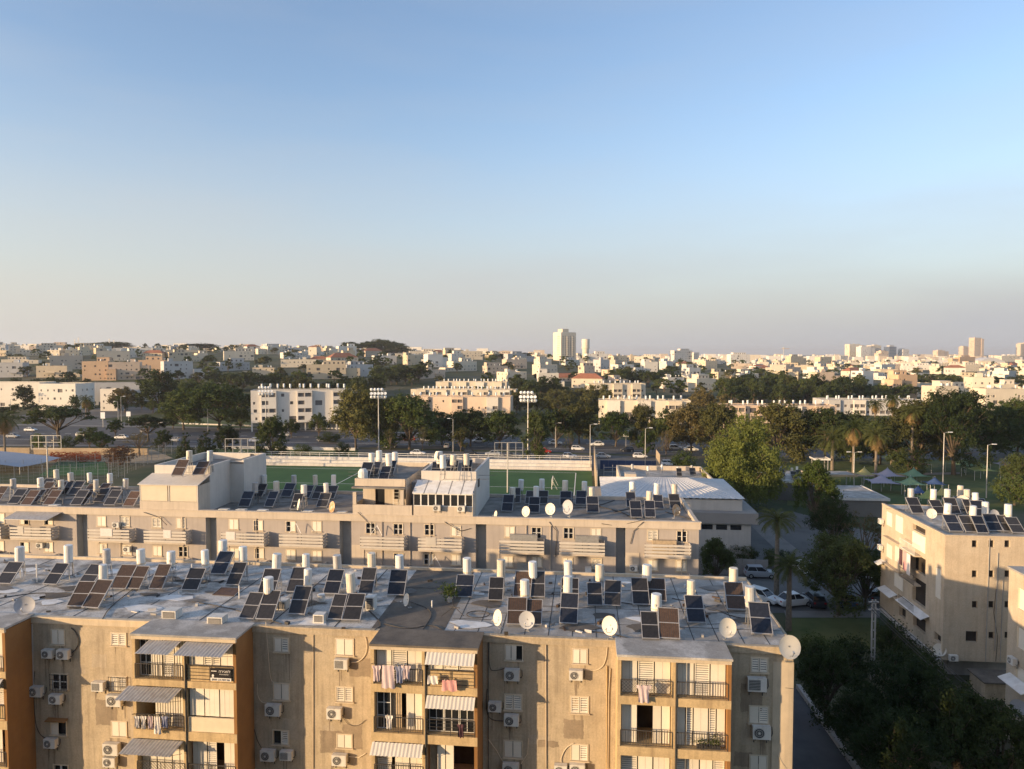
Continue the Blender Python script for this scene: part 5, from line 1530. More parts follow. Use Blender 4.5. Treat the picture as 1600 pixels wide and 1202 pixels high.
for x in (-1.6, .3, 2.2): MB().box(x, -.06, 0, x + .12, .06, 5.4).build('post', 'galv', fr_)
mat('blue_sheet', (0.045, 0.075, 0.16), 0.6, 0.15, 0.5)
bs = empty('blue_windbreak', (*l2w(bu + 8, FV + 4), 0), -TH, 'long dark blue sheet fence behind the scaffold frame', 'fence')
for i in range(7): MB().box(-6.4 + i * 2.2, 0, 0, -4.24 + i * 2.2, .06, 2.3).build('sheet', 'blue_sheet', bs)
# goal frame lines
for i, (uu, lab) in enumerate(((U1 - 9, 'white goal frame at the right end of the pitch'), (U0 + 40, 'white goal frame near the middle of the pitch'))):
    g = empty('goal_frame', (*l2w(uu, 156), 0), -TH, lab, 'goal', 'goal frames')
    MB().path([(0, 0, 0), (0, 0, 2.2), (0, 5, 2.2), (0, 5, 0)], .06, 6).build('goal_post', 'white_paint', g)
    MB().path([(0, 0, 2.2), (1.2, 0, 0), (1.2, 5, 0), (0, 5, 2.2)], .03, 4).build('net_frame', 'white_paint', g)

# ---- floodlight masts
def mast(x, y, h, label, cols=5, rows=3):
    r = empty('floodlight_mast', (x, y, 0), rnd.uniform(-.2, .2), label, 'floodlight', 'floodlight masts')
    MB().tube((0, 0, 0), (0, 0, h), .22, .12, 8).build('pole', 'galv', r)
    g = MB()
    for j in range(rows): g.box(-2.2, -.05, h - 2.6 + j * 1.1, 2.2, .05, h - 2.5 + j * 1.1)
    g.box(-1.5, -.06, h - 2.7, -1.4, .06, h).box(1.4, -.06, h - 2.7, 1.5, .06, h)
    g.build('cross_frame', 'metal_grey', r)
    for j in range(rows):
        for i in range(cols):
            if (i + j) % 7 == 6: continue
            x_ = -2 + 4 * i / (cols - 1)
            link('lamp', LAMP, r, (x_, -.3 if j % 2 else .3, h - 2.3 + j * 1.1), 0 if j % 2 else math.pi)
    return r
mat('lamp_white', (0.82, 0.83, 0.82), 0.35, 0.03, 2)
LAMP = MB().lathe([(.1, .0), (.36, .12), (.46, .42), (.44, .45), (0, .38)], (0, 0, 0), 12).mesh('lamp', 'lamp_white')
_mt = Matrix.Rotation(R(72), 4, 'X')
LAMP.transform(_mt)
for px, yb, yt, lab in ((592, 712, 609, 'floodlight mast standing among the roadside trees, middle one of three'), (825, 722, 614, 'floodlight mast at right behind the pitch, brightest lamps'), (416, 692, 606, 'floodlight mast at left in front of the pale long block')):
    x, y = gnd(px, yb)
    mast(x, y, rowz(yt, y), lab)
# ---- empty grid racks on poles
def rack(px, yb, x0, x1, y0, y1, label):
    x, y = gnd(px, yb)
    r = empty('grid_rack', (x, y, 0), 0, label, 'rack', 'steel grid racks on poles')
    k = y / FPX
    w0, w1 = (x0 - px) * k, (x1 - px) * k
    zt, zl = rowz(y0, y), rowz(y1, y)
    MB().tube((0, 0, 0), (0, 0, zt), .16, .12, 8).build('pole', 'galv', r)
    for i in range(5):
        a = w0 + (w1 - w0) * i / 4
        MB().box(a - .06, -.22, zl, a + .06, -.14, zt).build('upright', 'galv', r)
    for i in range(3):
        z = zl + (zt - zl) * i / 2
        MB().box(w0, -.30, z - .06, w1, -.225, z + .06).build('crossbar', 'galv', r)
    MB().box(-.8, .1, zl + .5, .8, .3, zl + .7).build('bracket', 'metal_grey', r)
rack(75, 752, 51, 98, 681, 702, 'steel grid rack on a pole at the far left before the flower bank')
rack(378, 738, 353, 400, 686, 710, 'steel grid rack on a pole behind the canvas veranda penthouse')
rack(793, 770, 773, 817, 692, 716, 'steel grid rack on a pole at the right part of the pitch')
# ---- mesh fences on the left court
def mesh_fence(p, q, h, n, label, mm='metal_grey'):
    a, b = Vector((*gnd(*p), 0)), Vector((*gnd(*q), 0))
    r = empty('mesh_fence', a, 0, label, 'fence')
    d = b - a
    for i in range(n + 1):
        c = d * (i / n)
        MB().tube(c, (c.x, c.y, h), .06, n=5).build('post', mm, r)
    m = MB()
    L = d.length
    for z in [h * k / 5 for k in range(1, 6)]: m.tube((0, 0, z), (d.x, d.y, z), .02, n=3)
    k = int(L / 1.2)
    for i in range(k): c = d * ((i + .5) / k); m.tube((c.x, c.y, 0), (c.x, c.y, h), .014, n=3)
    tag(m.build('wire_mesh', mm, r), kind='stuff')
mesh_fence((0, 757), (195, 748), 4.0, 9, 'wire mesh fence along the near side of the left court')
mesh_fence((170, 752), (278, 706), 4.2, 9, 'wire mesh fence running back along the right side of the left court')
mesh_fence((-20, 738), (120, 734), 3.0, 5, 'wire mesh fence across the middle of the left court')
mesh_fence((120, 735), (330, 716), 4.0, 8, 'wire mesh fence behind the dark round bush')
# pale tent-like cover at the left edge
tn = empty('court_canopy', (*gnd(20, 735), 0), 0, 'pale grey sagging canopy over the court at the left edge', 'canopy')
mat('canopy_grey', (0.36, 0.38, 0.42), 0.7, 0.05, .5)
m = MB()
P = []
for j in range(6):
    for i in range(9):
        x, y = -22 + i * 3.5, -6 + j * 3.2
        P.append((x, y, 4.2 - 2.4 * (i / 8) ** 1.6 - .3 * math.sin(math.pi * j / 5)))
m.add(P, [(j * 9 + i, j * 9 + i + 1, j * 9 + i + 10, j * 9 + i + 9) for j in range(5) for i in range(8)])
m.build('membrane', 'canopy_grey', tn, smooth=True)
for x, y in ((-22, -6), (-22, 10), (6, -6), (6, 10)): MB().tube((x, y, 0), (x, y, 4.2 if x < 0 else 1.8), .08).build('pole', 'metal_grey', tn)
# low retaining walls
def lowwall(name, p, q, h, t, mm, label):
    a, b = Vector((*gnd(*p), 0)), Vector((*gnd(*q), 0))
    r = empty(name, a, math.atan2(b.y - a.y, b.x - a.x), label, 'wall')
    L = (b - a).length
    n = max(2, int(L / 6))
    for i in range(n): MB().box(L * i / n, 0, 0, L * (i + 1) / n - .02, t, h).build('wall_segment', mm, r)
lowwall('retaining_wall', (-60, 709), (232, 711), 1.9, .4, 'sand', 'sandy retaining wall along the street at the left')
lowwall('roadside_wall', (330, 701), (555, 704.5), .9, .3, 'concrete_pale', 'low pale wall beside the main road left of the roadside trees')
lowwall('roadside_wall', (205, 660.5), (560, 672), .6, .3, 'concrete_pale', 'low pale wall along the far side of the main road')
# ---- street lamps
def lamp_post(px, yb, yt, label, arm=1, dbl=False):
    x, y = gnd(px, yb)
    h = rowz(yt, y)
    r = empty('street_lamp', (x, y, 0), 0, label, 'street lamp', 'street lamps')
    MB().tube((0, 0, 0), (0, 0, h), .13, .07, 7).build('pole', 'galv', r)
    for s in ((1, -1) if dbl else (arm,)):
        MB().path([(0, 0, h - .1), (.5 * s, 0, h + .12), (1.3 * s, 0, h + .15)], .05, 5).build('arm', 'galv', r)
        MB().slab([(.9 * s, -.16, h + .1), (1.8 * s, -.16, h + .1), (1.8 * s, .16, h + .1), (.9 * s, .16, h + .1)], (0, 0, .14)).build('lamp_head', 'lamp_white', r)
LP = [(1473, 765, 677, 'tall street lamp in the park, left of two near the shade sails', 1), (1541, 778, 696, 'tall street lamp in the park, right of two near the shade sails', 1), (922, 735, 664, 'street lamp beside the board barrier behind the pitch', 1), (1008, 735, 670, 'slim street lamp behind the flat-roofed wing', 1), (708, 706, 655, 'slim pole lamp at the car park right of the roadside trees', -1),
      (185, 668, 628, 'street lamp at the junction, left of a close pair', -1), (190, 672, 620, 'street lamp at the junction, right of a close pair', 1), (325, 674, 632, 'street lamp on the small lawn at left', 1), (17, 650, 624, 'street lamp near the left edge by the low pale school', 1), (868, 700, 662, 'thin lamp pole on the main road behind the pitch', 1), (1334, 748, 708, 'double-headed lamp between the palms', 1)]
for px, yb, yt, lab, arm in LP: lamp_post(px, yb, yt, lab, arm, 'double' in lab)
# sign boards by the junction
for i, (px, py, lab) in enumerate(((161, 668, 'round white sign board on posts at the junction'), (201, 664, 'square white sign board on a post at the junction'), (978, 700, 'white sign board by the car park under the trees'))):
    x, y = gnd(px, py)
    r = empty('sign_board', (x, y, 0), 0, lab, 'sign')
    MB().tube((0, .06, 0), (0, .06, 5), .07).build('post', 'galv', r)
    MB().box(-.9, -.05, 3.6, .9, .0, 6.2 if i == 0 else 5.6).build('board', 'lamp_white', r)
# ---- concrete utility pole and cables
px, py = 1363, 1052
x, y = gnd(px, 1062)
h = rowz(942, y)
up = empty('utility_pole', (x, y, 0), 0, 'pale lattice utility pole rising from the dark shrubs', 'utility pole')
for sx in (-.14, .14): MB().slab([(sx - .06, -.06, 0), (sx + .06, -.06, 0), (sx + .06, .06, 0), (sx - .06, .06, 0)], (0, 0, h)).build('post', 'concrete', up)
for i in range(9): MB().box(-.08, -.05, h * (i + .5) / 9, .08, .05, h * (i + .5) / 9 + .1).build('rung', 'concrete', up)
for z in (h - .3, h - 1.0): MB().box(-.45, -.06, z, .45, -.065 + .2, z + .1).build('crossarm', 'metal_grey', up)
for k in range(4):
    bx, by = l2w(30 + k * .35, 36)
    pts = []
    for i in range(13):
        t = i / 12
        pts.append((-.6 + k * .4 + (bx - x + .6) * t, (by - y) * t, h - .25 - .7 * (k % 2) + (4.5 - h) * t - 3.0 * t * (1 - t)))
    MB().path(pts, .025, 4).build('cable', 'metal_dark', up)

# ================================================================== playground shade sails
def sail(px, py, wpx, hpx, mm, label):
    x, y = gnd(px, py)
    k = y / FPX
    w, h = wpx * k, hpx * k * .78
    r = empty('shade_sail', (x, y, 0), rnd.uniform(-.4, .4), label, 'shade sail', 'playground shade sails')
    zb_, m, n = 2.2, MB(), 10
    P = []
    for j in range(n + 1):
        for i in range(n + 1):
            a, b = i / n * 2 - 1, j / n * 2 - 1
            d_ = min(1, math.hypot(a, b) / 1.0)
            edge = max(abs(a), abs(b))
            sq = 1 - .22 * edge * edge * (1 - min(abs(a), abs(b)) ** 2 / max(edge, 1e-6) ** 2)
            P.append((a * w / 2 * sq, b * w / 2 * sq, zb_ + (h) * (1 - d_) ** 1.7))
    m.add(P, [(j * (n + 1) + i, j * (n + 1) + i + 1, (j + 1) * (n + 1) + i + 1, (j + 1) * (n + 1) + i) for j in range(n) for i in range(n)])
    m.build('membrane', mm, r, smooth=True)
    MB().tube((0, 0, 0), (0, 0, zb_ + h + .1), .07, n=6).build('pole', 'galv', r)
    for sx in (-1, 1):
        for sy in (-1, 1): MB().tube((sx * w / 2, sy * w / 2, 0), (sx * w / 2, sy * w / 2, zb_ + .1), .05, n=5).build('corner_post', 'galv', r)
for nm, c in (('green', (0.15, 0.25, 0.15)), ('yellow', (0.40, 0.35, 0.14)), ('lilac', (0.33, 0.31, 0.37)), ('pink', (0.48, 0.20, 0.23)), ('blue', (0.05, 0.09, 0.20)), ('olive', (0.24, 0.29, 0.10))):
    mat('sail_' + nm, c, .8, .06, .5)
for a in ((1396, 728, 34, 13, 'sail_green', 'green shade sail left of the street lamps, highest up the lawn'), (1427, 737, 36, 12, 'sail_pink', 'pink shade sail by the tall palm trunk'), (1507, 739, 36, 14, 'sail_green', 'green shade sail between the two park street lamps'),
          (1532, 748, 38, 14, 'sail_olive', 'olive shade sail behind the right park street lamp'), (1571, 739, 30, 14, 'sail_lilac', 'lilac shade sail at the right end of the lawn'), (1350, 755, 28, 14, 'sail_yellow', 'yellow shade sail left of the lilac one'),
          (1386, 757, 38, 15, 'sail_lilac', 'lilac shade sail between the yellow and green ones'), (1377, 768, 44, 15, 'sail_lilac', 'lower lilac shade sail above the cream block roof'), (1427, 757, 38, 15, 'sail_green', 'green shade sail right of the lilac ones'),
          (1422, 771, 40, 15, 'sail_green', 'nearest green shade sail beside the blue one'), (1460, 771, 30, 13, 'sail_blue', 'dark blue shade sail, upper of two'), (1434, 786, 26, 14, 'sail_blue', 'dark blue shade sail, lower of two, behind the tanks'), (1449, 795, 30, 18, 'sail_olive', 'olive green shade sail peeking over the cream block roof'), (1471, 790, 24, 16, 'sail_yellow', 'yellow shade sail peeking over the tanks of the right block'),
          (1254, 712, 26, 11, 'sail_olive', 'small olive tent roof under the dark trees')):
    sail(*a)
mat('dim_wall', (0.16, 0.15, 0.135), .9, .1, .5)
# kiosk and pavilion roofs near the park
def flat(px, py, z, w, d, h, label, mm='concrete_pale', name='pavilion', open_=False):
    u, v = lev(px, py, z)
    r = empty(name, (*l2w(u, v), 0), -TH, label, name)
    if open_:
        for x_ in (-w / 2 + .1, w / 2 - .3):
            for y_ in (.1, d - .3): MB().box(x_, y_, 0, x_ + .2, y_ + .2, z - .3).build('post', 'galv', r)
    else: MB().box(-w / 2, 0, 0, w / 2, d, z - .3).build('wall', 'dim_wall', r)
    MB().box(-w / 2 - .3, -.3, z - .3, w / 2 + .3, d + .3, z).build('roof', 'roof_grey', r)
    MB().box(-w / 2 - .32, -.34, z - .35, w / 2 + .32, -.303, z + .12).build('fascia', mm, r)
    MB().box(-w / 2 - .3, -.3, z, -w / 2 - .05, d + .3, z + .12).box(w / 2 + .05, -.3, z, w / 2 + .3, d + .3, z + .12).build('kerb', mm, r)
    return u, v
uu, vv = flat(1347, 779, 3.4, 9, 13, 4, 'flat-roofed low pavilion left of the cream block roof')
uu, vv = flat(1240, 752, 4.0, 8, 12, 4, 'grey flat-roofed kiosk with four white tanks by the feathery tree')
for i in range(4): heater(uu - 2.6 + i * 1.7, vv + 4 + (i % 2) * 2.5, 4.01, [(uu - 2.6 + i * 1.7, vv + 2 + (i % 2) * 2.5, 'dark')], 'small solar heater, %s on the grey kiosk roof' % nth_left(i), 'solar heaters on the kiosk', .9, .9)
flat(1284, 717, 3.0, 3.6, 3, 3, 'small white-roofed shelter left of the date palm', 'white_paint', 'shelter', True)
flat(1300, 742, 3.0, 10, 5, 3, 'low open shelter below the date palm', 'sand', 'shelter', True)

# ================================================================== cars
def loft(stations):
    m = MB()
    n = 8
    for x, w, zb_, zm, zt, wt in stations:
        m.v += [(x, -w * .94, zb_), (x, -w, zb_ + .25), (x, -w * .98, zm), (x, -wt, zt), (x, wt, zt), (x, w * .98, zm), (x, w, zb_ + .25), (x, w * .94, zb_)]
    for j in range(len(stations) - 1):
        for i in range(n):
            m.f.append((j * n + i, j * n + (i + 1) % n, (j + 1) * n + (i + 1) % n, (j + 1) * n + i)); m.m.append(0)
    m.f += [tuple(range(n)), tuple((len(stations) - 1) * n + i for i in range(n - 1, -1, -1))]; m.m += [0, 0]
    return m
def make_car(kind):
    r = empty('parked_car')
    if kind == 'hatch': body = [(-2.0, .72, .38, .78, .82, .66), (-1.92, .84, .28, .92, .98, .74), (-1.3, .86, .24, .95, 1.0, .76), (.7, .86, .24, .92, .96, .76), (1.5, .85, .24, .84, .88, .72), (1.95, .78, .3, .68, .72, .62), (2.02, .7, .38, .58, .6, .6)]; cab = (-1.85, -1.55, -.1 + .3, 1.0)
    else: body = [(-2.25, .72, .4, .8, .84, .66), (-2.15, .85, .3, .92, .96, .74), (-1.4, .88, .24, .95, .98, .76), (.8, .88, .24, .92, .95, .76), (1.7, .86, .24, .82, .86, .72), (2.15, .78, .3, .68, .72, .62), (2.25, .7, .38, .58, .6, .6)]; cab = (-1.75, -1.05, .25, 1.1)
    loft(body).build('body', 'car_paint', r, smooth=False)
    x0, x1, x2, x3 = cab
    zr_ = 1.48
    lo, hi = .76, .58
    g = MB()
    base = [(x0, -lo, .955), (x3, -lo, .945), (x3, lo, .945), (x0, lo, .955)]
    top = [(x1, -hi, zr_), (x2, -hi, zr_), (x2, hi, zr_), (x1, hi, zr_)]
    g.add(base + top, [(0, 1, 5, 4), (1, 2, 6, 5), (2, 3, 7, 6), (3, 0, 4, 7)])
    g.build('windows', 'car_glass', r)
    t = MB().slab([(x1 - .06, -hi - .02, zr_), (x2 + .06, -hi - .02, zr_), (x2 + .06, hi + .02, zr_), (x1 - .06, hi + .02, zr_)], (0, 0, .06))
    for sy in (-1, 1):
        for a, b in ((base[0], top[0]), (base[1], top[1])):
            t.tube((a[0], sy * abs(a[1]), a[2]), (b[0], sy * abs(b[1]), b[2]), .045, n=4)
        t.tube(((x0 + x3) / 2, sy * lo, .95), ((x1 + x2) / 2, sy * hi, zr_), .04, n=4)
    t.build('roof', 'car_paint', r)
    for x in (-1.3, 1.32):
        for sy in (-1, 1):
            w = link('wheel', WHEEL, r, (x, sy * .78, .31))
            link('rim', RIM, w)
    L = body[-1][0]
    for sy in (-1, 1):
        MB().box(L - .2, sy * .56 - .16, .6, L - .02, sy * .56 + .16, .72).build('headlight', 'lamp_white', r)
        MB().box(body[0][0] - .01, sy * .6 - .12, .72, body[0][0] + .1, sy * .6 + .12, .9).build('tail_light', 'tail_red', r)
        MB().box(x3 - .45, sy * .98 - .1, .95, x3 - .3, sy * .98 + .06, 1.08).build('wing_mirror', 'car_paint', r)
    MB().box(L - .02, -.26, .42, L + .01, .26, .54).build('number_plate', 'plate_yellow', r)
    return r
mat('car_glass', (0.02, 0.022, 0.025), .08, .1, 2, spec=.6)
mat('tail_red', (0.35, 0.02, 0.02), .3, .1, 2)
mat('plate_yellow', (0.65, 0.48, 0.06), .5, .05, 2)
mat('tyre', (0.02, 0.02, 0.02), .9, .1, 2)
mat('car_paint', (.7, .7, .7), .3, .02, 1, spec=.5)
for nm, c in (('white', (.74, .74, .72)), ('silver', (.38, .40, .42)), ('dark', (.03, .035, .045)), ('red', (.42, .03, .02)), ('grey', (.15, .155, .165)), ('blue', (.05, .09, .17))): mat('car_' + nm, c, .3, .02, 1, spec=.5)
WHEEL = MB().tube((0, -.1, 0), (0, .1, 0), .31, n=14).mesh('wheel', 'tyre')
RIM = MB().tube((0, -.115, 0), (0, .115, 0), .19, n=10).mesh('rim', 'galv')
CARP = [make_car('hatch'), make_car('sedan')]
CAR_USED = [False, False]
def car(px, py, rz, colour, kind, label, group, z=.03):
    x, y = gnd(px, py)
    o = put(CARP, CAR_USED, kind, (x, y, z), rz, label, 'car', group)
    for ch in o.children:
        if ch.name.split('.')[0] in ('body', 'roof', 'wing_mirror'):
            ch.material_slots[0].link = 'OBJECT'
            ch.material_slots[0].material = MATS['car_' + colour]
GR = 'cars parked in the yard'
for a in ((1187, 902, -.1, 'silver', 0, 'silver hatchback parked in the yard left of the palm'), (1250, 893, 1.9, 'white', 0, 'white hatchback nose-out behind the palm in the yard'), (1356, 905, -.5, 'white', 1, 'white car at the right end of the yard by the cream block'),
          (1241, 946, .25, 'white', 1, 'white car half hidden by the palm, front row of the yard'), (1272, 945, 1.5, 'dark', 0, 'dark car parked beside the lawn in the yard'), (1192, 940, -.9, 'white', 0, 'white car parked by the near roof corner'), (1322, 945, 1.4, 'blue', 1, 'dark blue car under the dark tree in the yard'), (1366, 938, 1.3, 'grey', 0, 'grey car under the dark tree nearest the cream block')):
    car(*a, GR)
GR = 'cars along the main road and car park'
RD = [(640, 689, 'red', 'red car parked along the road under the trees'), (667, 689.5, 'white', 'white car directly right of the red one'), (703, 689, 'white', 'large white car beside the road, second right of the red one'), (748, 692, 'white', 'white car under the trees left of the right floodlight'), (699, 700, 'silver', 'silver car in the car park seen end-on'),
      (653, 711, 'white', 'white car in the car park near the fence, middle'), (611, 700, 'dark', 'dark car behind the tall thin tree trunks'), (868, 695, 'white', 'white car on the road right of the right floodlight'), (903, 704, 'white', 'white pickup-like car in the car park, nearer row'), (933, 697, 'white', 'white car parked left of the sign board under trees'), (1055, 703, 'silver', 'silver car on the road left of the feathery tree'), (1080, 705, 'white', 'white car just left of the feathery tree'),
      (980, 706, 'dark', 'dark car in the car park under the sign board'), (942, 716, 'silver', 'silver car behind the blue sheet fence'), (1045, 728, 'white', 'white car behind the flat-roofed wing'), (1070, 738, 'white', 'white car nearest the feathery tree, half hidden by bushes'), (128, 682, 'white', 'long white car on the left stretch of the main road'), (48, 674, 'white', 'white car beside the umbrella-shaped dark tree'), (272, 690, 'silver', 'silver car on the left road by the brown bush'),
      (800, 716, 'dark', 'dark car behind the right grid rack'), (735, 711, 'dark', 'dark car in the car park right of the silver one'), (770, 712, 'silver', 'silver car in the car park left of the right floodlight'), (890, 716, 'white', 'white car behind the steps fence near the board barrier'), (320, 689, 'dark', 'dark car on the left road near the conifers'), (505, 690, 'grey', 'grey car driving on the open stretch of main road'), (20, 684, 'silver', 'silver car near the left edge of the main road'), (90, 690, 'dark', 'dark car before the umbrella-shaped tree'), (190, 686, 'white', 'white car on the left road right of the long white one'), (228, 676, 'grey', 'grey car turning at the junction'), (400, 691, 'white', 'white car on the road by the left floodlight'), (445, 682, 'silver', 'silver car on the far lane left of the open stretch'), (850, 708, 'red', 'dark red car in the car park right part'), (1000, 716, 'white', 'white car at the car park corner near the slim lamp')]
for i, (px, py, c, lab) in enumerate(RD):
    car(px, py, (-.05 if i % 3 else math.pi - .05) if 'end-on' not in lab else 1.5, c, i % 2, lab, GR, .05)
# ================================================================== trees
def crown_mesh(name, seed, lobes, n, leaf, droop=0.0, open_=.5):
    """many small leaf blades through the volume of several lobes (x, y, z, rx, rz), in a box 1 wide and 1 high"""
    r = random.Random(seed)
    m = MB()
    wts = [l[3] * l[3] * l[4] for l in lobes]
    # small clumps on the lobes
    clumps = []
    for _ in range(max(24, n // 38)):
        x, y, z, rx, rz = r.choices(lobes, wts)[0]
        d = Vector((r.gauss(0, 1), r.gauss(0, 1), r.gauss(0, 1))).normalized()
        k = r.uniform(open_, 1.0)
        clumps.append((Vector((x + d.x * rx * k, y + d.y * rx * k, z + d.z * rz * k)), d, rx * r.uniform(.16, .34)))
    V, Fc = m.v, m.f
    for _ in range(n):
        c, d, cr = r.choice(clumps)
        p = c + Vector((r.gauss(0, .55), r.gauss(0, .55), r.gauss(0, .45))) * cr
        p.z -= droop * abs(r.gauss(0, 1)) * cr
        nrm = (d * .8 + Vector((r.gauss(0, .6), r.gauss(0, .6), r.gauss(0, .6) + .3))).normalized()
        t = nrm.orthogonal().normalized()
        t.rotate(Matrix.Rotation(r.uniform(0, 6.28), 3, nrm))
        if droop: t = (t + Vector((0, 0, -droop * 1.5))).normalized()
        b = nrm.cross(t)
        s = leaf * r.uniform(.6, 1.35)
        k = len(V)
        V += [tuple(p - t * s), tuple(p + b * s * .5 + nrm * s * .12), tuple(p + t * s), tuple(p - b * s * .5 + nrm * s * .12)]
        Fc.append((k, k + 1, k + 2, k + 3)); m.m.append(0)
    return m.mesh(name, 'leaf_mid')
def trunk_mesh(seed, lobes, r0=.035, base=.0, fork=.35):
    r = random.Random(seed + 99)
    m = MB()
    f = Vector((r.uniform(-.02, .02), r.uniform(-.02, .02), fork))
    m.tube((0, 0, 0), f * .5, r0, r0 * .8, 7); m.tube(f * .5, f, r0 * .8, r0 * .62, 7)
    for x, y, z, rx, rz in lobes:
        q = Vector((x, y, z))
        mid = f.lerp(q, .5) + Vector((r.uniform(-.04, .04), r.uniform(-.04, .04), .02))
        m.tube(f, mid, r0 * .5, r0 * .34, 5); m.tube(mid, q, r0 * .34, r0 * .12, 5)
        for _ in range(3):
            e = q + Vector((r.uniform(-1, 1) * rx, r.uniform(-1, 1) * rx, r.uniform(-.2, 1) * rz)) * .75
            m.tube(mid.lerp(q, .6), e, r0 * .2, r0 * .06, 4)
    return m.mesh('trunk', 'trunk')
def lob(seed, n, z0=.45, spread=.3, rr_=(.16, .26), flat=1.0):
    r = random.Random(seed)
    out = []
    for i in range(n):
        a = i * 2.4 + r.uniform(-.5, .5)
        k = spread * math.sqrt((i + .4) / n)
        rx = r.uniform(*rr_)
        rz = rx * flat * r.uniform(.7, 1)
        z = min(z0 + (.92 - z0) * (1 - (k / spread) ** 2 * r.uniform(.4, .95)), 1 - rz)
        out.append((k * math.cos(a), k * math.sin(a), z, rx, rz))
    return out
TV = {}
def variant(key, lobes, n, leaf, seed, droop=0., r0=.035, fork=.35, open_=.5):
    TV[key] = (trunk_mesh(seed, lobes, r0, 0, fork), crown_mesh('crown', seed, lobes, n, leaf, droop, open_))
for i in range(4): variant('far%d' % i, lob(20 + i, 6, .22, .3, (.22, .3)), 520, .066, 20 + i, 0, .03, .15)
for i in range(4): variant('mid%d' % i, lob(40 + i, 13, .12, .33, (.18, .27), 1.05), 4200, .031, 40 + i, 0, .026, .16, .25)
for i in range(3): variant('big%d' % i, lob(60 + i, 20, .1, .35, (.15, .24), 1.05), 13000, .0195, 60 + i, 0, .024, .18, .25)
variant('umb', lob(71, 14, .5, .38, (.14, .2), .8), 6500, .022, 71, 0, .03, .3)
_fl = [(.30 * math.cos(k * .9), .30 * math.sin(k * .9), .26 + .05 * (k % 3), .17, .20) for k in range(7)] + [(.27 * math.cos(k * 1.05 + .4), .27 * math.sin(k * 1.05 + .4), .52 + .06 * (k % 2), .17, .18) for k in range(6)] + [(.14 * math.cos(k * 1.6 + .2), .14 * math.sin(k * 1.6 + .2), .72 + .07 * (k % 3), .15, .15) for k in range(4)] + [(0, 0, .4, .25, .3)]
variant('feather', _fl, 42000, .0115, 81, .6, .03, .2, .3)
variant('dense', lob(83, 22, .1, .35, (.14, .2), 1.05), 17000, .0165, 83, .15, .028, .15, .2)
variant('con0', [(0, 0, .3, .3, .26), (.05, .03, .5, .24, .24), (-.03, 0, .7, .16, .2), (0, .02, .86, .09, .13)], 2600, .024, 91)
variant('bush0', [(0, 0, .45, .42, .45), (.15, .1, .4, .3, .36), (-.16, -.05, .42, .3, .36)], 3200, .026, 95, 0, .03, .15)
variant('near0', lob(97, 24, .18, .37, (.14, .21), 1.05), 20000, .0135, 97, 0, .028, .2)
variant('near1', lob(98, 22, .16, .37, (.14, .22), 1.05), 18000, .0145, 98, 0, .028, .18)
variant('bare', lob(99, 10, .35, .32, (.14, .24)), 1700, .014, 99, 0, .03, .3)
def tree(x, y, zb, w, h, key, leaf, label, group=None, name='tree', rz=None):
    r = empty(name, (x, y, zb), rnd.uniform(0, 6.28) if rz is None else rz, label, 'tree' if 'bush' not in name else 'bush', group)
    r.scale = (w, w, h)
    t, c = TV[key]
    link('trunk', t, r)
    cr = link('crown', c, r)
    cr.material_slots[0].link = 'OBJECT'
    cr.material_slots[0].material = MATS[leaf]
    return r
def ptree(px, yt, yb, wpx, key, leaf, label, group=None, name='tree', D=None, zb=0.0):
    if D is None: x, y = gnd(px, yb)
    else: y = D; x = colx(px, D)
    if D is not None: zb = terr(x, y)
    h = max(rowz(yt, y) - zb, 1.0)
    return tree(x, y, zb, wpx * y / FPX * (1.32 if key[:3] in ('big', 'mid') else 1.06), h, key, leaf, label, group, name)
G1 = 'roadside and park trees'
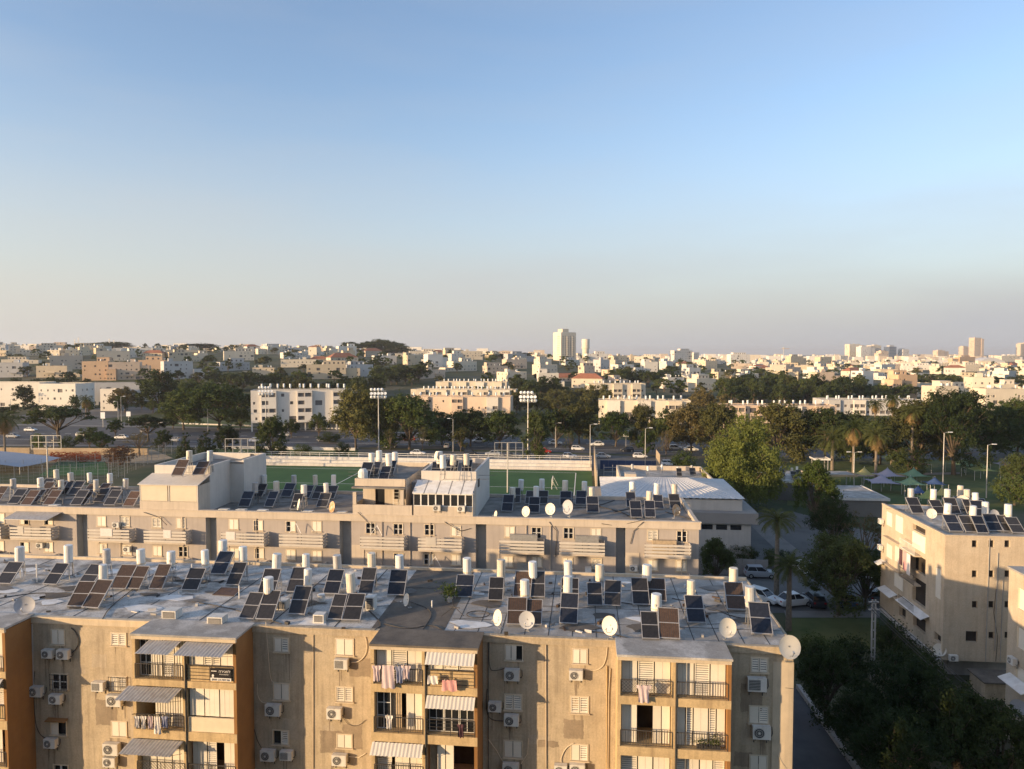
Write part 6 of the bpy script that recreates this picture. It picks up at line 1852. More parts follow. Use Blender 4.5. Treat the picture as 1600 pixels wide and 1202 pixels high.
PT = [(93, 634, 690, 100, 'umb', 'leaf_dark', 'dark umbrella-shaped tree beside the left main road'), (40, 602, 640, 28, 'mid0', 'leaf_dark', 'small dark tree before the low pale school'),
      (250, 578, 645, 62, 'mid1', 'leaf_dark', 'dark tree at the right end of the low pale school'), (232, 650, 690, 66, 'umb', 'leaf_dark', 'low dark spreading tree left of the small lawn'), (287, 606, 672, 60, 'big0', 'leaf_mid', 'green tree on the small lawn, left of two'),
      (342, 598, 672, 84, 'big1', 'leaf_mid', 'larger green tree on the small lawn, right of two'), (195, 604, 645, 40, 'mid2', 'leaf_brown', 'reddish brown tree before the pale school'), (378, 612, 660, 44, 'mid3', 'leaf_dark', 'dark tree left of the pale long block'),
      (290, 672, 728, 44, 'con0', 'leaf_dark', 'dark conifer left of two behind the penthouse'), (322, 668, 730, 54, 'con0', 'leaf_dark', 'dark conifer right of two behind the penthouse'), (352, 665, 712, 34, 'mid0', 'leaf_dark', 'dark tree squeezed beside the conifers'), (425, 650, 722, 44, 'big2', 'leaf_dark', 'dark leaning tree in front of the pale long block'),
      (140, 668, 700, 34, 'mid1', 'leaf_dark', 'low dark tree on the central strip of the left road'), (498, 645, 684, 26, 'mid2', 'leaf_dark', 'small dark tree at the foot of the pale long block'), (515, 672, 692, 40, 'bush0', 'leaf_dark', 'low dark bush beside the road under the pale block'),
      (556, 600, 702, 62, 'big0', 'leaf_olive', 'tall olive brown tree right of the pale long block'), (592, 618, 700, 60, 'big1', 'leaf_olive', 'olive tree behind the middle floodlight mast'), (640, 616, 702, 84, 'big2', 'leaf_mid', 'broad green tree right of the middle floodlight mast'),
      (690, 652, 696, 44, 'mid0', 'leaf_dark', 'dark tree over the parked red car'), (735, 638, 698, 62, 'big0', 'leaf_dark', 'dark tree below the peach long block, left one'), (780, 640, 700, 58, 'big1', 'leaf_mid', 'green tree below the peach long block, right one'),
      (838, 640, 722, 40, 'big2', 'leaf_dark', 'slim dark tree behind the right floodlight mast'), (870, 638, 698, 50, 'mid3', 'leaf_dark', 'dark tree right of the right floodlight mast'), (905, 628, 694, 56, 'big0', 'leaf_olive', 'olive tree left of the peach gable'), (962, 642, 698, 50, 'big1', 'leaf_mid', 'green tree before the peach gable'),
      (1005, 632, 698, 44, 'big2', 'leaf_olive', 'thin olive tree before the right peach block'), (1045, 640, 704, 46, 'mid1', 'leaf_dark', 'dark tree left of the brown roadside tree'), (1080, 630, 708, 66, 'big0', 'leaf_brown', 'brown leaved tree left of the feathery tree'), (1120, 628, 716, 60, 'big1', 'leaf_olive', 'olive tree half hidden behind the feathery tree'),
      (1068, 698, 742, 52, 'bush0', 'leaf_mid', 'round green bush beside the car park end'), (1104, 722, 768, 84, 'bush0', 'leaf_dark', 'wide dark bush below the feathery tree'),
      (1160, 642, 795, 138, 'feather', 'leaf_light', 'big feathery light green tree right of the white-roofed hall'), (1273, 718, 822, 76, 'dense', 'leaf_light', 'light green tree beside the low pavilion'),
      (1215, 628, 720, 84, 'big2', 'leaf_olive', 'olive tree behind the feathery tree, right side'), (1255, 640, 718, 60, 'big0', 'leaf_olive', 'brownish tree left of the palm row'), (1290, 636, 722, 66, 'big1', 'leaf_dark', 'dark tree behind the date palm'), (1330, 644, 722, 66, 'big2', 'leaf_dark', 'dark tree behind the short palms'),
      (1375, 650, 726, 66, 'big0', 'leaf_dark', 'dark tree between the tall palms'), (1432, 622, 735, 90, 'big1', 'leaf_olive', 'olive tree behind the tall right palm'), (1490, 606, 742, 128, 'near0', 'leaf_dark', 'huge dark tree right of the palms'), (1545, 628, 722, 90, 'big0', 'leaf_mid', 'broad green tree right of the huge dark one'),
      (1590, 622, 712, 70, 'big2', 'leaf_mid', 'green tree at the right edge above the lawn'), (1592, 708, 785, 64, 'near1', 'leaf_dark', 'dark tree at the right edge beside the shade sails'), (1420, 690, 742, 60, 'bush0', 'leaf_dark', 'dark shrubs at the foot of the tall right palm'),
      (1310, 836, 962, 130, 'near0', 'leaf_dark', 'dark tree spreading over the cars in the yard'), (1352, 858, 952, 90, 'near1', 'leaf_dark', 'dark tree between the yard cars and the cream block'), (1118, 842, 915, 60, 'dense', 'leaf_dark', 'dark bushy tree behind the right end of the taupe block'), (1300, 780, 868, 70, 'near1', 'leaf_dark', 'dark tree below the light green one'), (1350, 800, 905, 90, 'bare', 'leaf_brown', 'thin bare-twigged tree left of the cream block'), (1585, 730, 790, 60, 'bush0', 'leaf_mid', 'bushy shrub at the right edge of the lawn')]
PT += [(60, 672, 702, 24, 'bush0', 'leaf_mid', 'green bush at the kerb left of the flower bank'), (105, 676, 704, 26, 'bush0', 'leaf_dark', 'dark bush on the kerb above the flower bank'), (160, 676, 706, 30, 'mid3', 'leaf_mid', 'young tree on the kerb above the red flowers'), (255, 672, 706, 26, 'mid1', 'leaf_dark', 'young dark tree left of the conifers'),
       (180, 655, 682, 22, 'mid2', 'leaf_mid', 'small tree on the traffic island at left'), (270, 640, 670, 30, 'mid0', 'leaf_dark', 'small dark tree at the left end of the small lawn'), (375, 640, 672, 34, 'mid2', 'leaf_mid', 'small tree at the right end of the small lawn'), (455, 655, 684, 24, 'mid1', 'leaf_dark', 'small tree below the white block on columns'), (472, 690, 712, 30, 'bush0', 'leaf_mid', 'green bush on the lawn beside the pitch steps'), (535, 686, 712, 26, 'bush0', 'leaf_dark', 'dark bush left of the middle floodlight'),
       (610, 668, 706, 26, 'bare', 'leaf_olive', 'thin sparse tree in front of the parked dark car'), (660, 664, 708, 26, 'bare', 'leaf_olive', 'thin sparse tree in the car park, middle'), (720, 668, 706, 24, 'mid3', 'leaf_olive', 'small olive tree in the car park'), (890, 672, 714, 26, 'bare', 'leaf_olive', 'thin sparse tree left of the board barrier'), (1010, 672, 716, 30, 'mid0', 'leaf_mid', 'small tree at the car park end'), (1040, 668, 722, 30, 'bare', 'leaf_brown', 'thin bare tree left of the feathery tree')]
for a in PT: ptree(*a, G1)
for a in ((187, 690, 726, 58, 'bush0', 'leaf_red', 'dark reddish round bush by the flower bank'), (218, 675, 712, 56, 'bare', 'leaf_brown', 'pale brown twiggy bush behind the round bush')): ptree(*a, 'bushes by the left court', 'bush')
for i, a in enumerate(((1290, 1010, 1135, 100, 'near0', 'leaf_dark', 'dark shrub right of the near block corner, left of the utility pole'), (1345, 1085, 1200, 110, 'near1', 'leaf_dark', 'dark shrub at the bottom beside the slanting kerb'), (1415, 1030, 1190, 150, 'near0', 'leaf_dark', 'large dark shrub below the cream block balconies'), (1490, 1075, 1230, 150, 'near1', 'leaf_dark', 'large dark shrub at the bottom right before the annexe'), (1560, 1110, 1250, 130, 'near0', 'leaf_dark', 'dark shrub in the bottom right corner'), (1440, 1000, 1075, 70, 'bush0', 'leaf_dark', 'rounded dark shrub at the foot of the cream block'), (1330, 985, 1060, 80, 'bush0', 'leaf_dark', 'rounded dark hedge behind the yard lawn'), (1270, 985, 1045, 60, 'bush0', 'leaf_mid', 'green shrub on the yard lawn by the near block'), (1395, 960, 1035, 60, 'bush0', 'leaf_dark', 'dark shrub right of the utility pole top'), (1400, 1120, 1260, 140, 'near1', 'leaf_dark', 'dark shrub at the bottom edge in the middle of the garden'))):
    ptree(*a, 'garden shrubs below the right block', 'bush')
for i, px in enumerate((1150, 1168, 1205, 1228)):
    ptree(px, 845 + i * 4, 880 + i * 3, 34, 'bush0', 'leaf_dark', 'low dark hedge bush, %s in the yard' % nth_left(i), 'hedge bushes in the yard', 'bush')
# red flowers on the bank
m = MB(); rr = random.Random(6)
for i in range(1500):
    x, y = gnd(rr.uniform(78, 158), rr.uniform(711, 723))
    z = rr.uniform(.1, 1.1); s = rr.uniform(.15, .32)
    m.quad((x - s, y, z), (x, y - s * .4, z + s * .5), (x + s, y, z + .05), (x, y + s, z - s * .3))
tag(m.build('flower_bed', 'flower_red'), 'bank of red flowers before the sandy wall at left', 'flowers', kind='stuff')
# ---------------- palms
def palm(px, yt, yb, wpx, label, dry=True, kind='fan', D=None):
    x, y = gnd(px, yb)
    h = rowz(yt, y)
    w = wpx * y / FPX
    r = empty('palm_tree', (x, y, 0), rnd.uniform(0, 6), label, 'palm', 'palm trees')
    rr = random.Random(int(px))
    hc = h - w * (.34 if kind == 'fan' else .25)
    tr = MB()
    k = 9
    for i in range(k):
        z0, z1 = hc * i / k, hc * (i + 1) / k
        rad = (.34 if kind == 'fan' else .42) * (1 - .35 * i / k)
        tr.tube((0, 0, z0), (0, 0, z1), rad * 1.06, rad * .94, 8)
    tr.build('trunk', 'palm_trunk', r)
    def fronds(n, e0, e1, L, m):
        for i in range(n):
            a = i * 2.399 + rr.uniform(-.2, .2)
            e = e0 + (e1 - e0) * (i / n) + rr.uniform(-.1, .1)
            dx, dy = math.cos(a), math.sin(a)
            ll = L * rr.uniform(.8, 1.1)
            prev = Vector((0, 0, hc))
            seg = 6
            for s_ in range(1, seg + 1):
                e2 = e - (s_ / seg) ** 1.4 * (1.25 if kind == 'fan' else 1.1)
                cur = prev + Vector((dx * math.cos(e2), dy * math.cos(e2), math.sin(e2))) * (ll / seg)
                sd = Vector((-dy, dx, 0))
                wd = ll * (.16 if kind == 'fan' else .13) * (1 if s_ > 2 else .35)
                for sg in (-1, 1):
                    for q in range(3):
                        p0 = prev.lerp(cur, q / 3)
                        tip = p0 + sd * (sg * wd) + (cur - prev) * .7 + Vector((0, 0, -wd * .45))
                        m.add([p0, p0 + (cur - prev) * .22, tip], [(0, 1, 2)])
                m.tube(prev, cur, .03, .025, 3, cap=False)
                prev = cur
    m = MB(); fronds(54 if kind == 'fan' else 60, 1.35, -.15 if kind == 'fan' else -.35, w * .55, m)
    m.build('fronds', 'palm_leaf', r)
    if dry:
        m = MB(); fronds(34, -.1, -1.2, w * .54, m)
        m.build('dry_skirt', 'palm_dry', r)
for a in ((1333, 652, 742, 50, 'short shaggy palm, left of the two stout ones with dry skirts'), (1368, 664, 752, 48, 'short shaggy palm, right of the two stout ones with dry skirts'), (1366, 622, 722, 28, 'tall thin palm behind the two shaggy palms'), (1393, 614, 726, 30, 'tallest slim palm left of the big olive tree'), (1424, 632, 740, 38, 'tall palm with an orange dry skirt over the pink sail'),
          (135, 617, 655, 24, 'small palm by the pale school at left'), (8, 640, 712, 46, 'palm cut by the left edge')): palm(*a)
for a in ((1213, 795, 935, 62, 'palm in the yard, taller of two near the near roof'), (1232, 868, 985, 66, 'lower palm in the yard close to the near roof corner')): palm(*a, False)
palm(1300, 672, 735, 62, 'wide date palm with arching fronds beside the shelter', False, 'date')
# ================================================================== the town behind
for nm, c in (('cream', (0.66, 0.585, 0.46)), ('white', (0.70, 0.66, 0.59)), ('peach', (0.62, 0.49, 0.37)), ('grey', (0.50, 0.49, 0.47)), ('sandy', (0.62, 0.52, 0.37)), ('pale', (0.68, 0.645, 0.57)), ('tan', (0.54, 0.45, 0.35)), ('orange', (0.60, 0.42, 0.27))):
    mat('house_' + nm, c, .9, .08, .12, streak=.15, rand=.1)
mat('far_glass', (0.13, 0.12, 0.115), .4, .5, .25, spec=.35)
mat('tile_red', (0.36, 0.15, 0.085), .85, .15, .4)
mat('tower_glass', (0.10, 0.13, 0.19), .2, .1, .05, spec=.5)
FT = MB().lathe([(.0, 0), (.36, 0), (.40, .05), (.40, 1.25), (.34, 1.32), (0, 1.32)], n=8).box(-.06, -.06, -1.0, .06, .06, .02)
FTANK = FT.mesh('rooftop_tank', 'far_tank')
def bldg(x, y, zb, yaw, w, d, h, wm, label, cat='house', group=None, name='house', storey=3.0, seed=0, extra=True, tanks=2, roof='roof_grey', pitch=.72, pilotis=0.0, wall2=None, red=False, bays=0):
    r = empty(name, (x, y, zb), yaw, label, cat, group)
    q = random.Random(seed)
    pm = MB()
    m = MB()
    z0 = -3.0
    def holes(L, per):
        out = []
        n = max(1, int(L / per))
        for f in range(int((h - pilotis) / storey)):
            zz = pilotis + f * storey
            for i in range(n):
                if q.random() > pitch: continue
                c = L * (i + .5) / n
                k = q.random()
                if k < .14: a, lo, hi = per * .4, zz + .5, zz + 2.4
                elif k < .45: a, lo, hi = .6, zz + 1.0, zz + 2.2
                else: a, lo, hi = .38, zz + 1.1, zz + 2.1
                c += q.uniform(-.5, .5)
                out.append((c - a, lo, c + a, min(hi, h - .15)))
        return out
    A = [(-w / 2, 0), (w / 2, 0), (w / 2, d), (-w / 2, d)]
    m.wall(A[0], A[1], z0 if not pilotis else pilotis, h, holes(w, 3.3), .35, pm)
    m.wall(A[1], A[2], z0 if not pilotis else pilotis, h, holes(d, 3.8), .35, pm)
    m.wall(A[2], A[3], z0 if not pilotis else pilotis, h)
    m.wall(A[3], A[0], z0 if not pilotis else pilotis, h, holes(d, 3.8), .35, pm)
    m.build('wall', 'house_' + wm, r)
    tag(pm.build('window_glass', 'far_glass', r), kind='stuff')
    for b_i in range(bays):                  # columns of closed-in balconies standing proud of the front
        bw = min(5.5, w / bays * .5)
        c = -w / 2 + w * (b_i + .5) / bays
        bz = pilotis if pilotis else -1
        pb_ = MB()
        hs = [(.25 + j * (bw - .2) / 2, zz + .95, .25 + (j + 1) * (bw - .2) / 2 - .25, zz + 2.5) for zz in [pilotis + storey * f for f in range(int((h - pilotis) / storey))] for j in range(2) if q.random() < .75]
        bw_ = MB().wall((c - bw / 2, -1.3), (c + bw / 2, -1.3), bz, h - .3, hs, .5, pb_).wall((c + bw / 2, -1.3), (c + bw / 2, 0), bz, h - .3).wall((c - bw / 2, 0), (c - bw / 2, -1.3), bz, h - .3).box(c - bw / 2 - .1, -1.4, h - .3, c + bw / 2 + .1, -.06, h - .1)
        bo = bw_.build('balcony_column', 'house_' + q.choice([wm, wm, 'pale']), r)
        tag(pb_.build('window_glass', 'far_glass', bo), kind='stuff')
    if pilotis:
        n = max(3, int(w / 4))
        for i in range(n + 1):
            MB().box(-w / 2 + (w - .5) * i / n, .3, -1, -w / 2 + (w - .5) * i / n + .5, .8, pilotis).build('column', 'house_' + wm, r)
        MB().box(-w / 2, .9, pilotis - .25, w / 2, d, pilotis - .003).box(-w / 2 + 3, d * .5, -1, w / 2 - 3, d, pilotis - .25).build('soffit', 'house_grey', r)
    if red:
        o = .5
        MB().add([(-w / 2 - o, -o, h), (w / 2 + o, -o, h), (w / 2 + o, d + o, h), (-w / 2 - o, d + o, h), (-w / 4, d / 2, h + w * .16), (w / 4, d / 2, h + w * .16)], [(0, 1, 5, 4), (1, 2, 5), (2, 3, 4, 5), (3, 0, 4), (3, 2, 1, 0)]).build('roof', 'tile_red', r)
        return r
    MB().box(-w / 2 + .25, .25, h - .6, w / 2 - .25, d - .25, h - .35).build('roof', roof, r)
    p = MB().box(-w / 2 - .05, -.05, h, w / 2 + .05, .25, h + .12).box(-w / 2 - .05, .25, h, -w / 2 + .25, d, h + .12).box(w / 2 - .25, .25, h, w / 2 + .05, d, h + .12).box(-w / 2 + .25, d - .25, h, w / 2 - .25, d + .05, h + .12)
    p.build('parapet', 'house_' + (wall2 or wm), r)
    if extra and q.random() < .65:          # a lower wing on one side, set forward or back
        ww, hw, dv, sg = w * q.uniform(.3, .5), max(3.2, h - storey * q.choice([1, 1, 2])), q.uniform(-4, 3), q.choice([-1, 1])
        a_ = sg * (w / 2 + ww / 2 - .4)
        pm3 = MB()
        hs = [(ww * (i + .3) / 3, zz + 1.0, ww * (i + .3) / 3 + .9, zz + 2.1) for i in range(3) for zz in [storey * j for j in range(int(hw / storey))] if q.random() < .6]
        MB().wall((a_ - ww / 2, dv), (a_ + ww / 2, dv), -3, hw, hs, .3, pm3).wall((a_ + ww / 2, dv), (a_ + ww / 2, dv + d * .8), -3, hw).wall((a_ + ww / 2, dv + d * .8), (a_ - ww / 2, dv + d * .8), -3, hw).wall((a_ - ww / 2, dv + d * .8), (a_ - ww / 2, dv), -3, hw).box(a_ - ww / 2 - .1, dv - .1, hw, a_ + ww / 2 + .1, dv + d * .8, hw + .25).build('wing', 'house_' + wm, r)
        tag(pm3.build('window_glass', 'far_glass', r), kind='stuff')
    if extra:
        k = q.random()
        if k < .6:
            a = q.uniform(.35, .7) * w; c = q.uniform(-.5, .5) * (w - a); dd = d * q.uniform(.4, .7); hh = q.uniform(2.4, 3.1)
            pm2 = MB()
            hs = [(a * i / max(1, int(a / 3)) + .6, h + .5, a * i / max(1, int(a / 3)) + 1.9, h + 1.9) for i in range(max(1, int(a / 3)))]
            MB().wall((c - a / 2, d - dd), (c + a / 2, d - dd), h - .35, h + hh, hs, .3, pm2).wall((c + a / 2, d - dd), (c + a / 2, d - .3), h - .35, h + hh).wall((c + a / 2, d - .3), (c - a / 2, d - .3), h - .35, h + hh).wall((c - a / 2, d - .3), (c - a / 2, d - dd), h - .35, h + hh).box(c - a / 2 - .2, d - dd - .2, h + hh, c + a / 2 + .2, d - .1, h + hh + .2).build('upper_floor', 'house_' + (wall2 or wm), r)
            tag(pm2.build('window_glass', 'far_glass', r), kind='stuff')
            zt = h + hh + .2
        else:
            c = q.uniform(-.3, .3) * w
            MB().box(c - 1.6, d * .5, h - .35, c + 1.6, d * .5 + 3, h + 2.3).build('stair_head', 'house_' + (wall2 or wm), r)
        if q.random() < .45:
            c = q.uniform(-.35, .2) * w
            MB().box(c, -1.3, storey * .98, c + w * .3, -.003, storey * .98 + 1.1).build('balcony', 'house_' + wm, r)
    if tanks:
        t = MB()
        for i in range(tanks):
            cx, cy = q.uniform(-.45, .45) * w, q.uniform(.15, .8) * d
            t.lathe([(.36, 0), (.36, 1.25), (0, 1.3)], (cx, cy, h + .4), 7)
            t.box(cx - .05, cy - .05, h - .35, cx + .05, cy + .05, h + .4)
        tag(t.build('roof_tanks', 'far_tank', r), kind='stuff')
    return r
def pb(x0, x1, yt, D, wm, label, zb=None, yaw=0.0, d=12, name='building', cat='building', **k):
    xc = colx((x0 + x1) / 2, D)
    zb = terr(xc, D) if zb is None else zb
    h = rowz(yt, D) - zb
    w = (x1 - x0) * D / FPX
    return bldg(xc, D, zb, yaw, w, d, h, wm, label, cat, None, name, **k)
def tank_row(xs0, xs1, py, D, zroof, n, what, dy=3.0):
    for i in range(n):
        px = xs0 + (xs1 - xs0) * (i + rnd.uniform(.2, .8)) / n
        o = link('rooftop_tank', FTANK, None, (colx(px, D), D + dy + (i % 2) * 2.2, zroof + .72), 0)
        o.scale = (1.0, 1.0, 1.15)
        tag(o, 'white tank, %s on %s' % (nth_left(i), what), 'solar tank', 'tanks on ' + what)
# ---- long blocks along the main road
D = 272
cx_, cy_ = colx(391, D), D
bw_, by_ = 40.0, .22
bldg(cx_ + bw_ / 2 * math.cos(by_), cy_ + bw_ / 2 * math.sin(by_), 0, by_, bw_, 11, rowz(611, D), 'white', 'white long block on columns behind the main road', 'apartment block', None, 'apartment_block', seed=1, extra=False, tanks=0, pilotis=3.4, roof='roof_mid', pitch=.55, bays=3)
tank_row(402, 540, 606, D + 12, rowz(610, D) - .4, 13, 'the white block on columns')
D = 335
pb(632, 798, 620, D, 'peach', 'peach long block seen above the roadside trees', 0, -.12, 11, 'apartment_block', 'apartment block', seed=2, bays=3, extra=False, tanks=0, roof='roof_mid', pitch=.5)
tank_row(636, 794, 616, D, rowz(620, D) - .4, 12, 'the peach long block')
D = 300
pb(936, 1078, 626, D, 'cream', 'cream long block left of the brown roadside trees', 0, -.14, 11, 'apartment_block', 'apartment block', seed=3, bays=3, extra=False, tanks=0, pilotis=2.8, roof='roof_mid', pitch=.5)
tank_row(938, 1072, 624, D, rowz(626, D) - .4, 12, 'the cream long block')
D = 282
pb(1133, 1306, 634, D, 'peach', 'peach long block hidden behind the feathery tree', 0, -.06, 11, 'apartment_block', 'apartment block', seed=4, bays=4, extra=False, tanks=0, roof='roof_mid')
tank_row(1135, 1300, 629, D, rowz(634, D) - .4, 14, 'the block behind the feathery tree')
D = 345
pb(1287, 1440, 625, D, 'grey', 'grey long block with pale roof behind the tall palms', 0, -.1, 13, 'apartment_block', 'apartment block', seed=5, bays=4, extra=False, tanks=0, roof='roof_grey')
tank_row(1290, 1436, 616, D, rowz(625, D) - .4, 16, 'the grey block behind the palms')
D = 400
pb(640, 806, 609, D, 'cream', 'cream terraced block behind the peach one, lower row', 0, -.1, 12, 'apartment_block', 'apartment block', seed=6, bays=5, extra=False, tanks=0)
tank_row(657, 800, 598, D, rowz(609, D) - .4, 20, 'the lower cream terrace')
D = 455
pb(680, 792, 597, D, 'cream', 'cream terraced block behind the peach one, upper row', None, -.1, 12, 'apartment_block', 'apartment block', seed=7, bays=4, extra=False, tanks=0)
tank_row(692, 790, 587, D, rowz(597, D) - .4, 16, 'the upper cream terrace')
D = 430
pb(920, 1010, 600, D, 'cream', 'cream terraced block behind the dark trees right of the tower', 0, .1, 12, 'apartment_block', 'apartment block', seed=8, bays=3, extra=False, tanks=0)
tank_row(925, 1005, 599, D, rowz(600, D) - .4, 10, 'the terrace right of the tower')
D = 395
pb(1462, 1500, 604, D, 'cream', 'small cream house with tanks above the huge dark tree', 0, .1, 12, seed=9, tanks=4)
pb(1522, 1552, 590, D, 'cream', 'cream two-stage house above the right trees', 0, -.2, 12, seed=10, tanks=4)
pb(1540, 1620, 608, D - 20, 'cream', 'long cream house with tanks at the right edge', 0, .05, 12, seed=12, extra=False, tanks=8)
pb(1402, 1436, 586, 450, 'orange', 'orange stepped house right of the dark tree belt', 0, .2, 10, seed=13, tanks=2)
# ---- school on the left
pb(-60, 62, 598, 400, 'pale', 'low pale school wing at the left edge', 0, -.03, 14, 'school_wing', 'school', seed=21, extra=False, tanks=0, storey=4.2, pitch=.6)
pb(58, 118, 600, 380, 'pale', 'middle school wing with large windows', 0, -.05, 16, 'school_wing', 'school', seed=22, extra=False, tanks=0, storey=4.4, pitch=.8)
pb(118, 250, 599, 410, 'grey', 'long grey school wing at the right end', 0, .25, 14, 'school_wing', 'school', seed=23, extra=False, tanks=0, storey=4.2, pitch=.55, roof='sheet_white')
pb(155, 182, 608, 372, 'pale', 'narrow pale school stair tower', 0, -.05, 8, 'school_wing', 'school', seed=24, extra=False, tanks=0, storey=3.4)
# ---- larger named houses of the slope
SPEC = [(130, 172, 565, 520, 'orange', 'orange peach house left of the pair above the school', .1), (172, 222, 566, 525, 'peach', 'wide peach house with recessed balconies above the school', .15), (218, 262, 563, 560, 'orange', 'orange house right of the peach pair', .1), (258, 306, 565, 530, 'grey', 'pinkish grey house right of the orange ones', .3),
        (82, 132, 556, 600, 'tan', 'tall plain tan house with blank wall above the school', .25), (59, 108, 572, 540, 'sandy', 'low sandy house in front of the tall tan house', .1), (0, 38, 567, 540, 'grey', 'grey house at the left edge of the slope', .1), (262, 330, 547, 820, 'sandy', 'yellow flat-roofed house on the left ridge', .2), (182, 255, 544, 880, 'pale', 'pale long house on the left ridge', .15), (64, 110, 538, 980, 'peach', 'peach building on the far left ridge', .1), (20, 66, 540, 1000, 'white', 'whitish building at the far left ridge', 0),
        (352, 402, 549, 720, 'cream', 'stepped cream house left of the middle ridge', .2), (345, 396, 566, 600, 'grey', 'house with shade put into its grey walls, below the stepped cream house', .3), (395, 432, 575, 560, 'sandy', 'small sandy house above the pale long block', .1), (480, 548, 570, 540, 'sandy', 'large sandy school-like house above the pale long block', .12), (545, 590, 570, 560, 'grey', 'house with shade put into its grey walls, right of the large sandy one', .3), (440, 500, 562, 640, 'cream', 'cream house above the large sandy one', .1), (585, 625, 556, 700, 'white', 'white house below the dark ridge pines', .2),  # two grey houses here carry their shade in the wall colour
        (655, 705, 578, 560, 'peach', 'peach box house left of the cream terraces', .3), (705, 755, 565, 640, 'cream', 'cream stepped house above the cream terraces', .3), (640, 690, 549, 900, 'cream', 'cream house on the middle ridge', .1), (715, 760, 549, 880, 'cream', 'wide cream house right on the middle ridge', .1), (840, 880, 570, 620, 'cream', 'cream house below the white tower', .3), (790, 830, 562, 700, 'peach', 'peach house left of the tower', .2), (760, 800, 572, 620, 'tan', 'tan house above the dark central trees', .2),
        (916, 958, 553, 900, 'white', 'bright cream school-like building right of the tower', .1), (956, 985, 556, 880, 'sandy', 'yellowish house right of the bright building', .2), (1050, 1090, 548, 1050, 'white', 'white many-windowed building on the right ridge', .2), (1140, 1178, 554, 1000, 'white', 'white building with a curved-looking roof on the right ridge', .1), (1232, 1262, 557, 1100, 'sandy', 'sandy house on the right ridge, left one', .2), (1278, 1306, 558, 1100, 'sandy', 'sandy stepped house on the right ridge, right one', .2),
        (1275, 1310, 582, 560, 'peach', 'peach house behind the dark tree belt', .1), (1345, 1372, 580, 560, 'white', 'white boxy house right of the dark tree belt', .2), (1495, 1532, 558, 1300, 'orange', 'orange office slab below the tall right tower', .15), (1100, 1126, 564, 800, 'sandy', 'sandy block left of the white ridge building', .2), (1042, 1075, 590, 520, 'white', 'white house at the left end of the dark belt', .15), (1085, 1128, 592, 500, 'cream', 'cream house with balconies left of the dark belt', .2), (1075, 1100, 575, 640, 'pale', 'pale house above the cream balcony house', .2)]
for i, (x0, x1, yt, D, wm, lab, yaw) in enumerate(SPEC): pb(x0, x1 - (x1 - x0) * .12, yt, D, wm, lab, None, yaw * 2.2, 11, 'house', 'house', seed=100 + i, tanks=rnd.randint(1, 4), pitch=.6)
for i, (x0, x1, yt, D, lab) in enumerate(((865, 905, 590, 560, 'red tile roofed house below the tower, left one'), (898, 926, 594, 540, 'red tile roofed house below the tower, right one'), (1175, 1205, 575, 800, 'brownish tile roofed house on the right slope'), (485, 512, 561, 760, 'small red tile roofed house on the left slope'))):
    pb(x0, x1, yt, D, 'peach', lab, None, .2, 10, 'house', 'house', seed=200 + i, red=True)
# ---- the white tower and the water tower
D = 970
xc = colx(889, D); zb = terr(xc, D)
tw = empty('residential_tower', (xc, D, zb), .45, 'tall cream residential tower on the ridge', 'tower')
h = rowz(520, D) - zb
q = MB(); pm = MB()
hs = [(a, 2 + f * 3.05, a + 1.8, 3.6 + f * 3.05) for f in range(int((h - 3) / 3.05)) for a in (2.5, 6.5, 10.8, 14.2, 18.6)]
hs2 = [(a, 2 + f * 3.05, a + 1.4, 3.5 + f * 3.05) for f in range(int((h - 3) / 3.05)) for a in (2, 5.5, 9, 12.5, 16)]
q.wall((-12.5, 0), (11, 0), -4, h, hs, .8, pm).wall((11, 0), (11, 22), -4, h).wall((11, 22), (-12.5, 22), -4, h).wall((-12.5, 22), (-12.5, 0), -4, h, [x_ for x_ in hs2 if x_[0] > 11], .8, pm)
q.build('wall', 'house_cream', tw)
tag(pm.build('window_glass', 'far_glass', tw), kind='stuff')
MB().box(-12.5, 0, h, 11, 22, h + .4).build('roof', 'house_pale', tw)
MB().box(-8.5, 3, h + .4, 1, 16, h + 5.0).build('plant_room', 'house_cream', tw)
for x in (-3.6, 5.2):
    for f in range(int((h - 3) / 3.05)): MB().box(x, -1.4, 1.3 + f * 3.05, x + 4.4, -.003, 2.3 + f * 3.05).build('balcony', 'house_white', tw)
MB().tube((0, 8, h + 4), (0, 8, h + 9), .2).build('antenna', 'metal_grey', tw)
xc = colx(915, 925); zb = terr(xc, 925)
wt = empty('water_tower', (xc, 925, zb), 0, 'round cream water tower beside the tall residential tower', 'water tower')
h = rowz(530, 925) - zb
MB().lathe([(4.4, -3), (4.2, h * .55), (5.0, h * .62), (5.2, h * .98), (4.6, h), (0, h)], n=20).build('shaft', 'house_cream', wt, smooth=True)
MB().lathe([(5.35, h * .6), (5.5, h * .61), (5.35, h * .64)], n=20).build('collar', 'house_cream', wt)
# ---- the far skyline towers
TW = [(1325, 1345, 538, 2400, 'cream', 'leftmost cream tower of the far cluster'), (1343, 1362, 542, 2350, 'white', 'pale tower second in the far cluster'), (1359, 1378, 540, 2450, 'cream', 'cream tower third in the far cluster'), (1375, 1389, 549, 2300, 'peach', 'short peach tower in the far cluster'), (1409, 1421, 546, 2400, 'white', 'slim white tower right of the dark glass one'), (1463, 1478, 548, 2700, 'peach', 'small peach tower between the cluster and the tall tower'), (1503, 1516, 542, 2900, 'peach', 'pinkish tower just left of the tallest right tower'), (1520, 1534, 528, 2500, 'peach', 'tallest brown tower at the right of the skyline'),
      (1560, 1598, 556, 1900, 'cream', 'cream apartment slab at the right end of the skyline'), (1596, 1612, 536, 2600, 'tan', 'tower cut by the right edge of the picture'), (1312, 1326, 556, 2100, 'grey', 'low grey block left of the far cluster')]
